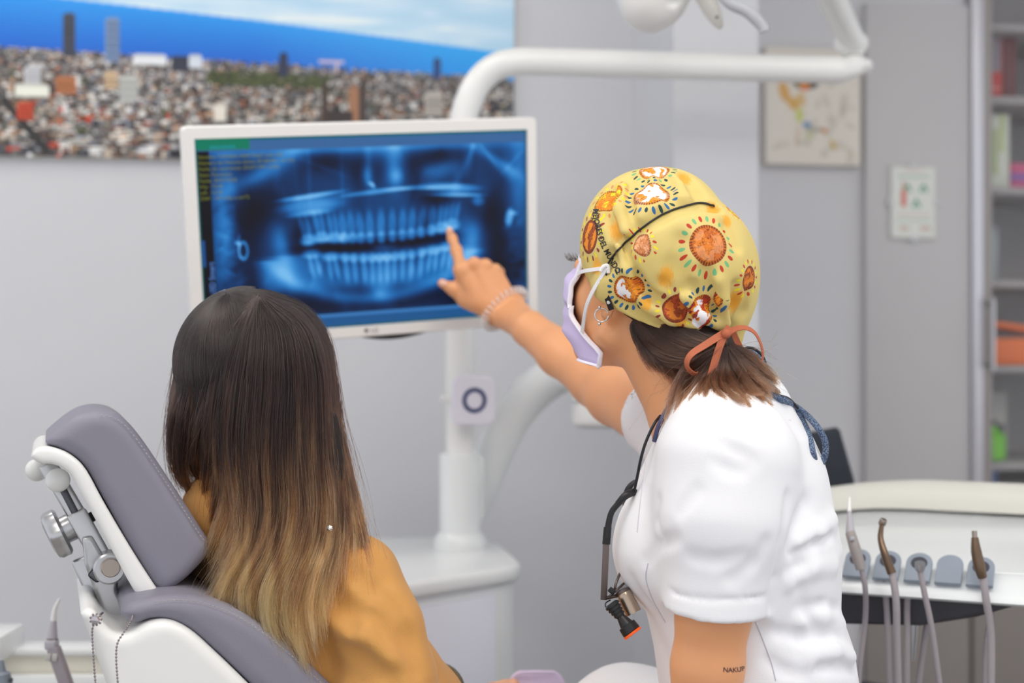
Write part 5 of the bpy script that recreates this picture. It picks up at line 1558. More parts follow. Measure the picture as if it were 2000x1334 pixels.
# sleeve folds and edge
S_([(1538, 970), (1528, 1050), (1514, 1130), (1504, 1190)], 0.004, -0.002, 0.008)
S_([(1262, 1095), (1285, 1065), (1320, 1052)], 0.006, -0.006, 0.010)
S_([(1285, 980), (1282, 1020), (1290, 1060)], 0.006, -0.005, 0.010)
S_([(1350, 1086), (1400, 1095), (1450, 1085)], 0.006, -0.0075, 0.011); S_([(1430, 1130), (1470, 1100), (1495, 1060)], 0.006, -0.007, 0.011)
S_([(1410, 870), (1440, 885), (1470, 900)], 0.007, -0.0085, 0.012); S_([(1400, 900), (1425, 915), (1450, 920)], 0.006, -0.0075, 0.011)
S_([(1330, 1000), (1360, 960)], 0.006, -0.0075, 0.011); S_([(1235, 1130), (1262, 1175), (1290, 1215)], 0.005, -0.004, 0.009)
# hem band of the sleeve
S_([(1306, 1152), (1350, 1168), (1400, 1172), (1450, 1170), (1497, 1164)], 0.0016, -0.0008, 0.003)
V, Fc = su.mesh(2)
top = add('uniform_top', V, Fc, m_cloth, dent, label='white short-sleeved uniform top')
bvh_top = bvh_of(V, Fc)
del su, sl, sr
# seam lines as raised fine piping
m_seam = mat('seam_thread', (206, 206, 216), 0.8)
for pts in ([(1266, 1100), (1262, 1130), (1275, 1170), (1300, 1215)], [(1476, 1215), (1490, 1250), (1505, 1290), (1515, 1330)], [(1262, 900), (1258, 930), (1250, 990), (1245, 1040)]):
    q = [hit(bvh_top, p[0], p[1]) for p in spline([Vector((x, y, 0)) for x, y in pts], 20)]; q = [h + n * 0.0003 for h, n in q if h is not None]
    if len(q) > 2: tube('seam', q, 0.0007, m_seam, top, n=40, seg=6)

# ---------------------------------------------------------------- trousers and shoes
st_ = SDF(rng(-0.22, 0.50, 0.008), rng(1.40, 2.06, 0.008), rng(0.06, 0.90, 0.008))
hipc = Vector((0.30, 1.64, 0.66))
st_.ell(hipc, (0.13, 0.165, 0.11), None, 0.03)
kR = P(1165, 1424, 1.84); kR = Vector((-0.02, 1.90, kR.z)); hR = Vector((0.27, 1.73, 0.68))
st_.chain([hR, P(1225, 1422, 1.80), Vector((-0.03, 1.92, 0.57))], [0.085, 0.074, 0.06], 0.03)
st_.chain([Vector((-0.03, 1.92, 0.57)), Vector((0.02, 1.93, 0.35)), Vector((0.05, 1.93, 0.10))], [0.058, 0.052, 0.045], 0.02)
st_.chain([Vector((0.27, 1.57, 0.66)), Vector((0.12, 1.62, 0.60)), Vector((-0.06, 1.62, 0.585))], [0.085, 0.074, 0.06], 0.03)
st_.chain([Vector((-0.06, 1.62, 0.58)), Vector((-0.01, 1.62, 0.35)), Vector((0.02, 1.62, 0.10))], [0.058, 0.052, 0.045], 0.02)
V, Fc = st_.mesh(2); add('trousers', V, Fc, m_cloth, dent, label='white trousers')
for y in (1.62, 1.93):
    ss = SDF(rng(-0.16, 0.10, 0.006), rng(y - 0.07, y + 0.07, 0.006), rng(-0.01, 0.14, 0.006))
    x0 = 0.02 if y < 1.8 else 0.05
    ss.chain([Vector((x0, y, 0.045)), Vector((x0 - 0.12, y, 0.035))], [0.045, 0.036], 0.01); ss.cone((x0, y, 0.05), (x0, y, 0.11), 0.042, 0.04, 0.01); ss.plane((0, 0, 0.001), (0, 0, -1))
    V, Fc = ss.mesh(1); add('shoe', V, Fc, m_white, dent)

# ---------------------------------------------------------------- cap
CD = 1.625
sc = SDF(rng(0.065, 0.31, 0.0022), rng(1.50, 1.76, 0.0024), rng(1.15, 1.40, 0.0022))
sc.ell(P(1266, 478, 1.64), (0.079, 0.088, 0.0875), None, 0.02)
sc.ell(P(1320, 425, 1.635), (0.046, 0.060, 0.047), None, 0.03)
sc.ell(P(1360, 530, 1.610), (0.066, 0.088, 0.075), None, 0.012)
sc.ell(P(1310, 500, 1.60), (0.075, 0.072, 0.080), None, 0.02)
sc.ell(P(1395, 500, 1.61), (0.038, 0.05, 0.045), None, 0.02)
sc.ell(P(1420, 560, 1.615), (0.032, 0.045, 0.055), None, 0.02)
sc.cone(P(1405, 615, 1.605), P(1425, 664, 1.60), 0.030, 0.013, 0.02)
sc.cone(P(1290, 590, 1.59), P(1370, 620, 1.595), 0.033, 0.034, 0.025)
sc.cone(P(1200, 565, 1.60), P(1290, 610, 1.59), 0.022, 0.026, 0.025)
p1, p2, p3 = P(1131, 500, 1.73), P(1196, 606, 1.578), P(1400, 664, 1.59)
nn = (p2 - p1).cross(p3 - p1).normalized()
if nn.z > 0: nn = -nn
sc.plane(p2, nn, 0.004)
V0, F0 = sc.mesh(1); bv = bvh_of(V0, F0)
Cs = lambda pts, r=0.003, d=-0.0012, k=0.007: crease(sc, bv, pts, r + 0.0015, d + 0.0022, k, 's')
Cu = lambda pts, r=0.003, d=0.0022, k=0.008: crease(sc, bv, pts, r, d, k, 'u')
cord_px = [(1184, 523), (1200, 497), (1240, 457), (1290, 421), (1340, 402), (1372, 397), (1394, 403)]
Cs(cord_px, 0.004, -0.0015, 0.012)
Cs([(1412, 648), (1380, 632), (1335, 600), (1300, 555)], 0.003, -0.0015, 0.012); Cs([(1410, 652), (1360, 645), (1300, 632), (1240, 605)], 0.003, -0.001, 0.01)
Cs([(1418, 645), (1400, 610), (1385, 560), (1378, 530)], 0.0035, -0.0015, 0.014); Cs([(1424, 645), (1432, 600), (1438, 560)], 0.003, -0.0015, 0.012)
Cs([(1408, 655), (1340, 655), (1290, 645)], 0.0025, -0.001, 0.008); Cu([(1400, 640), (1360, 612), (1325, 570)], 0.003, 0.0015, 0.012)
Cs([(1232, 345), (1224, 400), (1232, 440)], 0.003, -0.0016, 0.012); Cs([(1198, 370), (1192, 420), (1208, 470), (1216, 500)], 0.003, -0.0016, 0.012)
Cs([(1216, 500), (1240, 545), (1268, 590)], 0.003, -0.0014, 0.012); Cu([(1205, 480), (1222, 530), (1250, 580)], 0.003, 0.0018, 0.01)
Cs([(1340, 345), (1360, 370), (1372, 392)], 0.003, -0.0016, 0.012); Cs([(1290, 335), (1310, 360)], 0.003, -0.0016, 0.012)
Cs([(1420, 440), (1440, 480)], 0.003, -0.0016, 0.012); Cs([(1330, 470), (1320, 520), (1330, 560)], 0.004, -0.003, 0.016)
for pts in ([(1414, 648), (1350, 625), (1290, 592), (1250, 560)], [(1416, 645), (1372, 600), (1350, 560)], [(1428, 648), (1452, 610), (1462, 570)], [(1406, 655), (1330, 640), (1262, 620), (1215, 590)], [(1300, 345), (1305, 380), (1320, 400)], [(1262, 335), (1250, 365)]):
    Cs(pts, 0.0022, -0.0014, 0.010)
for pts in ([(1412, 640), (1372, 618), (1345, 585)], [(1420, 632), (1412, 590), (1404, 550)], [(1215, 362), (1208, 410), (1220, 450)], [(1260, 600), (1310, 625), (1360, 640)]):
    Cu(pts, 0.003, 0.0016, 0.012)
V, Fc = sc.mesh(2)
del sc
bvh_cap = bvh_of(V, Fc)

def cap_material():
    m = bpy.data.materials.new('printed_cap_cotton'); m.use_nodes = True
    nt = m.node_tree; b = nt.nodes['Principled BSDF']; b.inputs['Roughness'].default_value = 0.8
    nb = NB(nt)
    tc = nt.nodes.new('ShaderNodeTexCoord'); co = tc.outputs['Object']
    base = nb.mix(nb.noise(co, 18, 3), srgb(216, 192, 110), srgb(228, 206, 134))
    # node group: one round printed motif
    grp = bpy.data.node_groups.new('round_motif', 'ShaderNodeTree')
    I = grp.interface
    for nm, ty in (('Base', 'NodeSocketColor'), ('Coord', 'NodeSocketVector'), ('Centre', 'NodeSocketVector'), ('U', 'NodeSocketVector'), ('V', 'NodeSocketVector'), ('W', 'NodeSocketVector'), ('Field', 'NodeSocketColor'), ('Second', 'NodeSocketColor'), ('Figure', 'NodeSocketColor'), ('PetalA', 'NodeSocketColor'), ('PetalB', 'NodeSocketColor'), ('FigureAmount', 'NodeSocketFloat'), ('Turn', 'NodeSocketFloat')):
        I.new_socket(name=nm, in_out='INPUT', socket_type=ty)
    I.new_socket(name='Color', in_out='OUTPUT', socket_type='NodeSocketColor')
    gi = grp.nodes.new('NodeGroupInput'); go = grp.nodes.new('NodeGroupOutput'); o = gi.outputs
    q = NB(grp)
    p = q.vm('SUBTRACT', o['Coord'], o['Centre'])
    x = q.vm('DOT_PRODUCT', p, o['U']); y = q.vm('DOT_PRODUCT', p, o['V']); z = q.vm('DOT_PRODUCT', p, o['W'])
    near = q.m('LESS_THAN', q.m('ABSOLUTE', z), 1.3)
    rr = q.m('SQRT', q.m('ADD', q.m('MULTIPLY', x, x), q.m('MULTIPLY', y, y)))
    ang = q.m('ADD', q.m('ARCTAN2', y, x), o['Turn'])
    loc = q.nt.nodes.new('ShaderNodeCombineXYZ'); q.link(x, loc.inputs[0]); q.link(y, loc.inputs[1]); q.link(o['Turn'], loc.inputs[2])
    n1 = q.noise(loc.outputs[0], 2.2, 1); n2 = q.noise(loc.outputs[0], 1.7, 2, (4.1, 2.2, 0)); n3 = q.noise(loc.outputs[0], 4.0, 1, (1, 7, 3))
    field = q.mix(q.step(0.52, n1, 0.02), o['Field'], o['Second'])
    line = q.m('LESS_THAN', q.m('ABSOLUTE', q.m('SUBTRACT', n3, 0.5)), 0.018)
    field = q.mix(q.m('MULTIPLY', line, 0.75), field, srgb(96, 44, 16))
    fig = q.m('MULTIPLY', q.step(0.50, n2, 0.015), q.m('MULTIPLY', o['FigureAmount'], q.m('LESS_THAN', rr, 0.8)))
    field = q.mix(fig, field, o['Figure'])
    ring = q.m('MULTIPLY', q.step(0.86, rr, 0.02), q.m('ADD', 0.55, q.m('MULTIPLY', 0.45, q.m('SINE', q.m('MULTIPLY', ang, 40)))))
    field = q.mix(ring, field, srgb(110, 44, 22))
    col = q.mix(q.m('MULTIPLY', near, q.m('SUBTRACT', 1.0, q.step(1.0, rr, 0.02))), o['Base'], field)
    # petals all round
    a = q.m('MULTIPLY', ang, 22 / (2 * math.pi))
    fr = q.m('SUBTRACT', q.m('FRACT', a), 0.5)
    par = q.m('LESS_THAN', q.m('FRACT', q.m('MULTIPLY', a, 0.5)), 0.5)
    ex = q.m('DIVIDE', fr, 0.24); ey = q.m('DIVIDE', q.m('SUBTRACT', rr, 1.34), 0.17)
    pet = q.m('LESS_THAN', q.m('ADD', q.m('MULTIPLY', ex, ex), q.m('MULTIPLY', ey, ey)), 1.0)
    col = q.mix(q.m('MULTIPLY', pet, near), col, q.mix(par, o['PetalA'], o['PetalB']))
    q.link(col, go.inputs[0])
    org = np.array(root_loc(dent))
    def motif(col, px, py, r, field, second, fig, pa, pb, amount, turn, squash=1.0):
        h, n = hit(bvh_cap, px, py)
        if h is None: return col
        u = Vector((1, 0, 0)); u = (u - n * u.dot(n))
        if u.length < 0.2: u = Vector((0, 1, 0)) - n * n.y
        u.normalize(); v = n.cross(u)
        R = r / F * h.y
        g_ = nt.nodes.new('ShaderNodeGroup'); g_.node_tree = grp
        for k_, val in (('Centre', tuple(h - Vector(org))), ('U', tuple(u / R)), ('V', tuple(v / R / squash)), ('W', tuple(n / R))): g_.inputs[k_].default_value = val
        for k_, val in (('Field', field), ('Second', second), ('Figure', fig), ('PetalA', pa), ('PetalB', pb)): g_.inputs[k_].default_value = srgb(*val)
        g_.inputs['FigureAmount'].default_value = amount; g_.inputs['Turn'].default_value = turn
        nt.links.new(co, g_.inputs['Coord'])
        nb.link(col, g_.inputs['Base'])
        return g_.outputs[0]
    # soft orange tufts
    for px, py, r, st_ in ((1300, 542, 26, 2), (1207, 446, 27, 1), (1437, 588, 30, 0), (1393, 412, 22, 0), (1335, 352, 24, 1), (1262, 590, 20, 3), (1420, 430, 16, 4), (1165, 520, 20, 2), (1330, 630, 18, 3)):
        h, n = hit(bvh_cap, px, py)
        if h is None: continue
        c = tuple(h - Vector(org)); R = r / F * h.y
        d = nb.vm('LENGTH', nb.vm('MULTIPLY', nb.vm('SUBTRACT', co, c), (1 / R * 1.3, 1 / R, 1 / R * 0.9)))
        ns = nb.noise(nb.vm('MULTIPLY', nb.vm('SUBTRACT', co, c), (900, 200, 160)), 1.0, 2)
        f = nb.m('SUBTRACT', 1.0, nb.step(0.75, nb.m('ADD', d, nb.m('MULTIPLY', nb.m('SUBTRACT', ns, 0.5), 1.1)), 0.3))
        base = nb.mix(nb.m('MULTIPLY', f, 0.85), base, srgb(240, 166, 40))
    OR, DO, WH, PE, BR, RD, GR, YE, BL, NV = (244, 150, 36), (222, 112, 28), (248, 246, 250), (242, 178, 132), (150, 70, 34), (196, 62, 34), (120, 186, 130), (244, 224, 40), (52, 108, 160), (40, 70, 70)
    c = base
    c = motif(c, 1385, 476, 37, (222, 126, 40), (204, 106, 34), PE, RD, GR, 0.35, 0.3, 1.12)
    c = motif(c, 1270, 376, 36, OR, PE, WH, NV, BL, 1.0, 1.1, 0.9)
    c = motif(c, 1252, 474, 20, (214, 130, 72), PE, PE, RD, YE, 0.3, 2.0, 1.2)
    c = motif(c, 1224, 566, 30, OR, DO, WH, NV, BL, 1.0, 3.2)
    c = motif(c, 1372, 607, 28, OR, RD, WH, BL, NV, 1.0, 4.3)
    c = motif(c, 1318, 606, 26, BR, (182, 76, 40), OR, YE, (150, 60, 50), 0.5, 5.2)
    c = motif(c, 1150, 462, 34, (168, 78, 40), BR, OR, YE, (150, 60, 40), 1.0, 6.1)
    c = motif(c, 1188, 392, 27, OR, YE, DO, YE, (214, 150, 90), 0.6, 7.4)
    c = motif(c, 1464, 545, 26, BR, DO, OR, YE, RD, 0.6, 8.2)
    c = motif(c, 1278, 332, 30, OR, PE, WH, NV, GR, 0.8, 9.5)
    c = motif(c, 1432, 470 - 55, 18, OR, YE, DO, YE, OR, 0.5, 10.4)
    c = motif(c, 1260, 640, 20, OR, YE, WH, YE, NV, 0.5, 11.3)
    nb.link(c, b.inputs['Base Color'])
    bp = nt.nodes.new('ShaderNodeBump'); bp.inputs['Strength'].default_value = 0.12; bp.inputs['Distance'].default_value = 0.001
    nb.link(nb.noise(co, 700, 2), bp.inputs['Height']); nt.links.new(bp.outputs[0], b.inputs['Normal'])
    return m
cap = add('surgical_cap', V, Fc, cap_material(), dent, label='yellow cotton cap printed with round orange motifs')
drape_text('cap_lettering', 'MEJORES DEL MUNDO', [(1159, 408), (1160, 430), (1172, 474), (1190, 510), (1205, 535)], 11, bvh_cap, m_black, cap, lift=0.0005)
cq = [hit(bvh_cap, p[0], p[1]) for p in spline([Vector((x, y, 0)) for x, y in cord_px], 40)]
cq = [h + n * 0.0010 for h, n in cq if h is not None]
tube('elastic_cord', cq + [cq[-1] + Vector((0.004, 0.03, -0.003))], 0.0012, m_black, cap, n=120, seg=8)
hk = hit(bvh_cap, 1184, 524)[0] + Vector((-0.001, -0.003, 0))
tube('cord_end', [hk, P(1186, 545, hk.y), P(1187, 555, hk.y)], 0.0010, m_black, cap, n=12, seg=8)
# small woven label at the cap's edge
lh_, ln_ = hit(bvh_cap, 1190, 590)
if lh_ is not None:
    M = frame(lh_ + ln_ * 0.0008, Vector((0.35, 0, -1)), z=ln_)
    lb = box('woven_label', M, (0.018, 0.0085, 0.0012), m_black, cap, 0.0003, 1)
    lathe('label_mark', lh_ + ln_ * 0.0015, ln_, [(0, 0.0024), (0.0003, 0.0023)], m_white, lb, seg=14)
# gathered tail of the cap and brown tape bow
m_tape = mat('brown_tape', (190, 106, 74), 0.75, noise=0.05, scale=80, bump=0.2, bump_scale=1200)
sdt = SDF(rng(0.20, 0.30, 0.002), rng(1.53, 1.65, 0.002), rng(1.14, 1.23, 0.002))
sdt.cone(P(1420, 668, 1.592), P(1432, 688, 1.588), 0.010, 0.0125, 0.006); sdt.ell(P(1436, 674, 1.588), (0.007, 0.010, 0.009), None, 0.004); sdt.cone(P(1424, 690, 1.578), P(1428, 678, 1.578), 0.004, 0.003, 0.004, 's')
V, Fc = sdt.mesh(2); add('cap_tail', V, Fc, mat('cap_tail_cloth', (228, 190, 70), 0.8, noise=0.35, scale=120), cap)
kd = 1.545
kn = (P(1412, 655, kd))
def tape(name, pts, w=0.0082, nrm=(0, -1, 0)): return ribbon(name, pts, w, 0.0009, m_tape, cap, normal=nrm, n=40)
tape('tape_tail', [P(1425, 638, kd), P(1410, 665, kd - 0.004), P(1398, 700, kd - 0.006), P(1386, 742, kd - 0.006)], nrm=(0.2, -1, 0.1))
tape('tape_tail', [P(1412, 655, kd), P(1394, 690, kd + 0.002), P(1378, 715, kd + 0.003), P(1366, 732, kd + 0.004)], nrm=(0.1, -1, 0.2))
tape('tape_loop', [P(1415, 650, kd - 0.001), P(1380, 672, kd - 0.008), P(1350, 692, kd - 0.012), P(1341, 712, kd - 0.008), P(1352, 728, kd - 0.002), P(1366, 728, kd + 0.004), P(1385, 700, kd + 0.006), P(1410, 660, kd + 0.004)], nrm=[Vector((0.3, -1, 0.6)), Vector((0.3, -1, 0.6)), Vector((-0.3, -1, 0.5)), Vector((-1, -0.6, 0)), Vector((-0.2, -1, -0.5)), Vector((0.2, -1, 0)), Vector((0.2, -1, 0.2)), Vector((0.2, -1, 0.2))])
tape('tape_loop', [P(1418, 655, kd), P(1432, 644, kd), P(1455, 640, kd), P(1474, 650, kd + 0.004), P(1486, 672, kd + 0.008), P(1490, 695, kd + 0.01), P(1486, 716, kd + 0.012)], 0.0072, nrm=[Vector((0.0, -1, 0.8)), Vector((0, -1, 0.7)), Vector((0.2, -0.9, 1)), Vector((0.7, -0.6, 0.7)), Vector((1, -0.5, 0.3)), Vector((1, -0.4, 0)), Vector((1, -0.4, 0))])
tape('tape_tail', [P(1432, 650, kd + 0.006), P(1442, 672, kd + 0.01), P(1450, 690, kd + 0.012), P(1455, 705, kd + 0.014)], 0.0075, nrm=(0.4, -1, 0.1))
tape('tape_band', [P(1318, 640, 1.565), P(1328, 658, 1.562), P(1345, 670, 1.563), P(1378, 668, 1.566), P(1410, 655, kd)], 0.0065, nrm=(0.1, -1, 0.2))
V, Fc = sphere_vf(P(1418, 652, kd - 0.003), 0.0055, 14, 8); add('tape_knot', np.array(V), Fc, m_tape, cap)

# ---------------------------------------------------------------- hair below the cap
m_hb = mat('dark_hair_mass', (44, 29, 23), 0.55, noise=0.25, scale=90)
sh = SDF(rng(0.09, 0.33, 0.0028), rng(1.50, 1.74, 0.0028), rng(1.06, 1.26, 0.0028))
sh.ell(hp_(-0.014, 0.0, 0.026), (0.094, 0.0745, 0.084), HM, 0.01)
sh.ell(P(1350, 680, 1.60), (0.052, 0.05, 0.038), None, 0.03)
sh.plane(hp_(-0.008, 0.07, -0.02), hx + hz * 0.35)
sh.cone(P(1395, 690, 1.585), P(1440, 735, 1.575), 0.024, 0.024, 0.02); sh.cone(P(1375, 700, 1.585), P(1365, 750, 1.575), 0.022, 0.016, 0.02)
V, Fc = sh.mesh(2); hr = add('hair', V, Fc, m_hb, dent, label='brown hair gathered low at the nape'); del sh
m_hs = hair_mat('brown_hair', [(0.0, (44, 29, 23)), (0.45, (70, 46, 35)), (0.8, (98, 66, 48)), (1.0, (124, 88, 64))], 0.3, 0.7)
bvh_hair = bvh_of(V, Fc)
def onto(pts, lift, d0, bs):
    """Pixels turned into points that lie on the nearest of the given surfaces."""
    o = []
    for x, y in pts:
        d = d0
        for b in bs:
            h, n = hit(b, x, y)
            if h is not None: d = min(d, h.y - lift)
        o.append(P(x, y, d))
    return o
Gd = [onto(q, 0.003, 1.60, [bvh_hair]) for q in (
    [(1232, 640), (1240, 668), (1262, 695), (1310, 716), (1350, 712), (1395, 690)], [(1236, 628), (1256, 665), (1290, 692), (1330, 702), (1365, 696), (1400, 686)],
    [(1250, 625), (1280, 660), (1310, 678), (1345, 688), (1375, 686), (1404, 680)], [(1280, 630), (1310, 655), (1335, 668), (1360, 676), (1385, 676), (1408, 674)],
    [(1320, 640), (1342, 654), (1362, 663), (1382, 668), (1398, 668), (1412, 668)], [(1360, 645), (1375, 655), (1388, 660), (1400, 664), (1410, 664), (1416, 664)])]
m_hd = hair_mat('dark_brown_hair', [(0.0, (34, 22, 18)), (0.5, (58, 38, 30)), (1.0, (84, 58, 44))], 0.25, 0.8)
hair_curves('swept_hair', grow(Gd, 6000, 16, 0.0032, 11, 70, 0.4, 0.0005, (0.9, 1.0)), 0.00026, 0.0002, m_hd, hr)
Gw = [onto(q, 0.002, 1.60, [bvh_body, bvh_hair]) for q in ([(1236, 648), (1246, 680), (1258, 704), (1274, 724)], [(1252, 672), (1268, 700), (1284, 720), (1300, 738)], [(1280, 700), (1296, 716), (1312, 734), (1322, 756)], [(1310, 712), (1322, 726), (1332, 744), (1338, 764)])]
hair_curves('nape_wisps', grow(Gw, 700, 12, 0.004, 15, 60, 0.4, 0.002, (0.3, 1.0)), 0.00018, 0.0001, m_hd, hr)
bt = [bvh_hair, bvh_top, bvh_body]
Gp = [onto(q, 0.007, 1.556, bt) for q in (
    [(1395, 680), (1365, 695), (1335, 715), (1315, 750), (1303, 790), (1290, 825)], [(1400, 680), (1375, 700), (1350, 725), (1335, 755), (1325, 785), (1315, 805)],
    [(1408, 680), (1395, 710), (1375, 735), (1360, 755), (1345, 772), (1335, 785)], [(1414, 682), (1410, 710), (1405, 735), (1410, 755), (1430, 770), (1450, 782)],
    [(1420, 682), (1428, 705), (1440, 730), (1455, 755), (1470, 772), (1480, 786)], [(1426, 682), (1445, 702), (1462, 725), (1480, 748), (1498, 765), (1513, 778)],
    [(1430, 680), (1455, 695), (1475, 712), (1492, 728), (1505, 740), (1515, 750)], [(1430, 676), (1458, 684), (1478, 696), (1490, 706), (1498, 712), (1506, 716)])]
hair_curves('ponytail', grow(Gp, 7000, 20, 0.0050, 12, 46, 0.75, 0.0018, (0.72, 1.03), gw=[0.5, 0.7, 1, 1.4, 1.4, 1.4, 1]), 0.00026, 0.00014, m_hs, hr)
hair_curves('flyaway_hair', grow(Gp, 160, 20, 0.011, 13, 150, 0.1, 0.005, (0.6, 1.1), fray=0.012), 0.00016, 0.0001, m_hs, hr)

# ---------------------------------------------------------------- face mask
m_mask = mat('lilac_mask', (214, 200, 240), 0.8, noise=0.03, scale=120)
m_maskw = mat('mask_edge', (240, 236, 248), 0.8, noise=0.02)
nu, nv = 41, 25
V = np.zeros((nv, nu, 3))
for j in range(nv):
    v = j / (nv - 1)
    zz = 0.012 - 0.114 * v
    rx = 0.100 + 0.006 * math.sin(math.pi * min(v * 1.25, 1)) - 0.040 * max(0, v - 0.80) / 0.20
    rx += 0.010 * math.exp(-((v - 0.28) / 0.15) ** 2)
    rx += 0.0016 * math.sin(v * 34)
    ry = 0.066 + 0.005 * math.sin(math.pi * v)
    pm = 50 + 6 * math.sin(math.pi * v) + 58 * max(0, (v - 0.55) / 0.45) ** 1.2
    for i in range(nu):
        ph = math.radians(-pm + 2 * pm * i / (nu - 1))
        # the side edges pull in towards the straps
        pinch = 1 - 0.10 * abs(math.sin(ph)) ** 6
        x = 0.006 + (rx - 0.006) * math.cos(ph) ** 0.9 if math.cos(ph) > 0 else 0.006
        V[j, i] = hp_(x, ry * math.sin(ph) ** 1 * pinch, zz + 0.010 * (1 - abs(math.cos(ph))) * (1 if v < 0.5 else -0.6) * -1)
Vf = V.reshape(-1, 3)
cen = np.array(hp_(0.0, 0, -0.05)); inn = Vf + (cen - Vf) * 0.018
VV = np.vstack([Vf, inn]); N0 = nu * nv; Fc = []
for j in range(nv - 1):
    for i in range(nu - 1):
        a = j * nu + i; Fc.append([a, a + 1, a + nu + 1, a + nu]); Fc.append([N0 + a, N0 + a + nu, N0 + a + nu + 1, N0 + a + 1])
bd = [i for i in range(nu)] + [j * nu + nu - 1 for j in range(1, nv)] + [(nv - 1) * nu + i for i in range(nu - 2, -1, -1)] + [j * nu for j in range(nv - 2, 0, -1)]
for a, b_ in zip(bd, bd[1:] + bd[:1]): Fc.append([a, N0 + a, N0 + b_, b_])
mask = add('face_mask', VV, Fc, m_mask, dent, label='lilac pleated face mask')
# white welted borders
for nm, rows in (('top_border', [(0, i) for i in range(nu)]), ('bottom_border', [(nv - 1, i) for i in range(nu)]), ('side_border', [(j, nu - 1) for j in range(nv)]), ('side_border', [(j, 0) for j in range(nv)])):
    pts = [Vector(V[j, i]) + (Vector(V[j, i]) - Vector(cen)).normalized() * 0.0005 for j, i in rows]
    c = np.array([tuple(p) for p in pts])
    Vt, Ft = tube_vf(c, 0.0032, 8, True, 0.35, None); add(nm, Vt, Ft, m_maskw, mask)
# ear loops hooked on the cap cord
m_loop = mat('white_elastic', (244, 242, 246), 0.8, noise=0.02)
up_c = Vector(V[3, nu - 2]); lo_c = Vector(V[nv - 7, nu - 2])
hkk = hk + Vector((0.0, -0.002, 0))
ribbon('ear_loop', [up_c, (up_c + hkk) / 2 + hy * 0.012, hkk], 0.0042, 0.0016, m_loop, mask, normal=tuple(hy), n=24)
ribbon('ear_loop', [lo_c, (lo_c + hkk) / 2 + hy * 0.010, hkk + Vector((0.001, -0.001, 0))], 0.0045, 0.0016, m_loop, mask, normal=tuple(hy), n=24)
V_, F_ = tube_vf(spline([hkk + Vector((-0.006, 0, -0.004)), hkk + Vector((-0.002, -0.001, 0.002)), hkk + Vector((0.003, -0.001, 0.002)), hkk + Vector((0.003, -0.001, -0.006))], 20), 0.0022, 8, True, 0.6); add('loop_fold', V_, F_, m_loop, mask)

# ---------------------------------------------------------------- ear-rings
m_silver = mat('silver', (216, 214, 216), 0.15, 1.0)
lo = hp_(0.003, 0.080, -0.036)
ring = [lo + Vector((0.0075 * math.cos(a), -0.001 - 0.002 * math.cos(a), 0.0075 * math.sin(a))) for a in np.linspace(0.3, 2 * math.pi - 0.1, 26)]
tube('hoop_earring', ring, 0.0009, m_silver, dent, n=40, seg=8)
for a, b_ in ((0.006, -0.028), (0.001, -0.046)):
    V, Fc = sphere_vf(hp_(a, 0.083, b_), 0.0018, 10, 6); add('stud_earring', np.array(V), Fc, m_silver, dent)

# ---------------------------------------------------------------- tattoo
drape_text('tattoo', 'NAKUPENDA'[:5], [(1411.5, 1312), (1424, 1313), (1438, 1312.5), (1448, 1311), (1455.5, 1309)], 9, bvh_body, mat('tattoo_ink', (96, 62, 60), 0.6), body, lift=0.0003)

# ---------------------------------------------------------------- coil bracelet on the right wrist
m_coil = mat('clear_coil', (240, 232, 230), 0.12, noise=0.02, alpha=0.9, spec=0.8)
cen = H(986, 603, 0.089); axw = (mid2 - H(940, 575, 0.08)).normalized()
e1 = (Wb - Wa); e1 = (e1 - axw * e1.dot(axw)).normalized(); e2 = axw.cross(e1).normalized()
c = []
nc = 30
for k in range(nc * 14 + 1):
    a = 2 * math.pi * k / (nc * 14); ph = nc * a
    R1 = 0.0395 + 0.0050 * math.cos(ph); R2 = 0.0245 + 0.0050 * math.cos(ph)
    c.append(cen + e1 * R1 * math.cos(a) + e2 * R2 * math.sin(a) + axw * 0.0052 * math.sin(ph))
V, Fc = tube_vf(np.array([tuple(p) for p in c]), 0.0015, 6)
add('coil_bracelet', V, Fc, m_coil, dent, label='clear spiral coil hair tie worn as bracelet')

# ================================================================ loupes and cords hanging on the dentist
m_cable = mat('black_cable', (24, 22, 30), 0.4)
m_gun = mat('gunmetal', (112, 100, 96), 0.35, 0.8, noise=0.05)
lo = thing('magnifier_glasses', 'magnifying loupes with headlight hanging folded on the dentist chest', 'glasses', P(1210, 1220, 1.58))
LD_ = 1.575
tube('temple_tip', [P(1240, 960, LD_ + 0.01), P(1222, 968, LD_), P(1206, 985, LD_)], [0.0042, 0.0044, 0.0036], m_black, lo, n=24, seg=12)
tube('temple_arm', [P(1208, 983, LD_), P(1195, 1000, LD_), P(1189, 1022, LD_), P(1186, 1050, LD_)], [0.0034, 0.0034, 0.0036, 0.0042], m_black, lo, n=24, seg=12)
tube('temple_sleeve', [P(1187, 1030, LD_), P(1184, 1063, LD_)], 0.0044, m_black, lo, flat=0.5, ref=(1, 0, 0))
def slab(name, a, b, w, th, m, parent, nrm=(0, -1, 0)):
    M = frame((a + b) / 2, b - a, z=Vector(nrm)); return box(name, M, ((b - a).length, w, th), m, parent, 0.0006, 2)
slab('temple_plate', P(1184, 1060, LD_), P(1179, 1172, LD_), 0.0072, 0.0022, m_gun, lo)
tube('temple_tip', [P(1246, 940, LD_ + 0.05), P(1232, 950, LD_ + 0.05), P(1224, 968, LD_ + 0.05), P(1223, 1004, LD_ + 0.05)], [0.0036, 0.0042, 0.0042, 0.0042], m_black, lo, n=24)
slab('temple_plate', P(1223, 1002, LD_ + 0.05), P(1216, 1060, LD_ + 0.05), 0.0065, 0.0022, m_gun, lo)
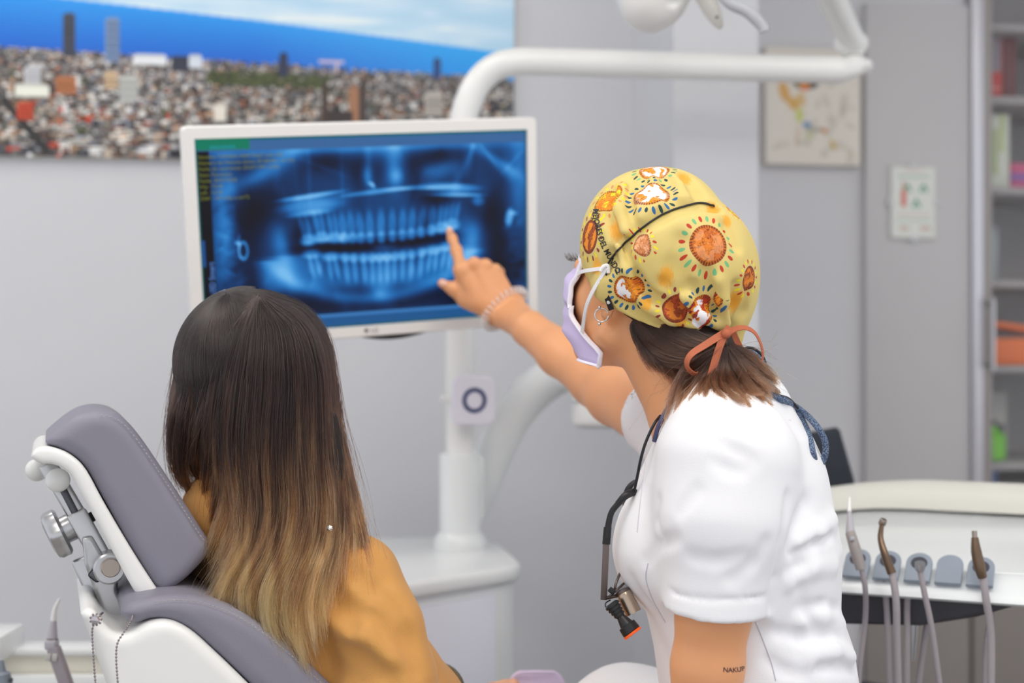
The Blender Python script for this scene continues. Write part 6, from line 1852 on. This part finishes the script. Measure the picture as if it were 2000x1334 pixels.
tube('frame_bar', [P(1184, 1168, LD_), P(1205, 1164, LD_ + 0.005), P(1230, 1162, LD_ + 0.02), P(1250, 1163, LD_ + 0.04)], 0.0022, m_gun, lo, n=24)
tube('lens_rim', [P(1200, 1155, LD_), P(1203, 1140, LD_), P(1210, 1122, LD_ + 0.01), P(1216, 1110, LD_ + 0.02)], 0.0015, m_gun, lo, n=20)
tube('lens_rim', [P(1190, 1165, LD_), P(1205, 1152, LD_ + 0.0), P(1218, 1140, LD_ + 0.01), P(1226, 1136, LD_ + 0.02)], 0.0013, m_gun, lo, n=20)
mlens = mat('loupe_lens', (216, 214, 220), 0.05, noise=0.0, alpha=0.45)
prism('lens', [P(1192, 1164, LD_ + 0.004), P(1206, 1146, LD_ + 0.006), P(1222, 1138, LD_ + 0.012), P(1236, 1146, LD_ + 0.012), P(1244, 1162, LD_ + 0.01)], Vector((0, 0.002, 0.001)), mlens, lo)
slab('hinge_block', P(1190, 1150, LD_ - 0.004), P(1200, 1158, LD_ - 0.004), 0.006, 0.006, m_black, lo)
ax = (P(1236, 1192, LD_) - P(1216, 1152, LD_ + 0.005)).normalized()
tl = lathe('telescope', P(1217, 1156, LD_ + 0.002), ax, [(0, 0.0072), (0.002, 0.0082), (0.006, 0.0086), (0.022, 0.0092), (0.026, 0.0092), (0.026, 0.007)], mat('champagne_metal', (184, 166, 148), 0.3, 0.9), lo, seg=30)
lathe('eyepiece_ring', P(1216, 1154, LD_ + 0.002), ax, [(-0.002, 0.0055), (-0.001, 0.0078), (0.002, 0.008)], m_gun, tl, seg=30)
la = (P(1228, 1224, LD_ - 0.012) - P(1196, 1180, LD_ - 0.006)).normalized()
l0 = P(1193, 1178, LD_ - 0.010)
pr = [(0, 0.006)]
for k in range(4): pr += [(0.002 + 0.004 * k, 0.0088 - 0.0008 * k), (0.0045 + 0.004 * k, 0.0088 - 0.0008 * k), (0.0046 + 0.004 * k, 0.0072 - 0.0006 * k), (0.0058 + 0.004 * k, 0.0072 - 0.0006 * k)]
hl_ = lathe('headlight_heatsink', l0, la, pr, m_black, lo, seg=26)
lathe('headlight_cone', l0 + la * 0.0165, la, [(0, 0.0042), (0.012, 0.0078), (0.0125, 0.010), (0.021, 0.0108), (0.022, 0.0102)], m_black, hl_, seg=30)
lathe('orange_filter', l0 + la * 0.0385, la, [(0, 0.0112), (0.0024, 0.0112), (0.003, 0.0104)], mat('orange_lens', (246, 100, 30), 0.3, emit=((246, 90, 20), 0.15)), hl_, seg=30)
tube('light_cable', [P(1192, 1172, LD_), P(1183, 1178, LD_ - 0.004), P(1184, 1186, LD_ - 0.008), P(1192, 1182, LD_ - 0.012)], 0.0008, m_black, hl_, n=20, seg=6)

def laid(pts, lift, b=None):
    """Points on the uniform's visible surface (pixel, pixel) or free points (px, py, depth)."""
    out = []
    for p in pts:
        if len(p) == 3: out.append(P(*p)); continue
        h, n = hit(b or bvh_top, *p)
        if h is not None: out.append(h + n * lift)
    return out
def cord_material():
    m = bpy.data.materials.new('braided_cord'); m.use_nodes = True
    nt = m.node_tree; b = nt.nodes['Principled BSDF']; b.inputs['Roughness'].default_value = 0.7
    nb = NB(nt); tc = nt.nodes.new('ShaderNodeTexCoord')
    v = nt.nodes.new('ShaderNodeTexVoronoi'); v.inputs['Scale'].default_value = 620
    nt.links.new(tc.outputs['Object'], v.inputs['Vector'])
    c = nb.mix(nb.step(0.45, v.outputs['Distance'], 0.2), srgb(128, 148, 176), srgb(64, 80, 108))
    nb.link(c, b.inputs['Base Color'])
    bp = nt.nodes.new('ShaderNodeBump'); bp.inputs['Strength'].default_value = 0.5; bp.inputs['Distance'].default_value = 0.0008; bp.invert = True
    nt.links.new(v.outputs['Distance'], bp.inputs['Height']); nt.links.new(bp.outputs[0], b.inputs['Normal'])
    return m
m_cord = cord_material()
nk = thing('neck_cord', 'blue-grey braided neck cord with a loop hanging down the dentist back', 'cord', P(1560, 850, 1.60))
DB = 1.60
bk = lambda pts, lift=0.004, d0=1.60: onto(pts, lift, d0, [bvh_top])
tube('cord_loop', bk([(1470, 690), (1490, 715), (1502, 750), (1520, 778), (1555, 803), (1578, 845), (1588, 885)]) + [P(1594, 908, DB - 0.02), P(1604, 906, DB - 0.022), P(1612, 885, DB - 0.025), P(1610, 858, DB - 0.028), P(1590, 826, DB - 0.03)] + bk([(1562, 800), (1530, 780)], 0.010), 0.0036, m_cord, nk, n=160, seg=12)
tube('cord_nape', bk([(1440, 692), (1465, 688), (1484, 702), (1498, 730), (1508, 765)], 0.006, 1.575), 0.0034, m_cord, nk, n=60, seg=12)
tube('lamp_cable', bk([(1444, 684), (1468, 680), (1490, 698), (1502, 740), (1514, 768), (1540, 779), (1558, 797)], 0.004, 1.58), 0.0018, m_cable, nk, n=80, seg=8)
fr = laid([(1290, 812, 1.585), (1278, 828, 1.575), (1262, 862, 1.57), (1252, 895, 1.57), (1245, 930, 1.575), (1238, 962, 1.58)], 0.003)
tube('front_cable', fr, 0.0017, m_cable, nk, n=60, seg=8)
tube('front_cord', [P(1318, 782, 1.57), P(1302, 800, 1.565), P(1293, 818, 1.56), P(1284, 838, 1.56), P(1278, 862, 1.565)], 0.0026, mat('navy_cord', (72, 74, 110), 0.7), nk, n=40, seg=10)

# ================================================================ the patient
pat = thing('person', 'long-haired patient in a mustard top seated in the dental chair', 'person', (-0.25, 1.72, 0))
m_skin2 = mat('skin_fair', (232, 176, 142), 0.5, noise=0.05, sss=0.1)
pf = Vector((0.5, 0.87, 0)).normalized(); pr_ = Vector((0.87, -0.5, 0)).normalized()
f2 = Vector((0.42, 0.91, 0)).normalized(); pit2 = math.radians(10)
gx = (f2 * math.cos(pit2) + Vector((0, 0, math.sin(pit2)))).normalized(); gy = Vector((0, 0, 1)).cross(f2).normalized(); gz = gx.cross(gy).normalized()
GM = np.array([[gx[i], gy[i], gz[i]] for i in range(3)])
GO = P(505, 752, 1.69)
def gp(x, y, z): return GO + gx * x + gy * y + gz * z
sp = SDF(rng(-0.56, 0.06, 0.005), rng(1.46, 2.06, 0.005), vgrid([(0.50, 1.40, 0.005)]))
sp.ell(gp(-0.010, 0, 0.030), (0.080, 0.062, 0.070), GM, 0.01); sp.ell(gp(0.036, 0, -0.025), (0.062, 0.058, 0.082), GM, 0.02)
for s in (1, -1):
    sp.cone(gp(0.004, s * 0.052, -0.058), gp(0.068, s * 0.014, -0.098), 0.018, 0.016, 0.03); sp.ell(gp(0.06, s * 0.034, -0.028), (0.03, 0.026, 0.028), GM, 0.015)
    sp.cone(gp(0.088, s * 0.012, 0.026), gp(0.074, s * 0.05, 0.022), 0.009, 0.008, 0.012)
    sp.ell(gp(0.096, s * 0.033, 0.004), (0.012, 0.014, 0.009), GM, 0.006, 's'); sp.ell(gp(0.080, s * 0.032, 0.003), (0.0115, 0.0125, 0.0115), GM, 0.002)
    sp.ell(gp(-0.006, s * 0.070, -0.004), (0.017, 0.007, 0.028), GM, 0.004)
sp.cone(gp(0.096, 0, 0.004), gp(0.114, 0, -0.032), 0.007, 0.011, 0.008)
sp.ell(gp(0.095, 0, -0.058), (0.010, 0.02, 0.006), GM, 0.004); sp.ell(gp(0.093, 0, -0.070), (0.010, 0.018, 0.006), GM, 0.004); sp.ell(gp(0.082, 0, -0.100), (0.018, 0.02, 0.016), GM, 0.014)
sp.cone(gp(-0.012, 0, -0.045), P(535, 1010, 1.70), 0.050, 0.055, 0.02); sp.cone(P(535, 1010, 1.70), P(560, 1100, 1.70), 0.05, 0.06, 0.02)
# trunk, arms, hands
sp.etube([(P(560, 1110, 1.70), 0.06, 0.10), (P(620, 1210, 1.70), 0.075, 0.11), (P(700, 1330, 1.72), 0.08, 0.10)], pf, pr_, 0.02)
RS = P(700, 1140, 1.63); RE = P(772, 1420, 1.60); RW = P(872, 1384, 1.80)
sp.cone(P(580, 1110, 1.68), RS, 0.045, 0.036, 0.02); sp.cone(RS, RE, 0.036, 0.034, 0.02); sp.cone(RE, RW, 0.034, 0.024, 0.02)
LS2 = P(440, 1080, 1.77); LE2 = P(560, 1400, 1.95); LW2 = P(800, 1420, 1.98)
sp.cone(P(530, 1100, 1.72), LS2, 0.045, 0.036, 0.02); sp.cone(LS2, LE2, 0.036, 0.034, 0.02); sp.cone(LE2, LW2, 0.034, 0.024, 0.02)
HN = P(945, 1372, 1.88)
sp.cone(RW, HN, 0.023, 0.019, 0.012)
for k, (a, b_, c_) in enumerate((((962, 1356), (984, 1340), (1004, 1336)), ((968, 1370), (996, 1356), (1016, 1356)), ((966, 1384), (996, 1374), (1012, 1378)), ((958, 1396), (984, 1390), (1000, 1398)))):
    dk = 1.90 + 0.012 * k
    sp.chain([HN, P(*a, dk), P(*b_, dk), P(*c_, dk - 0.004)], [0.012, 0.0095, 0.0085, 0.0078], 0.005)
sp.chain([HN, P(960, 1350, 1.86), P(985, 1344, 1.855), P(1004, 1350, 1.86)], [0.013, 0.011, 0.0095, 0.008], 0.005)
V, Fc = sp.mesh(2); pbody = add('body', V, Fc, m_skin2, pat, label='fair skin of face and hands'); del sp

# mustard top
m_must = mat('mustard_crepe', (206, 150, 80), 0.78, noise=0.05, scale=40, bump=0.25, bump_scale=700, sheen=0.15)
sg = SDF(rng(-0.56, 0.0, 0.0042), rng(1.44, 2.06, 0.0045), rng(0.48, 1.10, 0.0042))
sg.etube([(P(545, 1075, 1.70), 0.060, 0.085), (P(560, 1120, 1.70), 0.080, 0.125), (P(590, 1180, 1.70), 0.092, 0.135), (P(650, 1270, 1.70), 0.10, 0.135), (P(715, 1360, 1.71), 0.105, 0.125), (P(790, 1480, 1.75), 0.12, 0.14)], pf, pr_, 0.02)
sg.cone(P(580, 1095, 1.68), P(698, 1130, 1.635), 0.058, 0.044, 0.04); sg.chain([P(698, 1130, 1.635), P(735, 1230, 1.61), P(760, 1330, 1.60), RE], [0.046, 0.050, 0.050, 0.047], 0.02)
sg.chain([RE, P(835, 1370, 1.70), RW + Vector((-0.008, -0.015, 0))], [0.046, 0.036, 0.029], 0.02)
sg.cone(P(530, 1095, 1.72), LS2, 0.055, 0.045, 0.04); sg.chain([LS2, LE2, LW2 + Vector((-0.02, 0, 0))], [0.046, 0.046, 0.03], 0.02)
sg.chain([P(405, 985, 1.72), P(440, 985, 1.66), P(510, 1000, 1.645), P(580, 1020, 1.66)], [0.030, 0.032, 0.030, 0.028], 0.03)   # rolled collar
sg.cone(P(470, 1010, 1.68), P(560, 1120, 1.68), 0.06, 0.07, 0.03)
sg.cone(gp(-0.012, 0, -0.06), P(540, 1000, 1.70), 0.053, 0.056, 0.006, 's')
V0, F0 = sg.mesh(1); bv = bvh_of(V0, F0)
S_ = lambda pts, r=0.006, d=-0.003, k=0.016: crease(sg, bv, pts, r, d, k, 's')
U_ = lambda pts, r=0.006, d=0.004, k=0.016: crease(sg, bv, pts, r, d, k, 'u')
S_([(700, 1120), (735, 1150), (770, 1190)], 0.005, -0.003); S_([(690, 1200), (740, 1220), (790, 1260)], 0.007, -0.004, 0.022); U_([(640, 1180), (700, 1240), (760, 1290)], 0.008, 0.005, 0.02)
S_([(640, 1260), (700, 1290), (760, 1330)], 0.007, -0.003, 0.022); S_([(600, 1240), (640, 1300), (700, 1330)], 0.007, -0.004, 0.022); S_([(770, 1180), (795, 1240), (815, 1310)], 0.005, -0.002, 0.014)
S_([(640, 1120), (660, 1180), (690, 1220)], 0.006, -0.004, 0.02); S_([(730, 1090), (755, 1130)], 0.004, -0.002, 0.01)
V, Fc = sg.mesh(2); ptop = add('mustard_top', V, Fc, m_must, pat, label='mustard yellow long-sleeved top'); bvh_must = bvh_of(V, Fc); del sg
# lower body on the chair
sl_ = SDF(rng(-0.25, 0.75, 0.010), rng(1.60, 2.25, 0.010), rng(0.40, 0.86, 0.010))
hp0 = P(790, 1500, 1.76); hp0 = Vector((-0.14, 1.78, 0.59))
sl_.ell(hp0, (0.14, 0.15, 0.10), None, 0.03)
for s in (1, -1):
    a = hp0 + cw * 0.08 * s + cc * 0.05; b_ = a + cc * 0.36 + Vector((0, 0, -0.11)); c_ = b_ + cc * 0.16 + Vector((0, 0, -0.05))
    sl_.chain([a, b_, c_], [0.08, 0.06, 0.05], 0.03)
V, Fc = sl_.mesh(2); add('trousers', V, Fc, mat('dark_denim', (60, 66, 86), 0.8, noise=0.1), pat)

# ---------------------------------------------------------------- the patient's hair
q = lambda x, y, d: P(x, y, d)
guides = [
    [q(492, 578, 1.66), q(430, 592, 1.68), q(385, 630, 1.70), q(355, 690, 1.70), q(340, 770, 1.70), q(334, 850, 1.69), q(338, 910, 1.68), q(350, 950, 1.68)],
    [q(498, 580, 1.64), q(440, 605, 1.645), q(400, 660, 1.635), q(375, 730, 1.63), q(360, 800, 1.63), q(355, 860, 1.64), q(362, 905, 1.65), q(375, 930, 1.66)],
    [q(502, 584, 1.62), q(462, 630, 1.605), q(430, 700, 1.59), q(412, 780, 1.59), q(402, 850, 1.60), q(402, 900, 1.62), q(415, 935, 1.64), q(430, 950, 1.65)],
    [q(505, 588, 1.61), q(485, 640, 1.59), q(470, 720, 1.575), q(460, 800, 1.575), q(455, 880, 1.58), q(465, 960, 1.585), q(470, 1040, 1.585), q(440, 1110, 1.575), q(405, 1170, 1.57)],
    [q(508, 588, 1.61), q(510, 650, 1.585), q(505, 740, 1.57), q(498, 830, 1.57), q(500, 910, 1.575), q(505, 990, 1.58), q(490, 1070, 1.58), q(455, 1140, 1.575), q(440, 1190, 1.57)],
    [q(510, 588, 1.61), q(540, 650, 1.585), q(545, 740, 1.57), q(540, 830, 1.57), q(538, 920, 1.575), q(540, 1000, 1.58), q(520, 1080, 1.575), q(485, 1150, 1.57), q(495, 1215, 1.57)],
    [q(512, 586, 1.615), q(570, 645, 1.59), q(588, 730, 1.58), q(588, 820, 1.58), q(586, 920, 1.58), q(588, 1000, 1.58), q(570, 1080, 1.575), q(540, 1150, 1.565), q(545, 1220, 1.565), q(570, 1270, 1.565)],
    [q(513, 582, 1.62), q(590, 630, 1.61), q(622, 710, 1.60), q(628, 800, 1.60), q(632, 900, 1.60), q(640, 990, 1.595), q(632, 1070, 1.585), q(605, 1140, 1.57), q(590, 1210, 1.565), q(602, 1285, 1.565)],
    [q(514, 578, 1.64), q(596, 612, 1.655), q(634, 680, 1.655), q(645, 770, 1.65), q(655, 860, 1.64), q(668, 950, 1.63), q(676, 1030, 1.61), q(665, 1090, 1.59), q(650, 1150, 1.575)],
    [q(514, 575, 1.655), q(590, 598, 1.68), q(636, 655, 1.69), q(652, 740, 1.68), q(664, 830, 1.67), q(684, 920, 1.65), q(702, 1000, 1.63), q(720, 1070, 1.61), q(732, 1120, 1.60)],
]
# solid core under the strands
sh = SDF(rng(-0.46, -0.14, 0.0035), rng(1.53, 1.80, 0.0035), rng(0.92, 1.27, 0.0035))
sh.ell(gp(-0.012, 0, 0.032), (0.092, 0.076, 0.082), GM, 0.01)
sh.plane(gp(0.045, 0, 0), gx - gz * 0.35)
for gi_, gd in enumerate(guides):
    if gi_ in (0, 8, 9): continue
    c = spline(gd, 24)
    n_ = 24 if gi_ in (0, 1, 2) else 15
    off = np.array([0, 0.030, 0])
    if gi_ in (0, 1): off = np.array([0.024, 0.010, 0])
    if gi_ in (8, 9): off = np.array([-0.024, 0.010, 0])
    for i in range(9, n_ - 2): sh.cone(c[i] + off, c[i + 1] + off, 0.0135, 0.0135, 0.018)
V, Fc = sh.mesh(3)
m_core = bpy.data.materials.new('hair_core'); m_core.use_nodes = True
b_ = m_core.node_tree.nodes['Principled BSDF']; nb = NB(m_core.node_tree); tc = m_core.node_tree.nodes.new('ShaderNodeTexCoord')
nb.link(nb.mix(nb.noise(nb.vm('MULTIPLY', tc.outputs['Object'], (1, 1, 0.08)), 260, 2), srgb(20, 14, 13), srgb(36, 24, 20)), b_.inputs['Base Color']); b_.inputs['Roughness'].default_value = 0.6
ph_ = add('hair', V, Fc, m_core, pat, label='long straight hair, dark brown fading to golden tips'); del sh
m_omb = hair_mat('ombre_hair', [(0.0, (24, 16, 14)), (0.36, (34, 21, 17)), (0.54, (74, 44, 28)), (0.70, (142, 94, 54)), (0.86, (190, 138, 84)), (1.0, (212, 162, 104))], 0.22, 0.46, z_span=(P(0, 640, 1.6).z, P(0, 1210, 1.57).z))
def clear_head(S, seed):
    """Strands lie outside the skull: points inside the head's ellipsoid move out to it."""
    g = np.random.default_rng(seed)
    c = np.array(gp(-0.012, 0, 0.032)); r = np.array((0.095, 0.079, 0.085)) * (1 + 0.035 * g.random((len(S), 1, 1)))
    q_ = (S - c) @ GM
    e = q_.copy(); low = q_[..., 2:] < 0; e[..., 2:] = np.where(low, q_[..., 2:] * 0.3, q_[..., 2:])
    k = np.linalg.norm(e / r, axis=2, keepdims=True)
    f = np.where((k < 1) & (q_[..., 2:] > -0.17), 1 / np.maximum(k, 0.2), 1.0)
    f = 1 + (f - 1) * np.clip((q_[..., 2:] + 0.17) / 0.10, 0, 1)
    q_ = np.concatenate([q_[..., :2] * f, np.where(low, q_[..., 2:], q_[..., 2:] * f)], 2)
    return q_ @ GM.T + c
hair_curves('long_strands', clear_head(grow(guides, 17000, 36, 0.0055, 21, 150, 0.66, 0.0040, (0.70, 1.04), gw=[1.5, 1.2, 1, 1, 1, 1, 1, 1.1, 1.0], tight=0.5), 3), 0.00022, 0.00012, m_omb, ph_)
def crown(n, K, seed):
    """Strands combed over the skull from the crown down to ear height."""
    g = np.random.default_rng(seed)
    c = np.array(gp(-0.012, 0, 0.032)); r = np.array((0.095, 0.079, 0.085)) * (1.005 + 0.04 * g.random((n, 1, 1)))
    az = g.uniform(-2.3, 2.3, (n, 1)); th0 = g.uniform(0.02, 0.5, (n, 1)); th1 = g.uniform(1.5, 1.95, (n, 1))
    th = th0 + (th1 - th0) * np.linspace(0, 1, K)[None] ; az = az + 0.03 * np.sin(th * g.uniform(2, 6, (n, 1)) + g.uniform(0, 6, (n, 1)))
    q_ = np.stack([-np.sin(th) * np.cos(az), np.sin(th) * np.sin(az), np.cos(th)], 2)
    tilt = 0.30                                   # the crown sits towards the back
    x, z = q_[..., 0] * math.cos(tilt) - q_[..., 2] * math.sin(tilt), q_[..., 0] * math.sin(tilt) + q_[..., 2] * math.cos(tilt)
    q_ = np.stack([x, q_[..., 1], z], 2) * r
    return q_ @ GM.T + c
hair_curves('crown_strands', crown(7000, 20, 31), 0.00026, 0.0002, m_omb, ph_)
hair_curves('crossing_strands', clear_head(grow(guides, 3000, 36, 0.0075, 27, 300, 0.35, 0.0085, (0.55, 1.05), fray=0.006), 5), 0.0002, 0.0001, m_omb, ph_)
hair_curves('loose_strands', clear_head(grow(guides, 500, 34, 0.012, 22, 400, 0.1, 0.006, (0.5, 1.06), fray=0.010), 4), 0.00013, 0.00008, m_omb, ph_)
# tiny crystal ear-ring under the hair
lathe('earring', P(644, 1032, 1.575), (0, -1, 0), [(0, 0.0022), (0.001, 0.0034), (0.003, 0.0012)], m_silver, pat, seg=8)
# wrist band
bc_ = P(852, 1352, 1.765); ax = (RW - RE).normalized()
lathe('wrist_band', bc_ - ax * 0.006, ax, [(0, 0.034), (0.001, 0.0365), (0.011, 0.0365), (0.012, 0.034)], mat('antique_brass', (120, 104, 72), 0.35, 0.9, noise=0.3, scale=150), pat, seg=30)
# spare mask held in the hand
t = thing('folded_mask', 'lilac folded face mask held in the patient hand', 'face mask', P(1040, 1334, 1.90))
pts = [(992, 1332), (1002, 1318), (1014, 1311), (1050, 1310), (1082, 1311), (1094, 1318), (1104, 1334), (1110, 1365), (1060, 1390), (1005, 1380)]
prism('mask_cloth', [P(x, y, 1.90 + 0.0003 * (x - 990)) for x, y in pts], Vector((0, 0.008, 0)), mat('lilac_cloth', (216, 200, 226), 0.8, noise=0.04), t, bevel=0.003)
tube('mask_fold', [P(1000, 1330, 1.898), P(1012, 1316, 1.9), P(1050, 1313, 1.91), P(1084, 1314, 1.925)], 0.0018, mat('lilac_cloth', (216, 200, 226), 0.8), t, n=30, seg=8)

# stool that carries the dentist
t = thing('dentist_stool', 'round white-based stool under the dentist', 'stool', (0.30, 1.645, 0))
lathe('seat', (0.30, 1.645, 0.485), (0, 0, 1), [(0, 0.15), (0.012, 0.175), (0.05, 0.18), (0.065, 0.165)], m_leather, t)
lathe('column', (0.30, 1.645, 0.07), (0, 0, 1), [(0, 0.03), (0.2, 0.03), (0.21, 0.02), (0.415, 0.02)], m_metal, t)
lathe('base', (0.32, 1.645, 0.0), (0, 0, 1), [(0, 0.17), (0.02, 0.17), (0.04, 0.15), (0.07, 0.04)], m_white, t)
